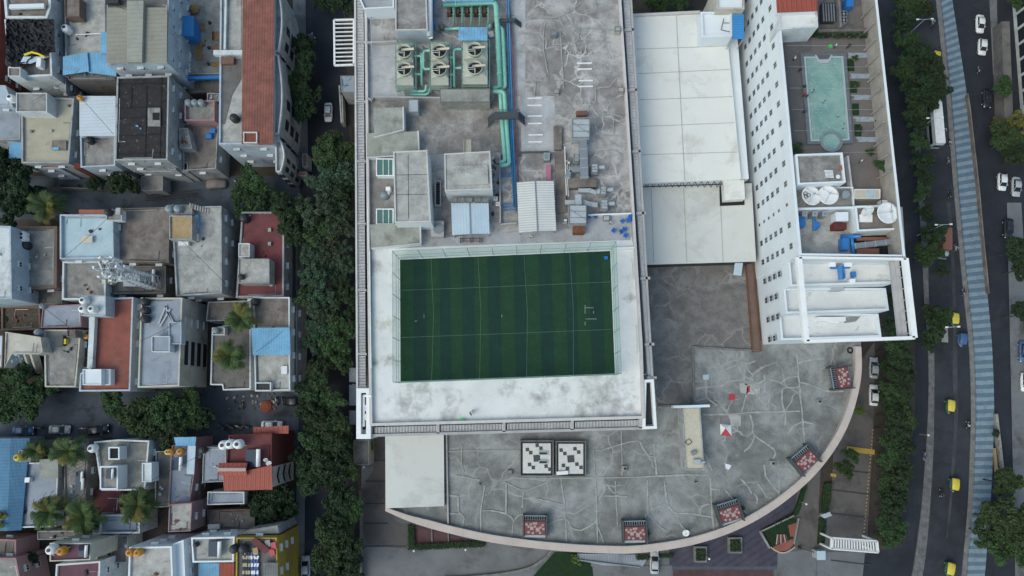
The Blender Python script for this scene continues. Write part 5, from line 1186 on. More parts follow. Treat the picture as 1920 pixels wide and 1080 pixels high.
# utility yard
yz = 28.5
t = thing('utility_yard', 'sunken white walled utility yard with blue machines on the hotel roof', 'yard', P(1590, 435, HZ))
b = MB(); b.prism(pp([(1494, 392), (1692, 388), (1698, 480), (1500, 481)], HZ+.03), HZ-.01, HZ+.03); part(t, 'floor', b, M['concrete_light'])
b = MB(); b.beam(P(1494, 392, 32), P(1604, 389, 32), .35, 2.0); b.beam(P(1605, 432, 32), P(1692, 429, 32), .35, 2.0); b.beam(P(1602, 390, 32), P(1606, 433, 32), .35, 2.0); part(t, 'wall', b, M['white_wall'])
b = MB(); b.prism(pp([(1598, 443), (1684, 440), (1686, 476), (1600, 478)], HZ+.2), HZ+.02, HZ+.2); part(t, 'dark_bay', b, M['dark'])
for (r_, z1, mt, lab, nm) in (((1496, 406, 1509, 425), 31.3, 'blue_machine', 'square dark blue machine against the west wall of the utility yard', 'machine'), ((1563, 418, 1587, 430), 31.4, 'plaster_maroon', 'dark red cabinet in the utility yard', 'cabinet'), ((1567, 398, 1590, 414), 31.8, 'white_wall', 'white block above the dark red cabinet', 'block'),
                             ((1580, 446, 1592, 468), 31.6, 'blue_machine', 'upright blue filter machine beside the dark duct bay', 'machine')):
    hb(nm, lab, nm, r_, z1, mt, lip=mt)
b = MB(); b.tube([P(1526, 408, 30.6), P(1528, 432, 30.6)], [.25, .38], 10); b.box(P(1529, 424, HZ), (.7, .9, .9)); solo('pump', 'slim blue pump lying in the middle of the utility yard', 'pump', b, M['blue_machine'])
b = MB(); b.tube([P(1576, 444, 31.2), P(1612, 443, 31.2)], .35, 10); b.tube([P(1597, 446, 31), P(1600, 475, 31)], .3, 10); solo('pipe', 'fat blue pipe elbow across the head of the dark duct bay', 'pipe', b, M['blue_machine'], smooth=True)
duct('long grey duct lying across the dark bay of the utility yard', [[(1604, 461), (1680, 452)]], .9, .7, 31.5)
for (r_, lab) in (((1606, 466, 1648, 477), 'lower rusty red steel tray in the dark duct bay'), ((1606, 445, 1672, 451), 'upper rusty red steel tray in the dark duct bay')): hb('steel_tray', lab, 'tray', r_, 30.6, 'terracotta_plain', lip='plaster_brown')
for k in range(3): hb('vent_box', ['first', 'second', 'third'][k]+' small grey vent from the west on the utility yard wall', 'vent box', (1505+k*19, 397, 1513+k*19, 405), 32.1, 'galv_dark', lip='galv', group='small grey vents on the yard wall')
t = thing('pump', 'bright blue pump assembly on the upper stepped terrace of the hotel', 'pump', P(1577, 512, 28)); zz = 29
b = MB(); b.tube([P(1557, 502, zz), P(1592, 501, zz)], .25, 8); part(t, 'pipe', b, M['blue_machine']); b = MB(); b.tube([P(1576, 498, zz), P(1577, 524, zz-.2)], [.5, .42], 12); b.box(P(1576, 515, 28.05), (.9, 1.4, .6)); part(t, 'body', b, M['blue_machine']); b = MB(); b.box(P(1597, 516, 28.05), (.6, .9, .9)); part(t, 'motor', b, M['blue_machine'])
for (r_, z1, lab) in (((1555, 487, 1567, 500), 29.3, 'left white plinth behind the bright blue pump assembly'), ((1583, 487, 1598, 500), 29.3, 'right white plinth behind the bright blue pump assembly'), ((1594, 523, 1604, 530), 29.4, 'small white box in front of the bright blue pump motor')): rbox('plinth', lab, 'plinth', r_, z1, 'white_paint', z0=28.05)
rbox('box', 'pale grey box straddling the parapet between the upper and middle terraces', 'box', (1561, 537, 1583, 544), 26.8, 'galv', z0=25.05); rbox('box', 'long white box on the lowest stepped terrace', 'box', (1534, 594, 1586, 602), 23.4, 'white_paint', z0=22.05); rbox('box', 'short white box on the lowest stepped terrace', 'box', (1554, 600, 1573, 606), 23.0, 'white_paint', z0=22.05)
decal('roof_patch', 'grey damp patch on the lowest stepped terrace', 'patch', [(1582, 597), (1600, 592), (1614, 593), (1604, 603), (1583, 606)], 'concrete', 22.06)
# ================================================================ old quarter: houses
HG = 'houses of the old quarter west of the mall'
def H(label, outline, z, wall, roof, **k): return house(label, outline, z, wall, roof, **k)
def room(label, outline, z, wall, roof, base, **k):
    k.setdefault('par', (.15, .3)); k.setdefault('wins', False)
    return building('rooftop_room', label, 'rooftop room', outline, z, wall, roof, base=base, group='rooftop rooms on the houses', **k)
def roofsheet(label, quad, z, mat, base, **k):
    k.setdefault('group', 'sheet metal roofs on the houses'); k.setdefault('n', 14)
    return shed_roof('metal_roof', label, 'metal roof', quad, z, mat, base, **k)
# row A
t = H('house with a black tarpaulin over its roof at the top left corner', [(8, 36), (94, 36), (98, 142), (18, 146)], 10.5, 'plaster_white', 'concrete_dark', par=(.4, .6))
H('house with two white beams across its dark terrace above the tarpaulin roof', [(4, -40), (92, -40), (96, 12), (88, 34), (10, 34)], 11.5, 'plaster_white', 'concrete_brown', par=(.5, .6))
b = MB(); b.beam(P(17, 12, 13), P(82, 10, 13), .9, .5); solo('roof_beam', 'white beam across the dark terrace above the tarpaulin', 'beam', b, M['white_wall'])
# crumpled tarpaulin
rt = random.Random(3); nx, ny = 26, 24; vs = []; 
for j in range(ny+1):
    for i in range(nx+1):
        u, v = i/nx, j/ny; sag = -1.6*(math.sin(u*3.14)*math.sin(v*3.14))**.7; cr = rt.uniform(-.28, .28)
        x = 11+u*(90+3*v); y = 36+v*(88-(26 if u > .38 else 0)*max(0, (v-.5))*2*min(1, (u-.38)*5 if u > .38 else 0))
        vs.append(P(x+rt.uniform(-.8, .8), y+rt.uniform(-.8, .8), 11.9+sag*.7+cr))
fs = [(j*(nx+1)+i, (j+1)*(nx+1)+i, (j+1)*(nx+1)+i+1, j*(nx+1)+i+1) for j in range(ny) for i in range(nx)]
b = MB(); b.raw(vs, fs); b.raw([v-Vector((0, 0, .06)) for v in vs], [f[::-1] for f in fs]); solo('tarpaulin', 'crumpled black tarpaulin stretched over a roof in the top left corner', 'tarpaulin', b, M['tarp'])
b = MB(); b.tube([P(46, 103, 12.1), P(60, 98, 12.2), (P(72, 101, 12.2)), P(84, 107, 12.1)], .22, 6); solo('plastic_sheet', 'yellow plastic strip along the lower edge of the black tarpaulin', 'plastic sheet', b, M['yellow'])
roofsheet('small pale blue sheet peeking from under the black tarpaulin', [(44, 106), (92, 106), (58, 119), (37, 119)], 11.6, 'sheet_pale', 10.5, n=8, posts=None)
room('small white box room with a brown top at the corner of the tarpaulin house', (15, 126, 38, 143), 12.5, 'plaster_white', 'concrete_brown', 10.5)
b = MB(); b.box(P(81, 123, 10.55), (.9, 1.9, 1.4)); solo('roof_cooler', 'tall white ribbed box on the courtyard floor below the tarpaulin', 'box', b, M['steel_white'])
H('narrow white plastered house stepping down east of the tarpaulin roof', [(97, -40), (120, -40), (122, 20), (124, 176), (100, 160)], 7, 'plaster_grey', 'plaster_grey', par=(.2, .3))
H('house with a pale grey stained terrace and a white tank', [(120, -40), (196, -40), (199, 128), (123, 128)], 8.5, 'plaster_grey', 'concrete_light')
room('brown walled stair head at the top edge of the pale stained terrace', (121, -6, 149, 31), 10.5, 'plaster_brown', 'concrete_brown', 8.5)
b = MB(); b.tube([P(142, 65, 9), P(188, 63, 9)], .12, 6); solo('pipe', 'thin white pipe lying across the pale stained terrace', 'pipe', b, M['steel_white'])
H('house under the bright blue sheet awning with paned windows on its wall', [(124, 118), (214, 118), (216, 150), (128, 150)], 8.6, 'concrete_dark', 'concrete_dark', par=(.2, .2), wins=False)
roofsheet('bright blue pitched sheet awning below the pale stained terrace', [(118, 106), (164, 98), (167, 134), (118, 141)], 10.4, 'sheet_blue', 8.8, n=10)
roofsheet('bright blue sheet awning step against the grey shed house', [(164, 98), (188, 99), (218, 143), (186, 143), (186, 134), (167, 134)][:1]+[(218, 100), (218, 143), (165, 136)], 10.0, 'sheet_blue', 8.8, n=12)
roofsheet('narrow bright blue strip roof beside the grey shed roof', (188, 60, 200, 100), 10.6, 'sheet_blue', 8.8, n=4, rot=1)
t = H('tall white house under the large grey ribbed shed roof', [(201, -40), (317, -40), (314, 118), (200, 121)], 14.6, 'plaster_blue', 'concrete_dark', par=(.2, .2))
roofsheet('large grey ribbed shed roof, the biggest sheet roof of the quarter', [(200, 14), (314, 14), (313, 118), (200, 119)], 16, 'sheet_grey', 14.8, n=40, rot=1, h=.1)
b = MB(); a = [(238, 1), (269, 1), (266, 116), (238, 116)]; b.prism(pp(a, 16.8), 16.05, 16.8); solo('ridge_vent', 'raised pale ridge strip running down the large grey shed roof', 'ridge vent', b, M['sheet_grey'])
b = MB(); b.box(P(215, 5, 15), (2.5, 1.2, .9)); b.tube([P(220, 12, 16.3), P(236, 18, 16.5)], .06, 5); solo('antenna', 'dark antenna clutter at the head of the grey shed roof', 'antenna', b, M['dark_grey'])
t = H('house with a black tiled flat roof full of pale streaks', [(219, 144), (317, 141), (314, 300), (215, 301)], 12.0, 'plaster_grey', 'blacktile', par=(.3, .35))
b = MB(); b.prism(pp((277, 202, 300, 236), 12.45), 12.04, 12.45); part(t, 'hatch_curb', b, M['concrete'])
b = MB(); b.prism(pp((286, 211, 299, 225), 12.5), 12.4, 12.5); part(t, 'hatch', b, M['dark'])
b = MB()
for (q0, q1) in (((247, 160), (246, 202)), ((275, 160), (272, 303)), ((219, 157), (316, 156)), ((218, 202), (300, 201)), ((217, 222), (275, 219)), ((217, 255), (302, 251)), ((217, 289), (314, 286)), ((303, 144), (300, 300))): b.beam(P(*q0, 12.12), P(*q1, 12.12), .16, .08)
part(t, 'roof_joints', b, M['dark'])
H('corrugated lean-to lane roof on the east side of the black tiled house', [(317, 152), (331, 153), (329, 318), (316, 318)], 8.0, 'plaster_grey', 'sheet_old', par=(.1, .1), wins=False)
H('low grey annex below the black tiled house', [(240, 304), (352, 304), (352, 322), (262, 322)], 6.0, 'plaster_grey', 'bluegrey', par=(.2, .2))
t = H('house with a cream yellow terrace and rust marks', [(39, 181), (139, 184), (129, 306), (40, 306)], 8.5, 'plaster_grey', 'yellowish', par=(.35, .5))
room('grey topped stair head with white walls on the cream yellow terrace', (30, 174, 88, 210), 11.2, 'plaster_white', 'concrete', 8.5)
b = MB(); b.prism(pp((97, 263, 124, 281), 8.9), 8.52, 8.9); solo('junk_pile', 'low pile of boards and a blue sheet on the cream yellow terrace', 'junk pile', b, M['concrete_brown'])
b = MB(); b.box(P(105, 279, 8.9), (1.3, .55, .15)); solo('sheet', 'blue plastic sheet on the board pile of the cream yellow terrace', 'sheet', b, M['sheet_blue'])
for x, y, lab in ((61, 247, 'small rusty stub pillar on the cream yellow terrace'), (98, 246, 'small white stub pillar on the cream yellow terrace'), (130, 199, 'round dark vent near the top right of the cream yellow terrace')): b = MB(); b.lathe(P(x, y, 8.5), [(.3, 0), (.3, .4), (.2, .5)], 10); solo('stub_pillar', lab, 'pillar', b, M['concrete_light' if x == 98 else 'concrete_brown'])
b = MB(); b.prism(pp((16, 266, 57, 300), 7.8), 0, 7.8); t = H('low house with patched light blue sheets at the left edge below the cream terrace', [(14, 266), (72, 266), (72, 306), (16, 300)], 6.8, 'plaster_grey', 'concrete_brown', par=(.2, .3))
roofsheet('left patched light blue sheet on the low house', (17, 267, 40, 297), 7.8, 'sheet_blue', 7, n=8); roofsheet('right patched light blue sheet on the low house', (43, 268, 57, 304), 7.7, 'sheet_blue', 7, n=6)
roofsheet('white sheet roof with a raised edge beside the light blue sheets', (70, 268, 90, 300), 8.0, 'sheet_white', 7, n=8)
H('porch block with an orange brown tiled top at the street below the cream terrace', [(70, 299), (112, 298), (110, 315), (69, 315)], 7.2, 'plaster_blue', 'terracotta_plain', par=(.1, .1))
H('blue plastered house at the left edge beside the white tank', [(-60, 158), (10, 160), (24, 200), (-60, 196)], 9, 'plaster_blue', 'plaster_blue', par=(.2, .3))
H('dull grey sloping roofed house at the left edge', [(-60, 198), (38, 204), (38, 262), (-60, 262)], 5.5, 'plaster_grey', 'bluegrey', par=(.2, .2))
H('sliver of a red walled house in the top left corner', [(-80, -40), (2, -40), (0, 60), (-2, 156), (-80, 156)], 7, 'plaster_maroon', 'plaster_grey')
H('narrow grey house with dark shuttered openings between two roofs', [(130, 182), (147, 180), (146, 306), (128, 306)], 6.5, 'plaster_grey', 'concrete', par=(.15, .2))
t = H('house with a grey terrace and white parapet left of the black tiles', [(150, 255), (216, 254), (216, 311), (151, 314)], 8, 'plaster_blue', 'concrete', par=(.3, .6))
H('house under the white ribbed sheet roof', [(150, 182), (214, 180), (214, 252), (150, 253)], 8.5, 'plaster_blue', 'concrete', par=(.2, .2))
roofsheet('white ribbed sheet roof with a blue rim left of the black tiles', (149, 180, 217, 255), 9.8, 'sheet_white', 8.7, n=24)
b = MB(); b.prism(pp((139, 306, 152, 316), 8.5), 0, 8.5); solo('brick_pier', 'small dark red pier beside the grey terrace wall', 'pier', b, M['plaster_maroon'])
# yard with straw mats
t = H('flat yard roof with drying straw mats and a blue fence', [(345, -40), (424, -40), (421, 138), (352, 139)], 5.5, 'plaster_grey', 'concrete', par=(.2, .5))
for k, (r_, lab) in enumerate((((374, 43, 384, 58), 'small drying straw mat nearest the top of the yard'), ((367, 77, 379, 112), 'long narrow straw mat in the middle of the yard'), ((397, 59, 402, 75), 'thin straw strip beside the brown mat stack'), ((404, 59, 418, 75), 'square stack of brown straw mats'), ((397, 85, 418, 92), 'loose straw bundle below the square mat stack'), ((396, 116, 411, 125), 'straw mat low in the yard near the blue fence'), ((415, 45, 421, 56), 'small straw piece against the parapet of the yard'))):
    b = MB(); p = pp(r_, 5.7); b.prism(p, 5.53, 5.68); 
    for i in range(5): a_, c_, d2, e_ = q4(r_, 5.7); b.beam((*a_.lerp(c_, (i+.5)/5), 5.73), (*e_.lerp(d2, (i+.5)/5), 5.73), .2, .06)
    solo('straw_mat', lab, 'straw mat', b, M['straw'], 'straw mats drying on the yard')
t = thing('rooftop_shed', 'bright blue metal shed against the white house beside the straw mats', 'shed', P(350, 55, 5.5)); b = MB(); b.prism(pp((335, 31, 362, 67), 9), 0, 8.95); part(t, 'wall', b, M['blue_machine'])
b = MB(); ribbed(b, q4((334, 30, 363, 68), 9.1), [9.1]*4, 12); part(t, 'roof', b, M['sheet_blue_deep'])
b = MB(); b.beam(P(346, 146, 6.6), P(412, 144, 6.6), .7, .7); solo('fence', 'bright blue fence strip along the lower edge of the straw mat yard', 'fence', b, M['blue_machine'])
for x, y, lab in ((394, 44, 'first dark stub post from the top of the straw mat yard'), (393, 91, 'second dark stub post of the straw mat yard'), (392, 121, 'lowest dark stub post of the straw mat yard')): b = MB(); b.lathe(P(x, y, 5.5), [(.35, 0), (.3, .6), (.15, .7)], 8); solo('stub_post', lab, 'post', b, M['dark_grey'])
for i in range(7):
    b = MB(); b.box(P(354+rt.uniform(-2, 3), 102+i*5.5, 5.5), (.7, .5, .5), rt.uniform(0, 3)); solo('sack', 'white sack in the row along the west side of the straw mat yard', 'sack', b, M['cloth_white'], 'white sacks beside the straw mats')
b = MB(); b.lathe(P(366, 20, 5.5), [(.9, 0), (1.1, .6), (.6, 1.0)], 9); solo('straw_heap', 'yellowish straw heap at the top of the mat yard', 'heap', b, M['straw'])
H('dark sheet roofed yard below the blue fence', [(350, 150), (412, 148), (412, 172), (354, 176)], 3.5, 'plaster_brown', 'concrete_brown', par=(.1, .1), wins=False)
t = H('dull brown terrace with blue crates below the tank room', [(343, 232), (409, 232), (405, 316), (343, 320)], 6, 'plaster_grey', 'concrete_brown', par=(.2, .4))
room('open topped tank room holding three dark tanks', (346, 188, 402, 226), 8.6, 'plaster_pink', 'concrete', 6, par=(.25, .8))
H('stepped grey stair wall above the tank room', [(388, 174), (410, 174), (411, 190), (388, 190)], 6.5, 'plaster_grey', 'concrete', par=(.2, .5), wins=False)
H('slim grey stair tower beside the dull brown terrace', [(336, 240), (352, 240), (360, 278), (337, 278)], 8.2, 'plaster_grey', 'concrete', par=(.15, .3), wins=False)
for (x, y, lab) in ((401, 248, 'upper dark blue crate on the dull brown terrace'), (394, 258, 'lower dark blue crate on the dull brown terrace')): b = MB(); b.box(P(x, y, 6.05), (1.2, .95, .8)); solo('crate', lab, 'crate', b, M['blue_machine'])
# terracotta building
t = H('long building with a terracotta ribbed roof and glazed curved street front', [(413, -40), (514, -40), (513, 270), (410, 271)], 12.5, 'plaster_blue', 'concrete_light', par=(.35, .5), fl=3.6)
roofsheet('long terracotta red ribbed roof beside the tree lined street', [(455, -40), (515, -40), (512, 272), (453, 270)], 13.6, 'terracotta', 12.6, n=24, posts=None)
patch(t, 'white_screed', [(414, -40), (452, -40), (452, 92), (426, 92)], 12.6, 'concrete_light', .03); patch(t, 'dark_screed', [(419, 110), (452, 110), (452, 148), (435, 178), (421, 232), (417, 232)], 12.6, 'concrete_dark', .03)
b = MB(); b.beam(P(400, 98, 13.6), P(456, 98, 13.6), 1.0, .9); part(t, 'cross_beam', b, M['plaster_white'])
b = MB(); b.beam(P(424, -40, 13.4), P(421, 92, 13.4), .4, .7); part(t, 'cross_beam', b, M['plaster_white'])
room('brick red rubble filled box at the south end of the terracotta roof', (456, 247, 482, 268), 13.7, 'plaster_white', 'brick_red', 12.6, par=(.2, .3))
b = MB(); b.box(P(429, 117, 12.6), (2.6, 1.4, .8)); solo('scrap_pile', 'dark scrap pile on the terrace beside the terracotta roof', 'scrap', b, M['brownbox'])
for i, (ya, yb) in enumerate(((-30, 95), (95, 250), (250, 318))):
    b = MB(); A, B = P(516, ya+6, 12.5), P(517, yb, 12.5); c = (A+B)/2
    pts = []
    for k in range(9):
        q = A.lerp(B, k/8); pts.append((q.x+.8*math.sin(math.pi*k/8)+.5, q.y))
    pts = ccw([Vector(q) for q in pts]+[Vector((A.x-.5, A.y)), Vector((B.x-.5, B.y))][::-1]); b.prism(pts, 0, 11.6 if i < 2 else 10.6); part(t, 'curved_front', b, M['plaster_grey'])
    for z in (1.5, 4.6, 7.7):
        for k in range(1, 7, 2): b = MB(); q = inset(pts, -.05); a_, c_ = q[k], q[k+1]; b.beam((a_.x, a_.y, z+1.9), (c_.x, c_.y, z+1.9), .06, 1.9); part(t, 'glazed_panel', b, M['glass'])
    b = MB(); q = inset(pts, .12)
    for k in range(len(pts)): a_, c_ = q[k], q[(k+1) % len(q)]; b.beam((a_.x, a_.y, 12.3 if i < 2 else 11.2), (c_.x, c_.y, 12.3 if i < 2 else 11.2), .25, .7)
    part(t, 'curved_parapet', b, M['plaster_white'])
# row B
H('tall pale blue white house cut off at the left edge', [(-60, 420), (20, 424), (22, 560), (-60, 565)], 11.5, 'plaster_blue', 'plaster_white', par=(.3, .5))
H('brown edged grey flat roof with two white tanks near the left edge', [(29, 424), (107, 424), (106, 540), (30, 544)], 7, 'plaster_brown', 'concrete', par=(.55, .3))
H('low grey ledge with small square vents below the brown edged roof', [(25, 546), (116, 546), (116, 570), (25, 570)], 4.5, 'concrete', 'concrete_dark', par=(.1, .1), wins=False)
t = H('pale blue roofed house with a small white table on top', [(112, 402), (212, 402), (213, 484), (112, 486)], 9.5, 'plaster_blue', 'paleblue', par=(.3, .7))
b = MB(); b.prism(pp((148, 393, 204, 402), 9.8), 9.5, 9.8); part(t, 'tiled_eave', b, M['terracotta_plain'])
b = MB(); c = P(166, 450, 9.6); b.box((c.x, c.y, 10.1), (2.2, 1.4, .08)); 
for s_ in ((-1, -1), (1, -1), (1, 1), (-1, 1)): b.box((c.x+s_[0]*.95, c.y+s_[1]*.55, 9.55), (.08, .08, .56))
solo('table', 'small white table in the middle of the pale blue roof', 'table', b, M['cream'])
b = MB(); b.box(P(171, 434, 9.55), (.5, .5, .45), .5); solo('box', 'small dark box on the pale blue roof above the table', 'box', b, M['dark_grey'])
room('small tank plinth room at the top right of the pale blue roof', (199, 393, 228, 413), 10.9, 'plaster_white', 'concrete', 9.5, par=(.1, .2))
H('terrace with white parapets left of the mobile mast', [(117, 490), (186, 489), (198, 520), (198, 562), (116, 562)], 7, 'plaster_white', 'concrete', par=(.35, .6))
H('brown grey flat roof covered in stains in the middle of the second row', [(217, 391), (317, 388), (316, 492), (217, 490)], 8, 'concrete_brown', 'concrete_brown', par=(.2, .4))
H('sunken yard roof with steel stands around the mobile mast', [(201, 498), (311, 498), (311, 550), (203, 552)], 5.5, 'concrete_dark', 'concrete_dark', par=(.3, .5))
t = H('large light grey flat roofed house, widest of the second row', [(321, 388), (415, 386), (416, 550), (330, 556)], 9, 'plaster_grey', 'concrete_light', par=(.3, .5))
room('stair head with a sand covered roof on the widest flat roof', (317, 404, 360, 449), 11.4, 'plaster_grey', 'sand', 9, par=(.2, .4))
room('tank platform above the sand covered stair head', (317, 384, 360, 402), 10.6, 'plaster_grey', 'concrete', 9, par=(.1, .15))
for (r_, z, lab, mt) in (((364, 403, 371, 428), 9.9, 'narrow pale blue panel beside the sand covered stair head', 'sheet_blue'), ((365, 438, 370, 451), 9.8, 'white upright panel beside the sand covered stair head', 'steel_white'), ((334, 452, 353, 460), 10, 'white bench shaped panel below the sand covered stair head', 'steel_white')): b = MB(); b.prism(pp(r_, z), 9.05, z); solo('panel', lab, 'panel', b, M[mt])
b = MB(); 
for k in range(8): b.box(P(364+k*3.8, 390+k*.9, 9.05), (.28, 1.0, 1.8-k*.22))
solo('stairs', 'flight of pale steps coming down from the tank platform', 'stairs', b, M['concrete_light'])
t = H('red floored terrace house behind the street trees', [(453, 397), (533, 397), (532, 556), (442, 558)], 6.5, 'plaster_grey', 'maroonroof', par=(.35, .4))
room('grey hipped stair head on the red floored terrace', (447, 485, 505, 531), 9.3, 'plaster_grey', 'concrete_light', 6.5)
room('narrow white wall room above the hipped stair head', (447, 456, 468, 482), 8.8, 'plaster_white', 'concrete_light', 6.5)
for x, y, lab in ((507, 432, 'upper small white block on the red floored terrace'), (507, 458, 'lower small white block on the red floored terrace'), (510, 534, 'small grey box at the bottom of the red floored terrace')): b = MB(); b.box(P(x, y, 6.5), (.6, .7, .6)); solo('block', lab, 'block', b, M['concrete_light'])
H('weedy brown yard of low walls at the left edge', [(2, 574), (75, 574), (76, 618), (2, 620)], 3, 'plaster_brown', 'dirt', par=(.4, .4), wins=False)
# row C
H('small pale blue grey roofed house left of the three white tanks', [(80, 574), (152, 570), (152, 613), (76, 615)], 7, 'plaster_pink', 'bluegrey', par=(.15, .3))
t = H('curved cream white house with slanting fins at the left edge', [(10, 622), (76, 632), (80, 660), (72, 664), (22, 664), (8, 690)], 9.5, 'plaster_cream', 'plaster_cream', par=(.2, .3), wins=False)
for k, x in enumerate((38, 50, 62)):
    b = MB(); b.beam(P(x-6, 662, 9.4), P(x+6, 700, 4), .6, 2.2); part(t, 'slanting_fin', b, M['plaster_cream'])
H('dark lower block with the slanting fins standing over it', [(12, 664), (72, 664), (70, 704), (8, 704)], 4, 'dark_grey', 'dark', par=(.1, .1), wins=False)
H('glass fronted strip at the far left edge', [(-60, 628), (6, 628), (4, 690), (-60, 690)], 8, 'plaster_brown', 'sheet_pale', par=(.2, .2))
H('sloping blue tiled roof at the left edge beside the tree', [(-60, 694), (22, 694), (10, 712), (-60, 712)], 4, 'plaster_grey', 'sheet_blue_old', par=(.1, .0), wins=False)
t = H('stained grey terrace with a yellow crate and dark cabinet', [(82, 618), (152, 618), (142, 726), (84, 726)], 7, 'plaster_cream', 'concrete', par=(.3, .4))
b = MB(); b.box(P(124, 641, 7.05), (1.0, 1.0, .9)); solo('crate', 'bright yellow crate against the dark cabinet on the stained grey terrace', 'crate', b, M['yellow'])
b = MB(); b.box(P(118, 640, 7.05), (1.4, 2.0, 1.1)); solo('cabinet', 'dark green cabinet behind the bright yellow crate', 'cabinet', b, M['frame_dark'])
room('brown concrete box room above the bright yellow crate', (125, 618, 141, 632), 9, 'concrete_brown', 'concrete_brown', 7)
H('slot of planted balconies left of the salmon roof', [(155, 619), (168, 619), (168, 690), (152, 690)], 5.5, 'plaster_cream', 'dirt', par=(.2, .3))
t = H('house with a salmon red roof and white parapets', [(166, 560), (250, 557), (244, 733), (148, 734), (150, 700), (168, 690)], 8.8, 'plaster_blue', 'redroof', par=(.3, .5))
room('blue white tank room carrying three white tanks', (152, 554, 198, 592), 11.6, 'plaster_blue', 'plaster_white', 8.8)
room('white stair room at the bottom left of the salmon red roof', (155, 692, 190, 722), 11.0, 'white_wall', 'white_wall', 8.8)
room('lower white stair landing beside the salmon red roof', (190, 692, 207, 722), 10.0, 'white_wall', 'plaster_white', 8.8)
b = MB(); b.beam(P(173, 594, 10), P(168, 690, 10), 1.0, 1.0); solo('parapet_wall', 'wide grey white wall strip west of the salmon red roof', 'wall', b, M['plaster_white'])
t = H('blue grey roofed house with three black tanks and a fin fronted side wall', [(264, 558), (342, 558), (336, 724), (258, 727)], 10.8, 'plaster_cream', 'bluegrey', par=(.3, .5), wins=False)
E1, E0 = P(342, 559, 11).to_2d(), P(336, 724, 11).to_2d(); A = E0; B = E1; u = (B-A).normalized(); ang = math.atan2(u.y, u.x); L_e = (B-A).length
for k in range(4):
    for r_ in range(2): put_window(t, (*(A+u*(1.2+r_*1.4)), 9.2-k*2.6), ang, .9, 1.1, 'plain')
    put_window(t, (*(A+u*(L_e-4.4)), 9.0-k*2.6), ang, 1.3, 1.1, 'ledge')
    b = MB(); b.box((*(A+u*(L_e*.38)), 8.2-k*2.6+.2), (4.6, .5, 1.3), ang); part(t, 'slot_opening', b, M['dark'])
room('raised blue grey stair room with white walls on the fin sided house', (284, 630, 318, 660), 12.6, 'plaster_white', 'bluegrey', 10.8)
room('pale stair block against the east edge of the fin sided house', (316, 604, 340, 645), 12.2, 'plaster_blue', 'bluegrey', 10.8)
for k, (x, y, a) in enumerate(((304, 590, .35), (309, 596, .5), (316, 590, -.4), (322, 600, -.5))): b = MB(); u_ = Vector((math.sin(a), math.cos(a), 0))*1.9; c = P(x, y, 11.2); b.beam(c-u_, c+u_, .3, .12); solo('ladder_board', 'pale board leaning in the pile on the fin sided house', 'board', b, M['galv'], 'pale boards piled on the blue grey roof')
H('low brown roof with two coconut palms rising beside it', [(390, 566), (470, 563), (470, 600), (386, 602)], 5, 'plaster_grey', 'concrete_brown', par=(.2, .4), wins=False)
H('lower grey brown terrace beneath the second coconut palm', [(397, 615), (470, 600), (470, 730), (418, 732), (416, 722), (394, 722)], 6, 'plaster_white', 'concrete_dark', par=(.25, .4), wins=False)
room('white planter box on the lower grey brown terrace', (398, 614, 421, 628), 7.3, 'plaster_white', 'concrete', 6)
t = H('white framed street house with a brown top roof and grey lower terrace', [(474, 557), (543, 557), (544, 732), (478, 734)], 8.8, 'plaster_white', 'concrete_light', par=(.25, .5))
patch(t, 'brown_screed', [(475, 560), (541, 560), (541, 612), (475, 612)], 8.9, 'concrete_brown', .03)
roofsheet('bright blue ribbed sheet roof on the white framed street house', [(471, 615), (543, 614), (545, 666), (474, 666)], 10.6, 'sheet_blue', 8.85, n=22)
room('small open stair box at the bottom left of the white framed street house', (478, 717, 508, 733), 9.6, 'plaster_white', 'dark_grey', 8.8, par=(.2, .4))
t = H('street side annex with dark windows below the white framed house', [(546, 566), (556, 566), (556, 730), (546, 730)], 6.5, 'plaster_grey', 'concrete_dark', par=(.1, .2))
b = MB(); b.box(P(534, 694, 8.9), (1.1, 1.5, .4)); solo('box', 'crumpled white box on the grey terrace of the white framed house', 'box', b, M['cloth_white'])
# row D
t = thing('warehouse', 'long faded blue sheet roofed shed at the left edge of the third row', 'shed', P(10, 910, 0), HG); b = MB(); b.prism(pp((-70, 822, 34, 992), 7.5), 0, 7.4); part(t, 'wall', b, M['plaster_grey'])
b = MB(); w4 = q4([(-70, 822), (22, 822), (16, 995), (-70, 995)], 8.2); ribbed(b, [w4[0], w4[1], w4[2], w4[3]], [7.6, 8.6, 8.6, 7.6], 40, .05); part(t, 'roof', b, M['sheet_blue_old'])
b = MB(); w4 = q4([(22, 822), (52, 822), (36, 995), (16, 995)], 8.2); ribbed(b, w4, [8.6, 7.6, 7.6, 8.6], 14, .05); part(t, 'roof', b, M['sheet_blue_old'])
t = H('pale blue grey roofed house with a yellow tank and ladder', [(36, 868), (110, 866), (104, 988), (32, 990)], 7, 'plaster_white', 'bluegrey', par=(.25, .4))
b = MB(); b.prism(pp((74, 861, 109, 897), 8.6), 7.05, 8.6); solo('stair_cover', 'olive grey slab box on the pale blue grey roof beside the palm', 'stair cover', b, M['concrete_green'])
room('grey tank box beside the blue warehouse carrying the yellow tank', (35, 844, 57, 866), 8.4, 'plaster_grey', 'concrete', 5, par=(.1, .2))
b = MB(); b.tube([P(48, 905, 7.3), P(45, 948, 7.3)], .05, 4); b.tube([P(42, 905, 7.3), P(40, 948, 7.3)], .05, 4)
for k in range(6): b.tube([P(42-k*.3, 910+k*7, 7.3), P(48-k*.5, 910+k*7, 7.3)], .05, 4)
solo('ladder', 'dark ladder lying along the parapet of the pale blue grey roof', 'ladder', b, M['dark_grey'])
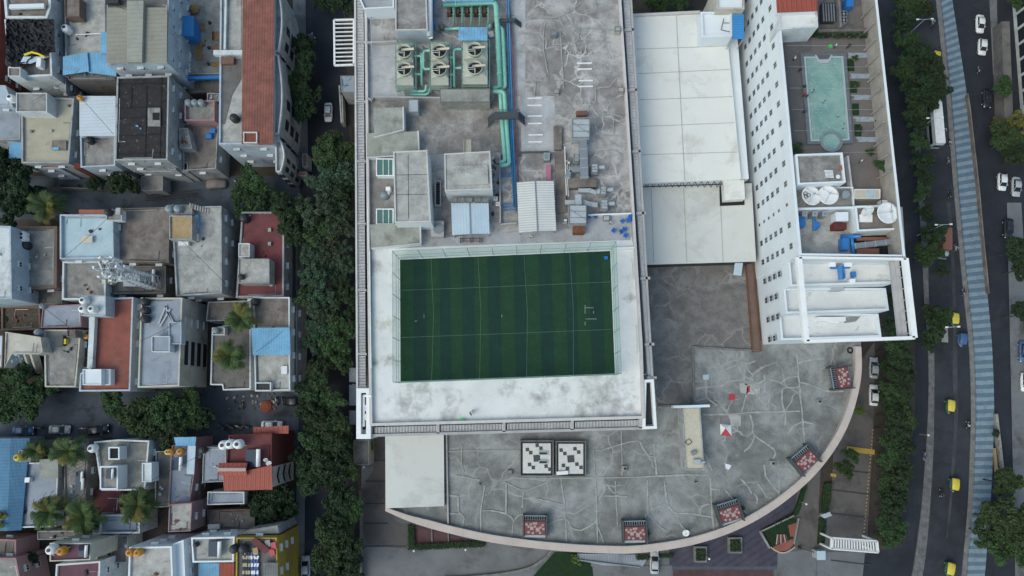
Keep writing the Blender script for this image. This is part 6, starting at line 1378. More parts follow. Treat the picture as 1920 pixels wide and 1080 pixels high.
b = MB(); b.box(P(57, 899, 7.05), (.9, .9, .9)); solo('box', 'white cooler box on the pale blue grey roof', 'box', b, M['steel_white'])
H('brown yard roof at the street end behind the yellow tank', [(58, 828), (102, 824), (110, 858), (60, 862)], 4.5, 'plaster_brown', 'concrete_brown', par=(.2, .3), wins=False)
t = H('narrow brown concrete roofed house with two solar heaters', [(120, 826), (166, 824), (160, 944), (120, 946)], 7.2, 'concrete_brown', 'concrete', par=(.25, .3))
H('white walled house around a dark stairwell in the third row', [(176, 828), (222, 824), (280, 826), (272, 920), (190, 920)], 7.2, 'plaster_white', 'concrete', par=(.3, .7))
room('raised white solar tank room below the dark stairwell', (187, 874, 221, 918), 10, 'white_wall', 'concrete', 7.2, par=(.25, .4))
room('dark open stairwell with white sides in the third row', (203, 838, 224, 862), 9.4, 'white_wall', 'dark', 7.2, par=(.25, .3))
room('white parapet box at the east side of the third row terrace', (266, 868, 284, 904), 9.6, 'white_wall', 'plaster_white', 7.2)
H('patch of red tiled sloping roof below the white solar room', [(174, 918), (226, 918), (222, 964), (176, 966)], 5.2, 'plaster_maroon', 'maroonroof', par=(.1, .0), wins=False)
H('low white edged grey terrace with an iron ring and chair below the palms', [(188, 966), (262, 964), (262, 1000), (186, 1001)], 6, 'plaster_white', 'bluegrey', par=(.25, .5))
H('long shaded grey roof between the palm and the pink house', [(292, 846), (322, 846), (316, 950), (290, 952)], 6.5, 'plaster_grey', 'concrete_dark', par=(.15, .3))
t = H('grey house with blue sheet eaves and orange tanks', [(322, 836), (368, 820), (364, 888), (356, 942), (317, 944)], 7, 'plaster_pink', 'bluegrey', par=(.15, .3))
roofsheet('blue sheet eave along the top of the orange tank house', [(326, 820), (368, 819), (366, 836), (330, 836)], 8.6, 'sheet_blue', 7, n=10, posts=None); roofsheet('pale blue sheet eave down the east side of the orange tank house', [(352, 836), (367, 836), (364, 889), (350, 889)], 8.5, 'sheet_pale', 7, n=14, rot=1, posts=None)
H('dull brown alley roof between the orange tanks and the red building', [(360, 880), (376, 876), (376, 940), (356, 940)], 4.5, 'plaster_brown', 'concrete_brown', par=(.1, .1), wins=False)
t = H('dark red building with maroon terrace and white arrows on its street wall', [(428, 816), (510, 812), (509, 876), (508, 918), (420, 920)], 12, 'plaster_maroon', 'maroonroof', par=(.25, .4), wins=False)
roofsheet('orange red sheet roof at the foot of the maroon terrace', [(418, 892), (510, 872), (511, 918), (420, 920)], 13.0, 'redsheet', 12.1, n=16, rot=0, posts=None)
roofsheet('orange red sheet awning over the street above the maroon terrace', [(475, 801), (541, 798), (541, 813), (475, 813)], 11, 'redsheet', 0, n=12, posts=None)
t2 = thing('rooftop_shed', 'small red pitched shed with a pale ridge on the maroon terrace', 'shed', P(437, 880, 12)); b = MB(); b.prism(pp((411, 869, 461, 890), 13.4), 12.05, 13.4); part(t2, 'wall', b, M['plaster_maroon']); b = MB(); w4 = q4((410, 868, 463, 892), 13.6); m1, m2 = (w4[0]+w4[3])/2, (w4[1]+w4[2])/2; ribbed(b, [m1, m2, w4[1], w4[0]], [14, 14, 13.4, 13.4], 10, .05); ribbed(b, [m1, m2, w4[2], w4[3]], [14, 14, 13.4, 13.4], 10, .05); part(t2, 'roof', b, M['redsheet']); b = MB(); b.beam((*m1, 14.15), (*m2, 14.15), .6, .1); part(t2, 'ridge_cap', b, M['tile_pale'])
# arrow panel on the street wall
A, B = P(510, 914, 12).to_2d(), P(510, 874, 12).to_2d(); b = MB(); b.beam((A.x+.12, A.y+.1, 12), (B.x+.12, B.y-.1, 12), .2, 11.5); part(t, 'street_wall_panel', b, M['plaster_cream'])
for k in range(3):
    z = 9.4-k*3.2; b = MB(); m_ = (A+B)/2; xx = A.x+.24
    for s_ in (-1, 1): 
        v = [(xx, m_.y+s_*1.5, z-.9), (xx, m_.y+s_*1.5, z-.2), (xx, m_.y, z+.9), (xx, m_.y, z+.2)]; b.face([v[0], v[1], v[2], v[3]]); b.face([v[3], v[2], v[1], v[0]])
    b.face([(xx, m_.y-.25, z-1.1), (xx, m_.y+.25, z-1.1), (xx, m_.y+.25, z-.2), (xx, m_.y-.25, z-.2)]); part(t, 'arrow_emblem', b, M['bluegrey'])
H('grey terrace with white edge west of the maroon terrace', [(381, 838), (424, 838), (424, 903), (379, 905)], 7.5, 'plaster_grey', 'bluegrey', par=(.15, .3))
H('small white edged grey terrace below the orange red roof', [(389, 922), (458, 922), (458, 945), (388, 947)], 6.5, 'plaster_white', 'bluegrey', par=(.2, .4))
H('low brown flat roof between the grey terrace and the courtyard trees', [(388, 956), (478, 954), (478, 992), (390, 994)], 4, 'plaster_brown', 'concrete_brown', par=(.15, .3), wins=False)
b = MB(); b.box(P(404, 986, 4.05), (2.2, .9, .8)); solo('water_trough', 'pale green long tub at the corner of the low brown roof', 'tub', b, M['galv'])
H('pink walled house with a pale stained roof', [(317, 946), (360, 943), (357, 996), (315, 998)], 9.5, 'plaster_pink', 'concrete_light', par=(.18, .4))
t = H('tall cream white house with two orange tanks at the bottom edge', [(242, 1026), (322, 1024), (326, 1140), (238, 1140)], 12, 'white_wall', 'concrete_light', par=(.3, .5))
H('white stepped wing east of the orange tank house', [(323, 1020), (344, 1012), (350, 1140), (325, 1140)], 11, 'white_wall', 'white_wall', par=(.3, .5))
t = H('white walled house with a maroon roof, white tank and orange tank', [(93, 1018), (171, 1018), (169, 1050), (93, 1053)], 13, 'plaster_cream', 'purpleroof', par=(.2, .4))
H('plum floored terrace with white pillars below the maroon tank roof', [(105, 1058), (188, 1052), (186, 1140), (100, 1140)], 9.5, 'plaster_white', 'purpleroof', par=(.3, .4))
H('grey terrace with a pink edge in the bottom left corner', [(-60, 1008), (30, 1012), (30, 1045), (-60, 1045)], 6, 'plaster_pink', 'concrete_brown', par=(.3, .4))
H('lower pinkish brown house at the bottom left with a small barred window', [(-60, 1046), (30, 1046), (48, 1140), (-60, 1140)], 7.5, 'plaster_pink', 'concrete', par=(.3, .4))
H('dark grey low roof right of the plum floored terrace', [(208, 1004), (240, 1004), (238, 1055), (208, 1055)], 5, 'plaster_grey', 'concrete_dark', par=(.15, .2), wins=False)
H('dark roofs gap house behind the maroon tank roof', [(70, 996), (200, 994), (206, 1010), (70, 1012)], 4, 'plaster_grey', 'concrete_dark', par=(.15, .2), wins=False)
t = H('white terrace with a solar heater and iron frame at the bottom edge', [(358, 1008), (440, 1006), (438, 1054), (361, 1055)], 11, 'white_wall', 'concrete_light', par=(.3, .5))
H('low house under the blue and red sheets at the bottom edge', [(360, 1058), (440, 1058), (440, 1140), (362, 1140)], 8, 'plaster_grey', 'concrete', par=(.1, .1))
roofsheet('light blue sheet roof cut by the bottom edge', (372, 1056, 411, 1140), 9.2, 'sheet_blue', 8, n=12, posts=None); roofsheet('brick red sheet roof cut by the bottom edge', (411, 1056, 439, 1140), 9.1, 'redsheet', 8, n=10, posts=None)
t = H('yellow walled building with scrap and tanks on its roof at the bottom edge', [(443, 1008), (519, 1008), (522, 1140), (441, 1140)], 12, 'plaster_yellow', 'concrete_dark', par=(.25, .4))
b = MB(); b.beam(P(474, 1012, 13), P(501, 1034, 13), 1.1, .25); solo('panel', 'maroon plank laid diagonally over the yellow building roof', 'panel', b, M['maroonroof'])
for k in range(6):
    x = 457+k*5.2; b = MB()
    for i in range(9): b.box(P(x+rt.uniform(-.8, .8), 1038+i*7, 12.4), (.36, .62, .15), rt.uniform(-.4, .4), 0 if i % 2 else 1)
    solo('laundry', 'striped cloth in the row hanging to dry on the yellow building', 'laundry', b, [M['cloth_white'] if k > 2 else M['yellowish'], M['cloth_blue'] if k > 2 else M['dark_grey']], 'rows of drying laundry')
roofsheet('old grey corrugated sheet roof at the bottom of the yellow building', (493, 1055, 521, 1140), 13, 'sheet_old', 12.1, n=12, posts=None)
for (x, y, lab, mt) in ((515, 1022, 'upper red and white box on the edge of the yellow building', 'red'), (512, 1034, 'lower red and white box on the edge of the yellow building', 'red'), (481, 1032, 'sandy heap on the yellow building roof', 'sand'), (504, 1018, 'grey scrap block on the yellow building roof', 'galv_dark')): b = MB(); b.box(P(x, y, 12.05), (.9, 1.2, .6), .2); solo('scrap_box', lab, 'box', b, M[mt])
H('pale grey sloping roof joining the yellow building to the white terrace', [(470, 993), (520, 985), (524, 1000), (442, 1002)], 10, 'plaster_grey', 'concrete_light', par=(.1, .1), wins=False)
# ---------------------------------------------------------------- water tanks
def tankproto(key, mat, lidmat):
    r_ = thing('water_tank', 'x', 'water tank', (0, 0, 0)); b = MB(); pr = [(.60, 0), (.66, .05)]
    for k in range(4): z = .18+k*.25; pr += [(.66, z), (.69, z+.04), (.69, z+.10), (.66, z+.14)]
    pr += [(.64, 1.2), (.5, 1.42), (.25, 1.5)]; b.lathe((0, 0, 0), pr, 20); part(r_, 'body', b, M[mat], True, local=True)
    b = MB(); b.lathe((0, 0, 1.48), [(.26, 0), (.27, .1), (.2, .13)], 14); part(r_, 'lid', b, M[lidmat], local=True)
    b = MB(); b.tube([(.6, 0, .2), (.95, 0, .2), (.95, 0, -.1)], .04, 5); part(r_, 'outlet_pipe', b, M['steel_white'], local=True)
    proto(key, r_, 'water tank')
tankproto('tw', 'tank_white', 'black'); tankproto('tb', 'tank_black', 'black'); tankproto('to', 'tank_orange', 'brownbox'); tankproto('ty', 'tank_yellow', 'brownbox'); tankproto('tg', 'tank_grey', 'galv_dark')
for i, (k, x, y, z, s_, lab) in enumerate((('tw', 131, 60, 8.5, 1.3, 'white round tank on the pale stained terrace'), ('tw', 28, 188, 9.2, 1.15, 'white tank beside the stair head of the cream yellow terrace'), ('to', 154, 186, 10, .8, 'small orange tank at the corner of the white ribbed roof'),
        ('tg', 357, 196, 8.7, 1.0, 'first dark tank from the west in the open tank room'), ('tg', 369, 196, 8.7, 1.0, 'middle dark tank in the open tank room'), ('tg', 381, 196, 8.7, 1.0, 'third dark tank from the west in the open tank room'), ('tb', 443, 225, 12.6, 1.2, 'black tank on the terrace beside the terracotta roof'),
        ('tw', 50, 442, 8, 1.0, 'upper white tank on the brown edged roof'), ('tw', 50, 449, 8, 1.0, 'lower white tank on the brown edged roof'), ('tb', 54, 462, 7.1, 1.2, 'black tank below the two white tanks on the brown edged roof'), ('tb', 207, 400, 10.9, 1.0, 'black tank at the corner of the pale blue roof'),
        ('tg', 322, 394, 10.6, 1.1, 'left dark tank on the platform above the sandy roof'), ('tg', 338, 394, 10.6, 1.1, 'right dark tank on the platform above the sandy roof'), ('tb', 462, 412, 6.6, 1.3, 'black tank at the top corner of the red floored terrace'), ('tb', 455, 520, 9.4, .8, 'small black tank on the hipped stair head'),
        ('tw', 163, 565, 11.7, 1.1, 'topmost of the three white tanks by the salmon roof'), ('tw', 162, 581, 11.7, 1.1, 'lower left of the three white tanks by the salmon roof'), ('tw', 179, 581, 11.7, 1.1, 'lower right of the three white tanks by the salmon roof'),
        ('tb', 276, 567, 10.9, 1.1, 'top black tank in the line of three on the blue grey roof'), ('tb', 277, 583, 10.9, 1.1, 'middle black tank in the line of three on the blue grey roof'), ('tb', 277, 599, 10.9, 1.15, 'bottom black tank in the line of three on the blue grey roof'), ('tg', 77, 624, 7.5, 1.0, 'grey tank between the cream finned house and the stained terrace'), ('tg', 84, 575, 7.1, .8, 'small grey tank on the pale blue grey roof left of the white tanks'),
        ('tg', 84, 638, 7.2, .8, 'dark tank on the parapet of the stained grey terrace'), ('to', 166, 632, 6, .7, 'little orange tank in the balcony slot left of the salmon roof'), ('tb', 481, 567, 8.9, 1.1, 'dark tank on the brown roof of the white framed house'), ('tg', 408, 620, 7.3, .9, 'dark tank on the white planter box below the palm'),
        ('ty', 40, 857, 8.5, 1.0, 'yellow tank beside the faded blue warehouse'), ('tw', 179, 840, 8.2, 1.15, 'white tank on an iron stand in the third row'), ('to', 324, 847, 8, .9, 'orange tank between the greenish tank and the blue sheets'), ('to', 342, 846, 8, .95, 'orange tank standing alone by the blue sheets'), ('ty', 318, 847, 8.1, .8, 'greenish yellow tank left of the orange tanks'),
        ('tw', 424, 834, 13, 1.25, 'leftmost white tank of the row on the maroon terrace'), ('tw', 436, 832, 13, 1.25, 'middle white tank of the row on the maroon terrace'), ('tw', 451, 832, 13, 1.25, 'right white tank of the row on the maroon terrace'), ('tb', 384, 843, 7.6, 1.0, 'black tank at the corner of the grey terrace beside the maroon building'),
        ('tw', 104, 1028, 13.6, 1.25, 'big white tank on the maroon roof at the bottom'), ('to', 122, 1031, 13.4, 1.1, 'orange tank beside the big white tank on the maroon roof'), ('to', 249, 1034, 12.2, 1.0, 'left orange tank on the cream white house'), ('to', 264, 1034, 12.2, 1.0, 'right orange tank on the cream white house'),
        ('tb', 443, 1027, 12.3, 1.15, 'left black tank on the yellow building'), ('tb', 460, 1027, 12.3, 1.15, 'right black tank on the yellow building'), ('tb', 370, 1020, 11, .7, 'small dark tank on the white terrace at the bottom'), ('tb', 173, 266, 8.1, 1.1, 'black tank on the grey terrace below the white ribbed roof'), ('tg', 62, 302, 7.1, .9, 'dark round tank beside the patched blue sheets'))):
    dup(k, P(x, y, z), rt.uniform(0, 6), lab, 'round water tanks on the house roofs', s_)
for x, y, z, lab in ((214, 400, 10.9, 'small white tank box beside the black tank on the pale blue roof'), ): b = MB(); b.box(P(226, 398, 10.9), (.9, 1.3, .9)); solo('box', lab, 'box', b, M['concrete_light'])
# solar water heaters
r0 = thing('solar_heater', 'x', 'solar heater', (0, 0, 0)); b = MB(); v = [(-1.1, -.9, .2), (1.1, -.9, .2), (1.1, .9, .9), (-1.1, .9, .9)]; b.raw(v+[(a, b_, c-.08) for a, b_, c in v], [(0, 1, 2, 3), (7, 6, 5, 4), (0, 4, 5, 1), (1, 5, 6, 2), (2, 6, 7, 3), (3, 7, 4, 0)]); part(r0, 'panel', b, M['panel_solar'], local=True)
b = MB(); b.tube([(-1.15, 1.15, 1.1), (1.15, 1.15, 1.1)], .28, 12); part(r0, 'tank', b, M['steel_white'], True, local=True)
b = MB(); 
for s_ in (-1, 1): b.box((s_*1.0, 1.1, 0), (.06, .06, .9)); b.box((s_*1.0, -.85, 0), (.06, .06, .2)); b.beam((s_*1.0, -.85, .12), (s_*1.0, 1.1, .12), .06, .06)
part(r0, 'stand', b, M['galv'], local=True); proto('solar', r0, 'solar heater')
for x, y, z, a, s_, lab in ((150, 893, 7.3, -1.57, .8, 'upper solar heater on the narrow brown house'), (151, 907, 7.3, -1.57, .9, 'lower solar heater on the narrow brown house'), (332, 869, 8, -1.57, 1.1, 'solar heater on the orange tank house'), (474, 858, 12.1, -1.57, 1.35, 'large solar heater on the maroon terrace'), (403, 1028, 11.1, -1.57, 1.2, 'solar heater on the white terrace at the bottom edge'), (157, 1032, 13.1, -1.57, .9, 'solar heater on the maroon roof at the bottom'), (207, 888, 10.1, -1.57, .8, 'solar heater on the raised white room of the third row'), (282, 520, 5.6, -1.57, 1.1, 'solar heater in the sunken yard by the mast')):
    dup('solar', P(x, y, z), a, lab, 'solar water heaters', s_)
for x, y, z, r_, lab in ((498, 862, 12.2, .4, 'upper small dish on the maroon terrace beside the solar heater'), (504, 868, 12.2, .5, 'lower small dish on the maroon terrace beside the solar heater')): dish(lab, x, y, z, z+.8, r_, 40, 150)
# mobile mast lying across the view: a tall red-white lattice tower
t = thing('lattice_mast', 'tall grey lattice phone mast crowded with white antennas in the second row', 'mast', P(285, 527, 5.5))
bs = P(290, 531, 5.5); tp = 22.0; w0, w1 = 1.3, .7; H_ = tp-5.5; b = MB(); n = 12; cs = [(-1, -1), (1, -1), (1, 1), (-1, 1)]
def mp(i, k): f = k/n; w_ = w0*(1-f)+w1*f; return Vector((bs.x+cs[i % 4][0]*w_, bs.y+cs[i % 4][1]*w_, 5.5+H_*f))
for i in range(4):
    b.tube([mp(i, 0), mp(i, n)], .09, 5)
    for k in range(n): b.tube([mp(i, k), mp(i+1, k+1)], .05, 4); b.tube([mp(i+1, k), mp(i, k+1)], .05, 4); b.tube([mp(i, k+1), mp(i+1, k+1)], .05, 4)
part(t, 'lattice', b, M['galv'])
for k in range(12):
    a = k*2*math.pi/6+.3*(k//6); z = 21.3-2.6*(k//6); b = MB(); c = Vector((bs.x+2.0*math.cos(a), bs.y+2.0*math.sin(a), z)); b.box((c.x, c.y, z-.8), (.28, .5, 1.9), a); b.beam((bs.x, bs.y, z), c, .08, .08); part(t, 'antenna_panel', b, M['steel_white'])
for k, (a, z, r_) in enumerate(((.5, 20, .45), (3.4, 19, .5), (4.6, 17, .4), (2.2, 15, .35))):
    b = MB(); c = Vector((bs.x+1.1*math.cos(a), bs.y+1.1*math.sin(a), z)); ax = Vector((math.cos(a), math.sin(a), .15)); b.lathe(c, [(r_, 0), (r_, .3), (r_*.3, .4)], 14, axis=ax); part(t, 'drum_antenna', b, M['steel_white'])
for z in (19.5, 16): b = MB(); b.ring([Vector((bs.x+q[0]*1.5, bs.y+q[1]*1.5)) for q in cs], .25, z, z+.08); part(t, 'platform', b, M['galv'])
b = MB(); b.box(P(207, 526, 5.6), (1.5, 1.7, 1.6)); b.box(P(215, 527, 5.6), (.5, 1.9, 1.3)); solo('equipment_cabinet', 'white equipment cabinet at the foot of the phone mast yard', 'cabinet', b, M['cream'])
b = MB(); b.prism(pp((231, 512, 262, 537), 6.6), 5.6, 6.6); solo('equipment_cabinet', 'flat topped grey cabinet in the phone mast yard', 'cabinet', b, M['galv'])
# low walls, ground floor clutter along the lanes
for pts, lab in (([(90, 352), (130, 352), (250, 356)], 'dark compound wall on the north side of the first lane'), ([(556, 440), (556, 560)], 'street wall beside the red floored terrace'), ([(675, 920), (677, 1100)], 'dark fence wall between the street trees and the mall driveway')):
    b = MB()
    for i in range(len(pts)-1): b.beam(P(*pts[i], 1.8), P(*pts[i+1], 1.8), .25, 1.8)
    solo('compound_wall', lab, 'wall', b, M['concrete_dark'])
for k, (x0, y0, x1, y1, z, mt, lab) in enumerate(((265, 330, 305, 357, 3.2, 'concrete', 'low ground floor shed beside the lane below the black tiles'), (560, 322, 575, 330, 2.8, 'terracotta_plain', 'tiny red guard booth at the street corner'), (567, 288, 576, 313, 3, 'brownbox', 'red brown hut at the corner of the tree lined street'), (660, 720, 672, 735, 3, 'bluegrey', 'grey cabin north of the mall corner'), (663, 825, 692, 872, 4.5, 'concrete', 'small annex roof tucked below the white corner frame'))):
    building('hut', lab, 'hut', (x0, y0, x1, y1), z, 'plaster_grey', mt, (.12, .2), wins=False)
# lattice gantry lying by the lane
b = MB()
for k in range(3): b.beam(P(272, 366+k*5, 1.0+k*.2), P(370, 356+k*5, 1.0+k*.2), .15, .2)
for k in range(9): b.beam(P(274+k*11, 365, 1.2), P(280+k*11, 376, 1.2), .1, .12)
solo('steel_gantry', 'dark steel gantry lying beside the lane in front of the black tiled house', 'gantry', b, M['dark_grey'])
rt4 = random.Random(8)
for i, (a, c) in enumerate((((60, 190), (150, 130)), ((150, 182), (213, 252)), ((216, 200), (330, 60)), ((110, 490), (215, 395)), ((340, 450), (450, 560)), ((262, 640), (340, 600)), ((480, 660), (530, 620)), ((60, 560), (160, 640)), ((110, 900), (190, 850)), ((285, 900), (380, 850)), ((230, 1010), (320, 950)))):
    A, B = P(*a, 13.5), P(*c, 12.8); m_ = A.lerp(B, .5)-Vector((0, 0, .5)); b = MB(); b.tube([A, A.lerp(m_, .5)-Vector((0, 0, .1)), m_, B.lerp(m_, .5)-Vector((0, 0, .1)), B], .035, 4)
    solo('overhead_wire', 'thin dark wire strung over the old quarter roofs', 'wire', b, M['dark'], 'overhead wires over the old quarter')
# ================================================================ trees and plants
import numpy as np
def crown_mesh(seed, n=5200, size=.34, flatt=.62, nl=14, mat='leaf'):
    """leaf faces spread through many small clumps filling a crown of radius 1; scaled per tree"""
    r_ = np.random.RandomState(seed); cl = []
    for j in range(7):
        a = j*2.4+r_.uniform(-.5, .5); q = r_.uniform(.25, .72) if j else 0; lr = r_.uniform(.28, .52); hz = r_.uniform(-.15, .5)*(1.15-q)
        for k in range(nl):
            d = r_.normal(size=3); d /= np.linalg.norm(d); f = r_.uniform(.3, 1.05)
            cl.append((q*math.cos(a)+d[0]*lr*f, q*math.sin(a)+d[1]*lr*f, hz+abs(d[2])*lr*f*.7-.1, r_.uniform(.06, .17)))
    V = []; Fc = []
    wt = np.array([c[3]**2 for c in cl]); wt /= wt.sum(); ids = r_.choice(len(cl), n, p=wt)
    for i in range(n):
        cx, cy, cz, cr = cl[ids[i]]; d = r_.normal(size=3); d /= np.linalg.norm(d); rr = cr*r_.uniform(.55, 1.1)
        c = np.array([cx, cy, cz])+d*rr; nn = d*.6+np.array([0, 0, .5])+r_.normal(size=3)*.6; nn /= np.linalg.norm(nn)
        t = np.cross(nn, r_.normal(size=3)); t /= np.linalg.norm(t); b_ = np.cross(nn, t)
        s = size*r_.uniform(.55, 1.25)/6.0; L = s*1.6
        p = [c-t*L, c-b_*s*.6, c+t*L, c+b_*s*.6]; k = len(V); V += [tuple(q[0:2])+(q[2]*flatt/.62,) for q in p]; Fc.append((k, k+1, k+2, k+3))
    me = bpy.data.meshes.new('crown'); me.from_pydata(V, [], Fc); me.materials.append(M[mat]); me.update(); return me
def trunk_mesh(seed, limbs=6):
    r_ = random.Random(seed); b = MB(); b.tube([(0, 0, -1.0), (.02, .01, -.6), (.0, .03, -.25), (.03, 0, .1)], [.055, .045, .038, .02], 8)
    for k in range(limbs):
        a = k*2*math.pi/limbs+r_.uniform(-.4, .4); L = r_.uniform(.5, .8); e = Vector((L*math.cos(a), L*math.sin(a), r_.uniform(.05, .35)))
        m = e*.5+Vector((0, 0, -.05)); b.tube([(0, 0, -.35+k*.04), m, e], [.03, .02, .006], 6)
        for s_ in (-1, 1):
            e2 = m+Vector((math.cos(a+s_*.7), math.sin(a+s_*.7), .25))*.3; b.tube([m, e2], [.014, .004], 5)
    return b.build('trunk', M['bark'])
CM = {k: [crown_mesh(s_, mat=m_, n=nn) for s_ in ss] for k, m_, ss, nn in (('mid', 'leaf', (1, 2, 3), 6500), ('dark', 'leaf_dark', (4, 5, 6), 6500), ('blue', 'leaf_bluish', (7, 8), 7500), ('light', 'leaf_light', (9,), 3500), ('yellow', 'leaf_yellow', (10,), 3500))}
TM = [trunk_mesh(s_) for s_ in (1, 2, 3)]
rt2 = random.Random(21); tcount = 0
def tree(x, y, rpx, h, kind, label, group, name='tree', cat='tree', zfac=1.0, squash=None):
    global tcount
    zc = h*.66; c = P(x, y, zc); r_ = rpx*(CAMH-zc)/1263.0*1.12
    t = thing(name, label, cat, (c.x, c.y, 0), group, rt2.uniform(0, 6.28))
    o = bpy.data.objects.new('crown', rt2.choice(CM[kind])); link(o); o.parent = t; o.location = (0, 0, zc); sx = squash or rt2.uniform(.88, 1.1)
    o.scale = (r_*sx, r_/sx, min(r_*.95, h*.55)*zfac)
    k = bpy.data.objects.new('trunk', TM[tcount % 3]); link(k); k.parent = t; k.location = (0, 0, zc); k.scale = (r_*.9, r_*.9, zc); tcount += 1
    return t
WEST = 'street trees west of the mall'
spec = [(572, 88, 26, 9, 'dark'), (576, 125, 30, 10, 'dark'), (560, 160, 28, 10, 'mid'), (580, 190, 28, 9, 'dark'), (568, 205, 26, 9, 'dark'), (548, 180, 20, 8, 'dark'),
        (618, 262, 30, 11, 'mid'), (640, 285, 30, 12, 'mid'), (612, 300, 36, 13, 'mid'), (645, 330, 34, 13, 'blue'), (610, 350, 38, 14, 'blue'), (648, 378, 32, 13, 'dark'), (608, 395, 38, 14, 'blue'), (640, 420, 34, 13, 'blue'), (600, 432, 34, 13, 'mid'),
        (615, 468, 36, 13, 'blue'), (645, 490, 28, 12, 'blue'), (590, 492, 34, 12, 'blue'), (605, 530, 36, 12, 'blue'), (646, 545, 28, 12, 'dark'), (585, 560, 30, 11, 'mid'), (608, 590, 34, 11, 'blue'), (640, 612, 34, 12, 'mid'), (590, 630, 32, 11, 'blue'), (625, 650, 32, 12, 'mid'), (655, 590, 20, 10, 'dark'),
        (607, 690, 32, 10, 'dark'), (640, 672, 24, 11, 'mid'), (590, 722, 30, 10, 'dark'), (612, 745, 36, 12, 'mid'), (590, 778, 36, 12, 'dark'), (625, 790, 34, 12, 'mid'), (600, 825, 38, 13, 'mid'), (638, 835, 36, 12, 'dark'), (580, 860, 32, 12, 'dark'), (615, 872, 38, 13, 'dark'), (650, 880, 30, 11, 'mid'), (590, 905, 30, 11, 'dark'),
        (632, 925, 34, 11, 'dark'), (655, 950, 28, 10, 'mid'), (640, 975, 26, 10, 'dark'), (615, 1015, 38, 12, 'mid'), (650, 1020, 30, 11, 'dark'), (610, 1055, 36, 12, 'mid'), (652, 1065, 28, 10, 'dark'), (690, 838, 12, 4, 'light')]
WHERE = lambda y: ('beside the terracotta roof' if y < 215 else 'north of the skylights' if y < 300 else 'beside the mall stair block' if y < 430 else 'beside the red floored terrace' if y < 555 else 'opposite the white framed house' if y < 735 else 'opposite the maroon terrace' if y < 920 else 'near the yellow building')
ORD = ['first', 'second', 'third', 'fourth', 'fifth', 'sixth', 'seventh', 'eighth', 'ninth', 'tenth', 'eleventh', 'twelfth']
TN = {'mid': 'mid green leafy', 'dark': 'dark green leafy', 'blue': 'dull blue green leafy', 'light': 'bright green leafy', 'yellow': 'yellow green leafy'}
ct = {}
for x, y, r_, h, k in sorted(spec, key=lambda s: s[1]):
    key = (WHERE(y), k); ct[key] = ct.get(key, 0)+1
    tree(x, y, r_, h, k, ORD[ct[key]-1]+' '+TN[k]+' street tree from the north '+WHERE(y), WEST)
for x, y, r_, h, k, lab in ((10, 320, 44, 10, 'dark', 'large dark tree at the left edge beside the coconut palm'), (45, 345, 36, 10, 'dark', 'dark tree in the middle of the left edge clump'), (20, 385, 38, 10, 'dark', 'dark tree at the bottom of the left edge clump'), (68, 370, 26, 8, 'dark', 'smaller dark tree behind the coconut palm'),
        (233, 348, 32, 8, 'dark', 'round dark tree in the first lane below the black tiles'), (180, 345, 18, 6, 'dark', 'small dark tree left of the round lane tree'), (480, 348, 34, 9, 'mid', 'upper tree of the lane end clump'), (458, 372, 34, 9, 'mid', 'left tree of the lane end clump'), (495, 378, 30, 9, 'dark', 'lower tree of the lane end clump'),
        (543, 385, 32, 11, 'dark', 'dark tree above the red floored terrace'), (548, 415, 32, 11, 'dark', 'dark tree overhanging the red floored terrace'), (560, 440, 26, 10, 'dark', 'dark tree at the corner of the red floored terrace'),
        (30, 732, 44, 10, 'mid', 'large tree at the left edge over the second lane'), (75, 735, 34, 9, 'mid', 'tree right of the large left edge tree in the second lane'), (25, 770, 38, 9, 'mid', 'lower tree at the left edge of the second lane'), (5, 710, 26, 9, 'mid', 'tree cut by the left edge above the second lane'),
        (215, 762, 34, 9, 'mid', 'westernmost tree of the clump below the salmon roof'), (255, 775, 40, 10, 'mid', 'largest tree of the clump below the salmon roof'), (300, 768, 38, 10, 'mid', 'central tree of the second lane clump'), (285, 805, 36, 9, 'mid', 'lowest tree of the second lane clump'), (345, 765, 34, 9, 'mid', 'tree below the fin sided house'), (330, 800, 32, 9, 'dark', 'dark tree at the lower right of the second lane clump'), (380, 785, 24, 8, 'dark', 'easternmost small tree of the second lane clump'), (355, 740, 22, 8, 'mid', 'small tree touching the fin sided house'),
        (492, 935, 30, 7, 'dark', 'left dark tree in the courtyard below the orange red roof'), (525, 928, 26, 7, 'dark', 'right dark tree in the courtyard below the orange red roof'), (512, 962, 30, 7, 'dark', 'lower dark tree in the courtyard below the orange red roof'), (542, 955, 18, 6, 'dark', 'small dark tree by the courtyard street wall'),
        (60, 1045, 14, 6, 'dark', 'small dark tree in the gap at the bottom left'), (3, 600, 16, 4, 'mid', 'bush beside the weedy brown yard at the left edge'), (1230, 2, 34, 9, 'mid', 'tree at the top edge beyond the cream hall'), (1280, -4, 34, 9, 'mid', 'second tree at the top edge beyond the cream hall'), (640, 8, 24, 7, 'dark', 'dark tree at the top edge beside the white pergola'), (605, 2, 20, 7, 'dark', 'dark tree at the top edge of the tree lined street')):
    tree(x, y, r_, h, k, lab, 'trees of the old quarter' if x < 590 else 'trees at the top edge')
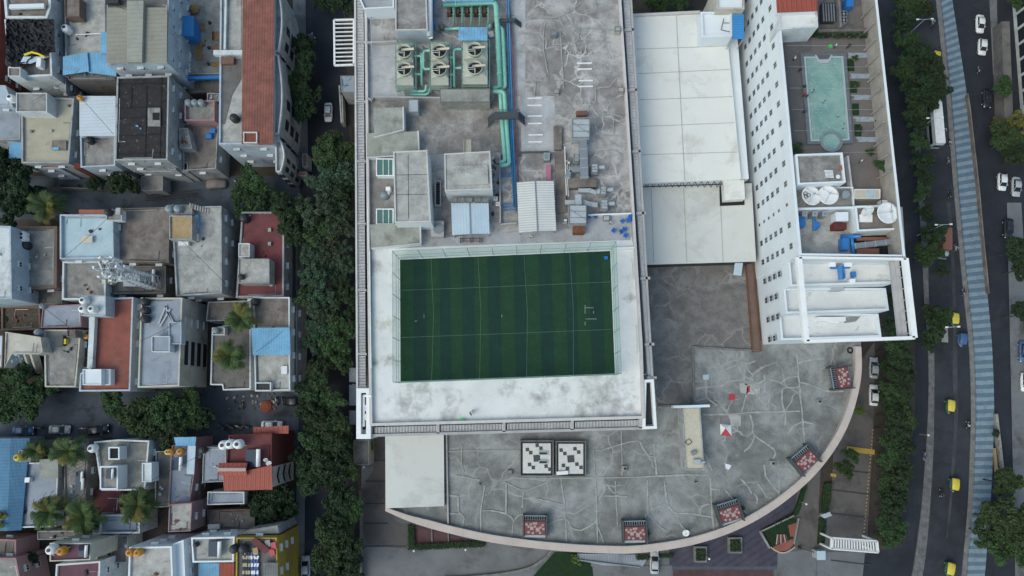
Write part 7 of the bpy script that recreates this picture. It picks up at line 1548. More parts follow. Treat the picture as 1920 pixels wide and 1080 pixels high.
# avenue trees
AVE = [(1705, 8, 26, 8), (1690, 40, 24, 7), (1730, 20, 22, 8), (1700, 75, 24, 8), (1722, 105, 28, 9), (1745, 135, 30, 10), (1700, 130, 26, 9), (1725, 160, 34, 10), (1760, 160, 26, 9), (1712, 195, 28, 9), (1735, 190, 26, 9), (1720, 232, 22, 8), (1722, 265, 20, 7), (1730, 300, 22, 7), (1733, 330, 20, 7), (1728, 360, 18, 7), (1735, 395, 18, 6),
       (1750, 442, 26, 8), (1742, 480, 26, 8), (1765, 505, 14, 6), (1752, 585, 22, 7), (1768, 588, 18, 7), (1752, 618, 24, 8), (1745, 640, 18, 7)]
for i, (x, y, r_, h) in enumerate(AVE):
    seg = 'between the hotel and the bus' if y < 250 else 'between the bus and the brown truck' if y < 430 else 'around the brown truck' if y < 520 else 'beside the yellow rickshaw'
    ct[seg] = ct.get(seg, 0)+1
    tree(x, y, r_, h, 'dark' if i % 3 else 'mid', ORD[min(11, ct[seg]-1)]+' avenue tree from the top '+seg, 'trees along the avenue')
HDG = []; rt3 = random.Random(4); y = 655
while y < 1025:
    xl = 1650+ (8 if y < 700 else 0)+(0 if y < 850 else -(y-850)*.0); xr = 1712 if y < 800 else 1712-(y-800)*.12
    HDG.append(((xl+18)+rt3.uniform(-5, 5), y)); HDG.append(((xr-18)+rt3.uniform(-5, 5), y+rt3.uniform(4, 12))); y += 25
for i, (x, y) in enumerate(HDG):
    tree(x, y, 21+rt3.uniform(-3, 5), 8.5+rt3.uniform(-1.5, 1), 'mid' if rt3.random() < .2 else 'dark', ORD[min(11, i//2)]+' weeping dark tree from the top in the '+('mall side' if i % 2 == 0 else 'road side')+' row' if i//2 < 12 else 'weeping dark tree near the white entrance pergola on the '+('mall side' if i % 2 == 0 else 'road side')+(' end' if i//2 > 12 else ''), 'dense belt of dark trees beside the service road')
for x, y, r_, h, k, lab in ((1663, 565, 16, 14, 'dark', 'dark tree glimpsed inside the hotel white frame, upper'), (1668, 610, 18, 14, 'dark', 'dark tree glimpsed inside the hotel white frame, lower'), (1688, 640, 18, 9, 'dark', 'dark tree at the corner of the white hotel frame'),
        (1884, 160, 24, 8, 'mid', 'round tree below the white gridded facade'), (1872, 240, 20, 5, 'yellow', 'sparse brownish tree beside the far carriageway'), (1890, 262, 34, 8, 'mid', 'broad flowering tree near the parked white cars'), (1912, 235, 30, 8, 'yellow', 'yellow flowering tree at the right edge above the parked cars'), (1905, 295, 26, 8, 'dark', 'green tree at the right edge below the flowering trees'), (1908, 468, 26, 8, 'dark', 'dark tree at the right edge by the parked black car'), (1912, 505, 22, 8, 'dark', 'second dark tree down the right edge'), (1915, 590, 24, 8, 'dark', 'third dark tree down the right edge'), (1900, 2, 18, 7, 'mid', 'small tree at the top right beside the white facade'),
        (1880, 905, 30, 9, 'mid', 'upper tree overhanging the striped median at the lower right'), (1872, 975, 38, 11, 'mid', 'largest tree overhanging the striped median at the lower right'), (1905, 985, 38, 11, 'mid', 'tree at the right edge beside the largest median tree'), (1890, 1025, 36, 10, 'mid', 'lowest tree of the lower right clump'), (1850, 1000, 24, 8, 'mid', 'small tree reaching over the stripes at the lower right'), (1868, 812, 8, 3, 'dark', 'small shrub beside the end of the striped median fence'),
        (1580, 875, 20, 6, 'mid', 'tree peeking out under the curved coping on the east side'), (1592, 850, 16, 6, 'mid', 'small tree above it under the curved coping'), (1612, 770, 10, 5, 'light', 'small light green tree under the coping near the parked cars')):
    tree(x, y, r_, h, k, lab, 'trees on the east side')
# pool deck and roof plants
def shrub(x, y, rpx, z, h, kind, lab):
    zc = z+h*.55; c = P(x, y, zc); t = thing('potted_shrub', lab, 'shrub', (c.x, c.y, z), 'shrubs on the buildings'); r_ = rpx*(CAMH-zc)/1263
    o = bpy.data.objects.new('foliage', CM[kind][0]); link(o); o.parent = t; o.location = (0, 0, h*.55); o.scale = (r_, r_, h*.5)
    b = MB(); b.lathe((c.x, c.y, z), [(.25, 0), (.35, .4), (.3, .4)], 12); part(t, 'pot', b, M['concrete_brown'])
shrub(1659, 310, 20, ZD, 3.0, 'mid', 'big leafy shrub against the east parapet of the pool deck'); shrub(1494, 277, 15, ZD, 2.2, 'mid', 'leafy shrub in the corner above the dark stair room roof'); shrub(1632, 285, 9, ZD, 1.5, 'mid', 'small shrub on the paving right of the whirlpool')
for x, y, lab in ((1604, 108, 'spiky plant by the topmost planting bed of the pool deck'), (1607, 158, 'spiky plant by the second planting bed of the pool deck'), (1612, 242, 'spiky plant by the lowest planting bed of the pool deck'), (1644, 165, 'small plant against the pool deck parapet, upper'), (1648, 228, 'small plant against the pool deck parapet, lower')): shrub(x, y, 7, ZD, 1.2, 'mid', lab)
for x, y, k, lab in ((1173, 1005, 'yellow', 'yellowish weeds on the west side of the bottom lantern'), (1215, 1000, 'yellow', 'yellowish weeds on the east side of the bottom lantern'), (1204, 1014, 'yellow', 'yellowish weeds in front of the bottom lantern'), (1346, 968, 'yellow', 'yellowish weeds beside the lantern nearest the white dish'), (1393, 953, 'yellow', 'yellowish weeds right of the lantern nearest the white dish')):
    shrub(x, y, 5, ZP, .9, k, lab)
shrub(1001, 886, 1, ZP, .4, 'mid', 'tiny weed tuft at the foot of the chequered deck')
# coconut palms
def frond(b, a, L, droop, rise, rnd, m=0):
    n = 9; pts = []
    for i in range(n+1):
        f = i/n; pts.append(Vector((math.cos(a)*L*(f-.12*f*f), math.sin(a)*L*(f-.12*f*f), rise*math.sin(f*2.2)-droop*f*f)))
    for i in range(n):
        u = (pts[i+1]-pts[i]).normalized(); sd = Vector((-math.sin(a), math.cos(a), 0))
        b.tube([pts[i], pts[i+1]], .035, 4, m, cap=False)
        for s_ in (-1, 1):
            for q in (0, .33, .66):
                f = (i+q)/n; p = pts[i].lerp(pts[i+1], q); w_ = L*.30*math.sin(min(1, f*1.15+.12)*math.pi)**.6*rnd.uniform(.7, 1.1)
                e = p+sd*s_*w_*.8+u*w_*.75-Vector((0, 0, w_*rnd.uniform(.15, .5))); k = u*.11
                b.face([p-k, p+k, e+k*.25, e-k*.25], m)
def palm_mesh(seed, n=17):
    rnd = random.Random(seed); b = MB()
    for k in range(n):
        a = k*2.399+rnd.uniform(-.2, .2); f = k/n; frond(b, a, rnd.uniform(3.2, 4.3)*(1-.25*(1-f)), 2.6*(f)+.5, 1.6*(1-f)+.5, rnd, 0 if k % 5 else 1)
    return b.build('crown', [M['leaf_palm'], M['leaf_yellow']])
PMs = [palm_mesh(s_) for s_ in (3, 8, 12)]
def palm(x, y, h, s_, lab, i, n=0):
    c = P(x, y, h); t = thing('coconut_palm', lab, 'palm tree', (c.x, c.y, 0), 'coconut palms', i*1.7)
    o = bpy.data.objects.new('crown', PMs[i % 3]); link(o); o.parent = t; o.location = (0, 0, h); o.scale = (s_,)*3
    b = MB(); b.tube([(0, 0, 0), (.15, .1, h*.4), (0, 0, h+.1)], [.28, .19, .15], 8); part(t, 'trunk', b, M['bark'], local=True)
    b = MB()
    for k in range(6): b.lathe((.3*math.cos(k), .3*math.sin(k), h-.3), [(.05, -.12), (.14, 0), (.05, .12)], 8)
    part(t, 'coconuts', b, M['yellowish'], local=True)
for i, (x, y, h, s_, lab) in enumerate(((88, 386, 9, 1.05, 'coconut palm among the dark trees at the left edge'), (452, 597, 11, .92, 'upper coconut palm beside the bright blue street roof'), (432, 668, 11, .95, 'lower coconut palm beside the bright blue street roof'), (129, 846, 10, .95, 'coconut palm above the narrow brown house'), (68, 846, 8, .7, 'dry yellow palm beside the yellow tank'), (92, 960, 10, .95, 'leftmost palm of the row of three at the bottom'), (158, 968, 10, 1.05, 'middle palm of the row of three at the bottom'), (258, 947, 11, 1.05, 'right palm of the row of three at the bottom'), (0, 975, 8, .7, 'dry palm cut by the left edge below the faded blue shed'))):
    palm(x, y, h, s_*1.3, lab, i)
# hedges and garden beds of the forecourt
def hedge(lab, poly, h, mat='leaf_dark', dens=26, kind='hedge', z0=.05):
    p = pp(poly, h); b = MB(); b.prism(inset(p, .15), z0, h-.12, 0); xs = [q.x for q in p]; ys = [q.y for q in p]; rnd = random.Random(int(xs[0]*7))
    area = abs(sum(p[i].x*p[(i+1) % len(p)].y-p[(i+1) % len(p)].x*p[i].y for i in range(len(p)))/2)
    def inside(x, y):
        c = False; j = len(p)-1
        for i in range(len(p)):
            if (p[i].y > y) != (p[j].y > y) and x < (p[j].x-p[i].x)*(y-p[i].y)/(p[j].y-p[i].y)+p[i].x: c = not c
            j = i
        return c
    for k in range(int(area*dens*1.5)):
        x, y = rnd.uniform(min(xs), max(xs)), rnd.uniform(min(ys), max(ys))
        if not inside(x, y): continue
        n = Vector((rnd.uniform(-.8, .8), rnd.uniform(-.8, .8), 1)).normalized(); u = n.cross(Vector((rnd.uniform(-1, 1), rnd.uniform(-1, 1), 0))).normalized()*.14; v = n.cross(u); c = Vector((x, y, h+rnd.uniform(-.15, .12)))
        b.face([c-u, c-v*.7, c+u, c+v*.7], 1)
    return solo('hedge', lab, 'hedge', b, [M['hedge'], M[mat]])
hedge('clipped hedge framing the red bed beside the mall driveway, upright arm', [(763, 982), (776, 986), (778, 1016), (778, 1032), (765, 1032)], 1.0)
hedge('clipped hedge framing the red bed beside the mall driveway, long arm', [(779, 1020), (900, 1014), (912, 1019), (908, 1027), (779, 1032)], 1.0)
sheet('garden_bed', [(777, 984), (900, 1018), (780, 1021)], .22, M['paver_red'])
for x, y, lab in ((809, 990, 'western'), (840, 998, 'eastern')): b = MB(); b.beam(P(x, y, .5), P(x+1, 1015.5, .5), .25, .3); solo('bed_divider', lab+' white strip dividing the red garden bed', 'divider', b, M['kerb'])
for (r_, lab) in (((1302, 1025, 1326, 1055), 'square hedge planter beneath the coping, western one'), ((1366, 1008, 1392, 1038), 'square hedge planter with a stone rim, eastern one')):
    p = pp(r_, 1.0); c = sum(p, Vector((0, 0)))/4; t = thing('planter', lab, 'planter', (c.x, c.y, .05), 'square planters in the plaza'); b = MB(); b.ring(p, .35, .05, .9); part(t, 'rim', b, M['kerb'])
    b = MB(); b.prism(inset(p, .35), .05, .8, 0)
    for k in range(260):
        u_, v_ = random.random(), random.random(); q = p[0].lerp(p[1], u_).lerp(p[3].lerp(p[2], u_), v_); n = Vector((random.uniform(-.8, .8), random.uniform(-.8, .8), 1)).normalized(); u = n.cross(Vector((1, random.random(), 0))).normalized()*.16; v = n.cross(u); cc = Vector((c.x+(q.x-c.x)*.75, c.y+(q.y-c.y)*.75, random.uniform(.85, 1.2))); b.face([cc-u, cc-v, cc+u, cc+v], 1)
    part(t, 'foliage', b, [M['hedge'], M['leaf_dark']])
hedge('narrow dark hedge along the path under the curved coping', [(1488, 962), (1508, 905), (1516, 912), (1500, 962), (1494, 970), (1430, 1000), (1427, 994)], .9)
t = thing('garden_bed', 'fan shaped flower bed with red and white rays and a beaded edge', 'flower bed', P(1466, 1005, .1)); b = MB(); b.prism(pp([(1430, 992), (1497, 970), (1488, 1024), (1462, 1036), (1444, 1025)], .3), .1, .3); part(t, 'lawn', b, M['lawn'])
b = MB(); b.prism(pp([(1449, 1026), (1486, 1010), (1487, 1022), (1476, 1032), (1460, 1034), (1450, 1030)], .36), .3, .36); b.prism(pp([(1478, 985), (1494, 980), (1489, 1006), (1482, 1006)], .36), .3, .36); part(t, 'red_planting', b, M['redroof'])
for k in range(6): b = MB(); b.beam(P(1456+k*4.2, 1021-k*1, .48), P(1458+k*3, 1002, .48), .22, .1); part(t, 'flower_ray', b, M['tile_red' if k % 2 else 'tile_pale'])
b = MB()
for k in range(15): a = R(200-k*13); q = P(1467+23*math.cos(a), 1024-12*math.sin(a)*-1*.9 if False else 1024+12*math.sin(R(k*12.5)), .3); b.box((P(1445+k*3.1, 1026+10*math.sin(math.pi*k/14), .1)), (.22, .22, .35))
part(t, 'edging_stones', b, M['cream'])
b = MB(); b.beam(P(1426, 997, .8), P(1444, 1028, .8), .3, .7); b.beam(P(1426, 997, .8), P(1489, 967, .8), .25, .7); b.beam(P(1498, 972, .8), P(1489, 1020, .8), .25, .7); part(t, 'border_wall', b, M['concrete'])
hedge('long planted strip between the path and the ramp', [(1545, 905), (1562, 905), (1555, 965), (1540, 965)], .8, 'leaf'); hedge('lower planted strip between the path and the ramp', [(1537, 970), (1552, 975), (1548, 1020), (1533, 1022)], .8)
hedge('low hedge under the coping at the bottom', [(1190, 1042), (1262, 1038), (1264, 1046), (1195, 1052)], .8); hedge('bushy light green strip beside the lawn corner', [(1070, 1040), (1082, 1040), (1092, 1062), (1072, 1056)], 1.0, 'leaf_light')
sheet('ramp', [(1082, 1038), (1190, 1040), (1215, 1046), (1205, 1062), (1130, 1060), (1083, 1050)], .5, M['bluegrey'])
b = MB()
for k in range(24): b.beam(P(1086+k*4.8, 1042, .62), P(1086+k*4.8, 1054, .62), .08, .1)
b.beam(P(1083, 1050, .9), P(1200, 1064, .9), .2, .5); solo('steps', 'ribbed grey entrance canopy deck partly hidden by the coping', 'deck', b, M['galv_dark'])
# ================================================================ vehicles
def loft(b, secs, m=0):
    """secs: [(x, halfwidth, z0, z1)] rounded box sections joined along x"""
    k = len(b.v); n = 8
    for x, w_, z0, z1 in secs:
        for (yy, zz) in ((-w_*.9, z0), (-w_, z0+(z1-z0)*.3), (-w_*.98, z0+(z1-z0)*.75), (-w_*.8, z1), (w_*.8, z1), (w_*.98, z0+(z1-z0)*.75), (w_, z0+(z1-z0)*.3), (w_*.9, z0)): b.v.append(Vector((x, yy, zz)))
    for i in range(len(secs)-1):
        for j in range(n): q = (j+1) % n; b.f.append((k+i*n+j, k+i*n+q, k+i*n+n+q, k+i*n+n+j)[::-1]); b.m.append(m)
    b.f.append(tuple(k+j for j in range(n))); b.m.append(m); e = k+(len(secs)-1)*n; b.f.append(tuple(e+j for j in range(n))[::-1]); b.m.append(m)
def wheel(t, x, y, r_, w_, nm='wheel'):
    b = MB(); b.lathe((x, y, r_), [(r_*.8, -w_/2), (r_, -w_/2+.03), (r_, w_/2-.03), (r_*.8, w_/2)], 16, axis=Vector((0, 1, 0))); o = part(t, nm, b, M['tyre'], local=True)
    b = MB(); b.lathe((x, y, r_), [(r_*.55, -w_/2-.01), (r_*.55, w_/2+.01)], 10, axis=Vector((0, 1, 0))); part(o, 'rim', b, M['galv'], local=True)
def make_car(key, paint, hatch=False, L=4.3):
    t = thing('parked_car', 'x', 'car', (0, 0, 0)); s = L/4.3; b = MB()
    loft(b, [(-2.12*s, .62, .42, .82), (-2.0*s, .80, .28, .92), (-1.3*s, .87, .22, .95), (0, .88, .22, .93), (1.2*s, .87, .22, .90), (1.85*s, .80, .28, .80), (2.12*s, .60, .40, .66)]); part(t, 'body', b, M[paint], True, local=True)
    r1 = -1.75*s if hatch else -1.25*s; b = MB(); loft(b, [(r1-.35, .70, .88, .93), (r1+.15, .70, .9, 1.36), (-.2, .72, .9, 1.45), (.35*s, .70, .9, 1.40), (1.15*s, .70, .86, .93)]); part(t, 'glazing', b, M['glass_car'], False, local=True)
    b = MB(); loft(b, [(r1+.12, .58, 1.36, 1.42), (-.5, .64, 1.41, 1.5), (.1, .62, 1.40, 1.47), (.38*s, .58, 1.36, 1.41)]); part(t, 'roof', b, M[paint], True, local=True)
    b = MB()
    for s_ in (-1, 1):
        b.beam((.38*s, s_*.6, 1.42), (1.12*s, s_*.72, .95), .07, .06); b.beam((r1+.14, s_*.6, 1.4), (r1-.32, s_*.7, .95), .09, .06); b.box((-.25, s_*.72, .9), (.1, .06, .5))
    part(t, 'pillars', b, M[paint], local=True)
    for x in (-1.3*s, 1.35*s):
        for y in (-.78, .78): wheel(t, x, y, .31, .2)
    for y in (-.58, .58):
        b = MB(); b.box((1.98*s, y, .58), (.2, .3, .14)); part(t, 'headlight', b, M['lamp'], local=True); b = MB(); b.box((-2.03*s, y, .66), (.14, .28, .16)); part(t, 'tail_light', b, M['tail'], local=True); b = MB(); b.box((.75*s, y*1.62, .92), (.14, .16, .1)); part(t, 'mirror', b, M[paint], local=True)
    proto(key, t, 'car')
make_car('cw', 'car_white'); make_car('ch', 'car_white', True, 3.8); make_car('cs', 'car_silver'); make_car('cd', 'car_dark', True); make_car('cb', 'car_blue')
def heading(px, py, deg):                       # deg: screen direction of the nose, clockwise from up
    a = P(px, py, 0); c = P(px+20*math.sin(R(deg)), py-20*math.cos(R(deg)), 0); return math.atan2((c-a).y, (c-a).x)
CG = 'cars on the streets and the avenue'
for k, x, y, dg, lab in (('cw', 617, 213, 180, 'white saloon car driving down the tree lined street'), ('cw', 1834, 48, 180, 'upper white car at the top of the far carriageway'), ('ch', 1838, 91, 182, 'second white car just below the topmost one on the far carriageway'), ('ch', 1875, 343, 180, 'white car parked beyond the striped median near the flowering trees'), ('cs', 1901, 352, 180, 'silver car half hidden at the right edge beside the parked white car'),
        ('cd', 1847, 187, 180, 'dark car parked under the round tree on the far side'), ('cd', 1886, 430, 180, 'black car parked on the far side halfway down'), ('cb', 1915, 660, 180, 'dark blue car at the right edge'), ('ch', 1918, 717, 180, 'white car at the right edge below the dark blue car'), ('cs', 1635, 690, 0, 'silver car parked beside the curved coping'), ('cw', 1635, 741, 0, 'white car parked behind the silver car by the coping'),
        ('cb', 48, 807, 90, 'blue grey car with a pale bonnet in the second lane'), ('cs', 116, 805, 90, 'silver hatchback parked in the second lane'), ('cd', 188, 806, 80, 'black car parked under the lane trees'), ('cd', 556, 753, 90, 'dark car with white panels at the end of the second lane'), ('cw', 512, 797, 90, 'white car mostly hidden by the red awning'), ('cs', 575, 1062, 0, 'pale vehicle at the bottom of the tree lined street'), ('cd', 575, 78, 60, 'dark car under the trees at the top of the tree lined street'), ('cs', 1226, 1053, 0, 'silver car under the hedge at the bottom of the terrace')):
    dup(k, P(x, y, 0.03), heading(x, y, dg), lab, CG)
t = thing('covered_car', 'parked car wrapped in a brown grey cloth cover in the first lane', 'car', P(408, 347, 0)); b = MB(); c = P(408, 347, 0); v0 = len(b.v); loft(b, [(-2.2, .6, .0, .7), (-1.95, .9, 0, .95), (-1.2, .98, 0, 1.25), (-.2, .98, 0, 1.5), (.45, .96, 0, 1.45), (1.1, .95, 0, 1.0), (1.8, .9, 0, .95), (2.15, .6, 0, .6)])
for i in range(v0, len(b.v)): b.v[i] = b.v[i]+c
part(t, 'cover', b, M['cover_cloth'], True)
for dx in (-1.3, 1.3):
    for dy in (-.85, .85): b = MB(); b.lathe(c+Vector((dx, dy, .3)), [(.28, -.1), (.3, .1)], 12, axis=Vector((0, 1, 0))); part(t, 'wheel', b, M['tyre'])
# auto rickshaws
def make_auto(key, top, body):
    t = thing('auto_rickshaw', 'x', 'auto rickshaw', (0, 0, 0)); b = MB(); loft(b, [(-1.25, .6, .35, 1.0), (-1.1, .66, .25, 1.1), (.3, .66, .25, .75), (.8, .5, .3, .9), (1.3, .22, .45, .9)]); part(t, 'body', b, M[body], True, local=True)
    b = MB(); loft(b, [(-1.3, .60, 1.3, 1.5), (-1.05, .72, 1.3, 1.68), (0, .73, 1.5, 1.74), (.75, .66, 1.5, 1.68), (.95, .56, 1.45, 1.58)]); part(t, 'canopy', b, M[top], True, local=True)
    b = MB(); b.raw([(.8, -.5, .9), (.8, .5, .9), (.92, .48, 1.5), (.92, -.48, 1.5)], [(0, 1, 2, 3), (3, 2, 1, 0)]); part(t, 'windscreen', b, M['glass_car'], local=True)
    b = MB()
    for s_ in (-1, 1): b.box((-.9, s_*.6, 1.0), (.08, .06, .5)); b.box((.2, s_*.63, .7), (.05, .05, .85)); b.box((.8, s_*.5, .9), (.05, .05, .6))
    part(t, 'frame', b, M['black'], local=True); b = MB(); b.box((-.55, 0, .6), (.45, 1.1, .35)); part(t, 'seat', b, M['dark_grey'], local=True)
    wheel(t, 1.05, 0, .22, .12); wheel(t, -.85, -.56, .22, .12); wheel(t, -.85, .56, .22, .12); b = MB(); b.box((1.32, 0, .72), (.1, .2, .18)); part(t, 'headlight', b, M['lamp'], local=True); proto(key, t, 'auto rickshaw')
make_auto('ay', 'auto_yellow', 'auto_green'); make_auto('ab', 'car_blue', 'car_blue')
for k, x, y, dg, lab in (('ay', 1775, 762, 184, 'yellow rickshaw beside the belt of dark trees'), ('ay', 1783, 908, 184, 'yellow rickshaw in the middle of the lower avenue'), ('ay', 1774, 1065, 190, 'yellow rickshaw nearest the bottom edge of the avenue'), ('ay', 1783, 600, 180, 'yellow rickshaw tucked under the tree above the blue one'), ('ay', 1749, 112, 190, 'yellow rickshaw half hidden by the avenue trees'), ('ay', 1722, 4, 180, 'yellow rickshaw at the top edge of the avenue'), ('ab', 1798, 638, 184, 'blue rickshaw on the avenue')):
    dup(k, P(x, y, .03), heading(x, y, dg), lab, 'auto rickshaws on the avenue')
# bus and truck
c = P(1752, 232, 1.5); t = thing('bus', 'long pale roofed city bus half hidden by the avenue trees', 'bus', (c.x, c.y, .03), rz=heading(1752, 232, 175)); b = MB(); loft(b, [(-5.2, 1.0, .4, 2.7), (-5.0, 1.22, .35, 3.0), (4.9, 1.22, .35, 3.0), (5.2, 1.0, .4, 2.6)]); part(t, 'body', b, M['galv'], local=True)
b = MB(); b.box((0, 0, 3.0), (9.8, 2.0, .08)); b.box((-2.5, 0, 3.08), (1.6, 1.2, .25)); b.box((2.5, 0, 3.08), (1.2, 1.0, .18)); part(t, 'roof', b, M['steel_white'], local=True)
for s_ in (-1, 1): b = MB(); b.box((0, s_*1.2, 1.4), (9.4, .08, .9)); part(t, 'window_band', b, M['glass_car'], local=True)
b = MB(); b.box((5.15, 0, 1.2), (.1, 1.9, 1.2)); part(t, 'windscreen', b, M['glass_car'], local=True)
for x in (-3.2, 3.4):
    for y in (-1.08, 1.08): wheel(t, x, y, .48, .28)
c = P(1770, 455, 1.5); t = thing('truck', 'brown boxed truck with a pale cab under the avenue tree', 'truck', (c.x, c.y, .03), rz=heading(1770, 455, 180)); b = MB(); b.box((-.6, 0, .7), (4.6, 1.9, 2.0)); part(t, 'cargo_box', b, M['truck_brown'], local=True); b = MB(); loft(b, [(1.75, .85, .4, 1.9), (2.4, .88, .4, 2.0), (3.1, .85, .4, 1.5), (3.3, .75, .4, 1.0)]); part(t, 'cab', b, M['galv'], True, local=True); b = MB(); b.box((2.95, 0, 1.3), (.5, 1.5, .35)); part(t, 'windscreen', b, M['glass_car'], local=True)
for x in (-1.9, 2.4):
    for y in (-.85, .85): wheel(t, x, y, .4, .24)
# ================================================================ people (one skinned body each)
def person_mesh(key, pose, shirt, legs='trousers'):
    me = bpy.data.meshes.new('person'); V = []; E = []; Rr = []
    def add(p, r_, par=None):
        V.append(p); Rr.append(r_)
        if par is not None: E.append((par, len(V)-1))
        return len(V)-1
    sit = pose in ('sit', 'ride'); hip = .52 if pose == 'sit' else .80 if pose == 'ride' else .92; lean = .18 if pose == 'ride' else .03
    pel = add((0, 0, hip), .14); ch = add((lean, 0, hip+.36), .17, add((lean*.5, 0, hip+.18), .14, pel)); nk = add((lean+.02, 0, hip+.56), .06, ch); hd = add((lean+.04, 0, hip+.68), .10, nk); add((lean+.05, 0, hip+.80), .085, hd)
    for s_ in (-1, 1):
        sh = add((lean, s_*.20, hip+.46), .065, ch)
        if pose == 'ride': el, wr = (lean+.22, s_*.28, hip+.26), (lean+.46, s_*.27, hip+.24)
        elif pose == 'sit': el, wr = (.06, s_*.27, hip+.18), (.28, s_*.18, hip+.14)
        elif pose == 'swim': el, wr = (.12, s_*.42, hip+.40), (.30, s_*.60, hip+.44)
        else: el, wr = (-.02+s_*.05, s_*.27, hip+.18), (.08+s_*.1, s_*.29, hip-.06)
        e_ = add(el, .045, sh); w_ = add(wr, .032, e_); wv = Vector(wr)+(Vector(wr)-Vector(el)).normalized()*.09; pm = add(tuple(wv), .034, w_)
        dv = (Vector(wr)-Vector(el)).normalized()
        for f in range(4): off = Vector((0, (f-1.5)*.022, 0)); add(tuple(wv+dv*(.07+.012*(f in (1, 2)))+off-Vector((0, 0, .012*f))), .009, pm)
        add(tuple(wv+dv*.02+Vector((.03, -s_*.045, 0))), .011, w_)
        h_ = add((0, s_*.10, hip-.06), .095, pel)
        if sit: kn, an, to = (.42, s_*.16, hip-.02 if pose == 'sit' else hip-.12), (.40, s_*.15, .08 if pose == 'sit' else .38), (.56, s_*.15, .05 if pose == 'sit' else .33)
        else: kn, an, to = (.05*s_+.03, s_*.11, .50), (-.10*s_, s_*.11, .08), (.14-.10*s_, s_*.12, .04)
        k_ = add(kn, .065, h_); a_ = add(an, .042, k_); add(to, .038, a_)
    me.from_pydata(V, E, []); ob = bpy.data.objects.new('person', me); link(ob); mo = ob.modifiers.new('s', 'SKIN'); 
    for i, q in enumerate(me.skin_vertices[0].data): q.radius = (Rr[i],)*2; q.use_root = (i == 0)
    su = ob.modifiers.new('u', 'SUBSURF'); su.levels = su.render_levels = 1
    dg_ = bpy.context.evaluated_depsgraph_get(); m2 = bpy.data.meshes.new_from_object(ob.evaluated_get(dg_)); bpy.data.objects.remove(ob)
    for k in (shirt, legs, 'skin', 'hair'): m2.materials.append(M[k])
    for f in m2.polygons:
        c_ = f.center; hz = c_.z-hip; f.use_smooth = True
        f.material_index = 3 if hz > .78 or (hz > .64 and c_.x < lean+.01) else 2 if hz > .56 else 1 if hz < .0 and not (abs(c_.y) > .24 and pose == 'stand') else (2 if abs(c_.y) > .23 and hz < .20 or (sit and c_.x > lean+.28) else 0)
    return m2
PM = {}
for k, ps, sh in (('white', 'stand', 'shirt_white'), ('dark', 'stand', 'shirt_dark'), ('red', 'stand', 'shirt_red'), ('blue', 'stand', 'shirt_blue'), ('swim', 'swim', 'shirt_dark'), ('rw', 'ride', 'shirt_white'), ('rb', 'ride', 'shirt_blue'), ('rd', 'ride', 'shirt_dark')): PM[k] = person_mesh(k, ps, sh)
def person(k, x, y, z, rz, lab, group='people seen from above', pos=None):
    o = bpy.data.objects.new('person', PM[k]); link(o); o.location = pos or P(x, y, z); o.rotation_euler.z = rz; tagit(o, lab, 'person', group); return o
person('dark', 883, 776, ZR+.07, .6, 'person in dark clothes standing on the white roof south of the pitch'); person('white', 887, 771, ZR+.07, 2.5, 'person in a white shirt beside the dark clothed one south of the pitch')
person('white', 995, 446, ZR+.08, 1.0, 'person in a white shirt between the two roof canopies and the net'); person('white', 1144, 420, ZR+.08, 4, 'person in white among the blue chairs'); person('dark', 901, 906, TZ, 1, 'person in black alone on the western terrace'); person('dark', 1303, 902, TZ, 2, 'person in black just south of the cream stair block')
for i, (k, x, y, z, lab) in enumerate((('white', 1486, 114, HZ, 'person walking on the dark deck west of the pool'), ('dark', 1503, 168, HZ, 'person in black at the west pool edge, upper'), ('dark', 1509, 185, HZ, 'person in black at the west pool edge, lower'), ('red', 1505, 182, HZ, 'person in a red top at the west pool edge'), ('dark', 1496, 135, HZ, 'person beside the pool rim near its north west corner'), ('white', 1512, 68, HZ, 'person by the white stained wall of the red roofed room'), ('dark', 1587, 91, HZ, 'person near the north east corner of the pool'), ('white', 1563, 90, HZ, 'person in white north of the pool'), ('blue', 1505, 212, HZ, 'person at the west rim halfway down the pool'), ('white', 1610, 305, HZ, 'person on the paving right of the whirlpool'))): person(k, x, y, z, i*1.3, lab)
for i, (x, y) in enumerate(((1521, 173), (1519, 178), (1538, 197), (1541, 194), (1566, 224), (1578, 236), (1576, 245))):
    person('swim', x, y, HZ-.68, i*1.9, 'swimmer in the rooftop pool with arms spread', 'swimmers in the rooftop pool').scale = (.7,)*3
# motorcycles
def make_bike(key, paint):
    t = thing('motorcycle', 'x', 'motorcycle', (0, 0, 0))
    for x in (-.62, .65): wheel(t, x, 0, .29, .11)
    b = MB(); loft(b, [(-.85, .08, .55, .75), (-.5, .14, .5, .8), (0, .13, .4, .78), (.3, .15, .5, .9), (.5, .1, .6, .85)]); part(t, 'body', b, M[paint], True, local=True); b = MB(); b.box((-.35, 0, .78), (.75, .26, .1)); part(t, 'seat', b, M['black'], local=True)
    b = MB(); b.tube([(.35, -.36, 1.02), (.5, -.15, 1.0), (.5, .15, 1.0), (.35, .36, 1.02)], .025, 6); b.tube([(.48, 0, 1.0), (.65, 0, .3)], .035, 6); part(t, 'handlebar', b, M['black'], local=True); b = MB(); b.lathe((.56, 0, .88), [(.05, 0), (.09, .08)], 10, axis=Vector((1, 0, 0))); part(t, 'headlight', b, M['lamp'], local=True); proto(key, t, 'motorcycle')
make_bike('mb', 'car_dark'); make_bike('mw', 'car_silver')
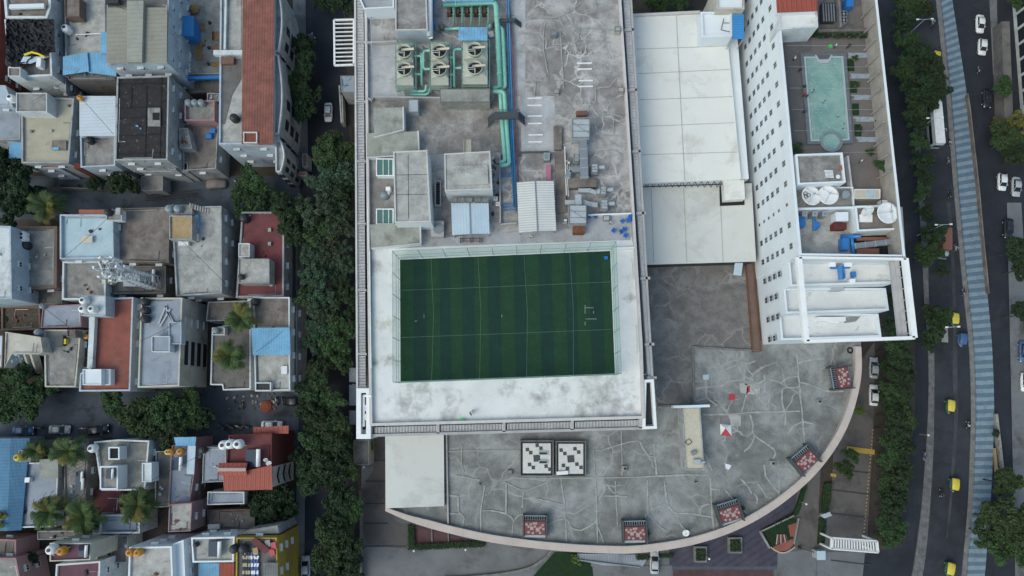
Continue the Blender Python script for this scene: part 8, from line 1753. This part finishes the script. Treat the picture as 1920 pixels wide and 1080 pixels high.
for i, (x, y, dg, lab) in enumerate(((1745, 44, 180, 'below the first street lamp'), (1758, 98, 180, 'beside the half hidden yellow rickshaw'), (1832, 133, 185, 'on the far carriageway below the two white cars'), (1776, 270, 180, 'just below the bus'), (1775, 302, 180, 'following the bus further down'), (1778, 366, 180, 'beside the kerb above the brown truck'), (1788, 466, 180, 'right of the brown truck'), (1777, 440, 180, 'touching the head of the brown truck'), (1803, 549, 180, 'alone between the brown truck and the rickshaws'), (1811, 797, 0, 'near the striped median below the blue rickshaw'), (1730, 854, 0, 'on the service road beside the dark trees'), (1761, 924, 180, 'with a parcel below the middle yellow rickshaw'), (1766, 246, 180, 'squeezed beside the bus'))):
    rz = heading(x, y, dg); loc = P(x, y, .03); dup('mb' if i % 2 else 'mw', loc, rz, 'motorcycle '+lab, 'motorcycles on the avenue'); person(('rw', 'rb', 'rd')[i % 3], 0, 0, 0, rz, 'rider sitting on the motorcycle '+lab, 'motorcycle riders', loc+Vector((math.cos(rz)*-.22, math.sin(rz)*-.22, .02)))
for i, (x, y, lab) in enumerate(((520, 752, 'left scooter parked at the lane end'), (532, 752, 'right scooter parked at the lane end'), (455, 760, 'scooter beside the rubble at the lane end'), (560, 738, 'scooter under the street trees by the white framed house'), (120, 353, 'scooter parked in the shade of the first lane'), (150, 352, 'second scooter parked in the shade of the first lane'), (445, 343, 'scooter behind the covered car'), (418, 800, 'first scooter in the row outside the maroon building'), (434, 800, 'second scooter in the row outside the maroon building'), (449, 800, 'third scooter in the row outside the maroon building'), (463, 800, 'fourth scooter in the row outside the maroon building'), (75, 802, 'scooter between the two lane cars'), (160, 803, 'scooter right of the silver hatchback'))): dup('mb' if i % 3 else 'mw', P(x, y, 0), R(95+i*7), lab, 'scooters parked in the lanes')
# ================================================================ chairs and street furniture
t = thing('chair', 'x', 'chair', (0, 0, 0)); b = MB(); b.box((0, 0, .42), (.46, .46, .05)); part(t, 'seat', b, M['plastic_blue'], local=True); b = MB(); b.box((-.22, 0, .47), (.05, .46, .42)); part(t, 'backrest', b, M['plastic_blue'], local=True)
for sx in (-1, 1):
    for sy_ in (-1, 1): b = MB(); b.box((sx*.19, sy_*.19, 0), (.05, .05, .42)); part(t, 'leg', b, M['plastic_blue'], local=True)
for s_ in (-1, 1): b = MB(); b.box((0, s_*.23, .62), (.42, .05, .04)); part(t, 'armrest', b, M['plastic_blue'], local=True)
proto('chair', t, 'chair')
for i, (x, y, lab) in enumerate(((1104, 407, 'blue chair nearest the southern air handler'), (1116, 407, 'second blue chair along the white divider wall'), (1166, 416, 'blue chair left of the stacked blue pair'), (1177, 415, 'lower blue chair of the stacked pair by the parapet'), (1180, 410, 'upper blue chair of the stacked pair by the parapet'), (1150, 434, 'blue chair furthest left in the open group'), (1164, 436, 'blue chair in the middle of the tight group of three'), (1170, 431, 'upper blue chair of the tight group of three'), (1172, 443, 'lowest blue chair of the open group'))): dup('chair', P(x, y, ZR+.08), i*1.1, lab, 'blue plastic chairs on the mall roof', 1.35)
b = MB(); b.box(P(866, 788, ZR+.08), (.7, .5, .5)); solo('crate', 'bright green crate on the white roof above the louvres', 'crate', b, M['bright_green'])
b = MB(); b.box(P(1556, 88, HZ), (.6, .6, .3)); solo('stool', 'bright green stool north of the rooftop pool', 'stool', b, M['bright_green'])
b = MB(); b.box(P(1136, 484, Ztf), (.6, .5, .4)); solo('crate', 'blue crate in the north east corner of the pitch', 'crate', b, M['plastic_blue'])
for i, (x, y, L_, lab) in enumerate(((1734, 36, 3.0, 'first twin armed street lamp from the top of the avenue'), (1753, 221, 2.9, 'twin armed street lamp over the bus'), (1769, 421, 2.9, 'twin armed street lamp above the brown truck'), (1786, 613, 2.3, 'twin armed street lamp above the blue rickshaw'))):
    c = P(x, y, 9); t = thing('street_lamp', lab, 'street lamp', (c.x, c.y, 0), 'street lamps on the avenue'); b = MB(); b.tube([(0, 0, 0), (0, 0, 9)], [.11, .06], 8); part(t, 'pole', b, M['galv'], local=True)
    for s_ in (-1, 1): b = MB(); b.tube([(0, 0, 8.9), (s_*L_*.5, 0, 9.05)], .05, 6); part(t, 'arm', b, M['galv'], local=True); b = MB(); b.box((s_*L_*.5, 0, 8.98), (.55, .28, .12)); part(t, 'lamp_head', b, M['steel_white'], local=True)
for x, y, lab in ((1741, 816, 'short grey pole standing on the stone verge by the dark trees'), (665, 1070, 'slim lamp post at the corner of the driveway'), (682, 876, 'white globe lamp beside the small annex'), (776, 1033, 'globe lamp at the west corner of the red bed hedge'), (873, 1031, 'globe lamp at the east part of the red bed hedge'), (1512, 945, 'globe lamp on the path under the coping'), (1330, 1048, 'globe lamp beside the western square planter')):
    b = MB(); c = P(x, y, 3.2); b.tube([(c.x, c.y, 0), (c.x, c.y, 3)], .05, 6); b.lathe((c.x, c.y, 3.0), [(.08, 0), (.2, .1), (.22, .2), (.15, .34), (.04, .4)], 10, 1); solo('lamp_post', lab, 'lamp post', b, [M['galv'], M['steel_white']])
# entrance pergola
t = thing('pergola', 'white slatted entrance pergola over the ramp gate at the bottom right', 'pergola', P(1600, 1024, 0)); zg = 5.5
A, B, C_, D_ = P(1560, 1009, zg), P(1645, 1015, zg), P(1647, 1036, zg), P(1559, 1029, zg)
for a, c in ((A, B), (D_, C_), (A, D_), (B, C_)): b = MB(); b.beam(a, c, .35, .4); part(t, 'frame_beam', b, M['steel_white'])
for k in range(17): b = MB(); b.beam(A.lerp(B, (k+.5)/17), D_.lerp(C_, (k+.5)/17), .2, .3); part(t, 'slat', b, M['steel_white'])
for q in (A, B, C_, D_): b = MB(); b.box((q.x, q.y, 0), (.35, .35, zg-.4)); part(t, 'post', b, M['steel_white'])
b = MB(); w4 = pp([(1538, 966), (1556, 960), (1560, 967), (1546, 972)], 3.2); b.prism(w4, 3.0, 3.2); b.tube([P(1548, 966, 0), P(1548, 966, 3.0)], .08, 6); solo('sign_board', 'tilted pale sign board canopy beside the ramp', 'sign board', b, M['galv'])
t = thing('guard_kiosk', 'small blue grey guard kiosk at the ramp entrance', 'kiosk', P(1540, 1041, 0)); b = MB(); b.prism(pp((1533, 1034, 1547, 1049), 2.6), .1, 2.5); part(t, 'wall', b, M['galv']); b = MB(); b.prism(pp((1532, 1033, 1548, 1050), 2.7), 2.5, 2.7); part(t, 'roof', b, M['paleblue'])
b = MB(); b.beam(P(1497, 1026, 1.1), P(1530, 1037, 1.1), .15, .15); b.box(P(1497, 1026, .1), (.4, .4, 1.0)); solo('boom_barrier', 'dark boom barrier arm between the flower bed and the kiosk', 'barrier', b, M['dark_grey'])
b = MB(); b.beam(P(1588, 841, .25), P(1640, 848, .25), 1.0, .15); solo('speed_bump', 'yellow painted speed bump across the ramp beside the dark trees', 'speed bump', b, M['plaster_yellow']); b = MB(); b.beam(P(1558, 890, .25), P(1568, 892, .25), .6, .15); solo('speed_bump', 'short yellow kerb marker under the curved coping', 'kerb marker', b, M['plaster_yellow'])
b = MB()
for k in range(34): y = 805+k*6.8; x = 1637-(y-805)*.085; b.beam(P(x, y, .3), P(x-.3, y+3.0, .3), .16, .2)
solo('painted_kerb', 'dashed yellow kerb stones along the ramp beside the belt of trees', 'kerb', b, M['sand'])
# fence and rail along the striped median
b = MB(); fl_ = [(1812, 175), (1816, 200), (1833, 350), (1842, 450), (1852, 550)]
for i in range(len(fl_)-1): b.beam(P(fl_[i][0]+3, fl_[i][1], 1.4), P(fl_[i+1][0]+3, fl_[i+1][1], 1.4), .22, 1.4)
solo('barrier_wall', 'thin concrete barrier along the east edge of the striped median', 'barrier', b, M['concrete_brown'])
b = MB(); b.beam(P(1869, 776, 1.2), P(1881, 880, 1.2), .5, 1.2); solo('barrier_wall', 'short concrete wall where the striped median fence ends', 'barrier', b, M['concrete']); b = MB(); b.beam(P(1866, 840, 1.0), P(1871, 885, 1.0), .2, .9); solo('guard_rail', 'short yellow guard rail beside the striped median', 'guard rail', b, M['sand'])
b = MB(); b.prism(pp([(1766, 614), (1777, 614), (1778, 642), (1766, 641)], 2.8), 2.6, 2.8)
for q in ((1768, 616), (1775, 640)): b.tube([P(*q, 0), P(*q, 2.7)], .06, 6)
solo('bus_shelter', 'pale concrete shelter roof left of the blue rickshaw', 'shelter', b, M['concrete'])
# white gridded building at the top right corner
t = thing('office_building', 'white gridded glass facade office at the top right corner', 'office building', P(1990, 100, 0), 'buildings'); zt = 22
ol = [P(*q, zt).to_2d() for q in ((2040, -250), (2250, -250), (2280, 133), (2078, 133))]; p = ccw(ol); b = MB(); b.prism(p, 0, zt); part(t, 'wall', b, M['plaster_white'])
A, B = P(2040, -250, zt).to_2d(), P(2078, 133, zt).to_2d(); u = (A-B).normalized() if False else (B-A).normalized(); n_ = Vector((-abs(u.y), u.x)) if True else None
n_ = Vector((u.y, -u.x)); n_ = n_ if n_.x < 0 else -n_; Lf = (B-A).length; ang = math.atan2(u.y, u.x)
for r_ in range(6):
    for c_ in range(int(Lf/3.6)):
        q = A+u*(c_*3.6+2)+n_*.02; q2 = q; b = MB(); b.box((q.x, q.y, zt-3.4-r_*3.5), (2.9, .12, 2.7), ang); part(t, 'window', b, M['glass'])
b = MB(); b.beam((A.x, A.y, zt+.4), (B.x, B.y, zt+.4), .5, .5); part(t, 'cornice', b, M['white_paint'])
b = MB(); b.prism(pp([(1878, 40), (1893, 40), (1900, 225), (1884, 225)], 3.0), 0, 3.0); solo('boundary_block', 'low dark boundary building at the foot of the white gridded facade', 'outbuilding', b, M['concrete_dark'])
H2 = house('grey roof tucked below the small rubble strip by the mall wall', [(638, 142), (664, 142), (664, 172), (640, 172)], 6, 'plaster_grey', 'bluegrey', par=(.1, .2), group='low buildings beside the mall', wins=False)
b = MB(); b.beam(P(636, 160, 2.5), P(640, 230, 2.5), .3, 2.4); b.beam(P(641, 178, 2.5), P(643, 230, 2.5), .2, 2.4); solo('compound_wall', 'pale compound wall between the street and the mall flank', 'wall', b, M['concrete_light'])
# canopies below the mall's west side
for k, (y0, y1) in enumerate(((690, 716), (722, 760), (770, 796))): rbox('awning', ['upper', 'middle', 'lower'][k]+' blue grey awning in the shade of the mall west wall', 'awning', (655, y0, 668, y1), 3.5, 'bluegrey', z0=0, lip='galv_dark')
for i in range(40):
    x, y = rt3.uniform(425, 520), rt3.uniform(738, 770); b = MB(); b.box(P(x, y, 0), (rt3.uniform(.15, .6), rt3.uniform(.15, .5), rt3.uniform(.05, .25)), rt3.uniform(0, 3)); o = solo('rubble', 'small rubble lump scattered at the end of the second lane', 'rubble', b, M[rt3.choice(['concrete', 'brownbox', 'concrete_light', 'dark_grey'])], 'rubble at the lane end')
b = MB(); b.lathe(P(500, 762, 0), [(1.4, 0), (1.1, .35), (.5, .6)], 11); solo('rubble_heap', 'round brown rubble heap in the second lane', 'heap', b, M['brick_red'])
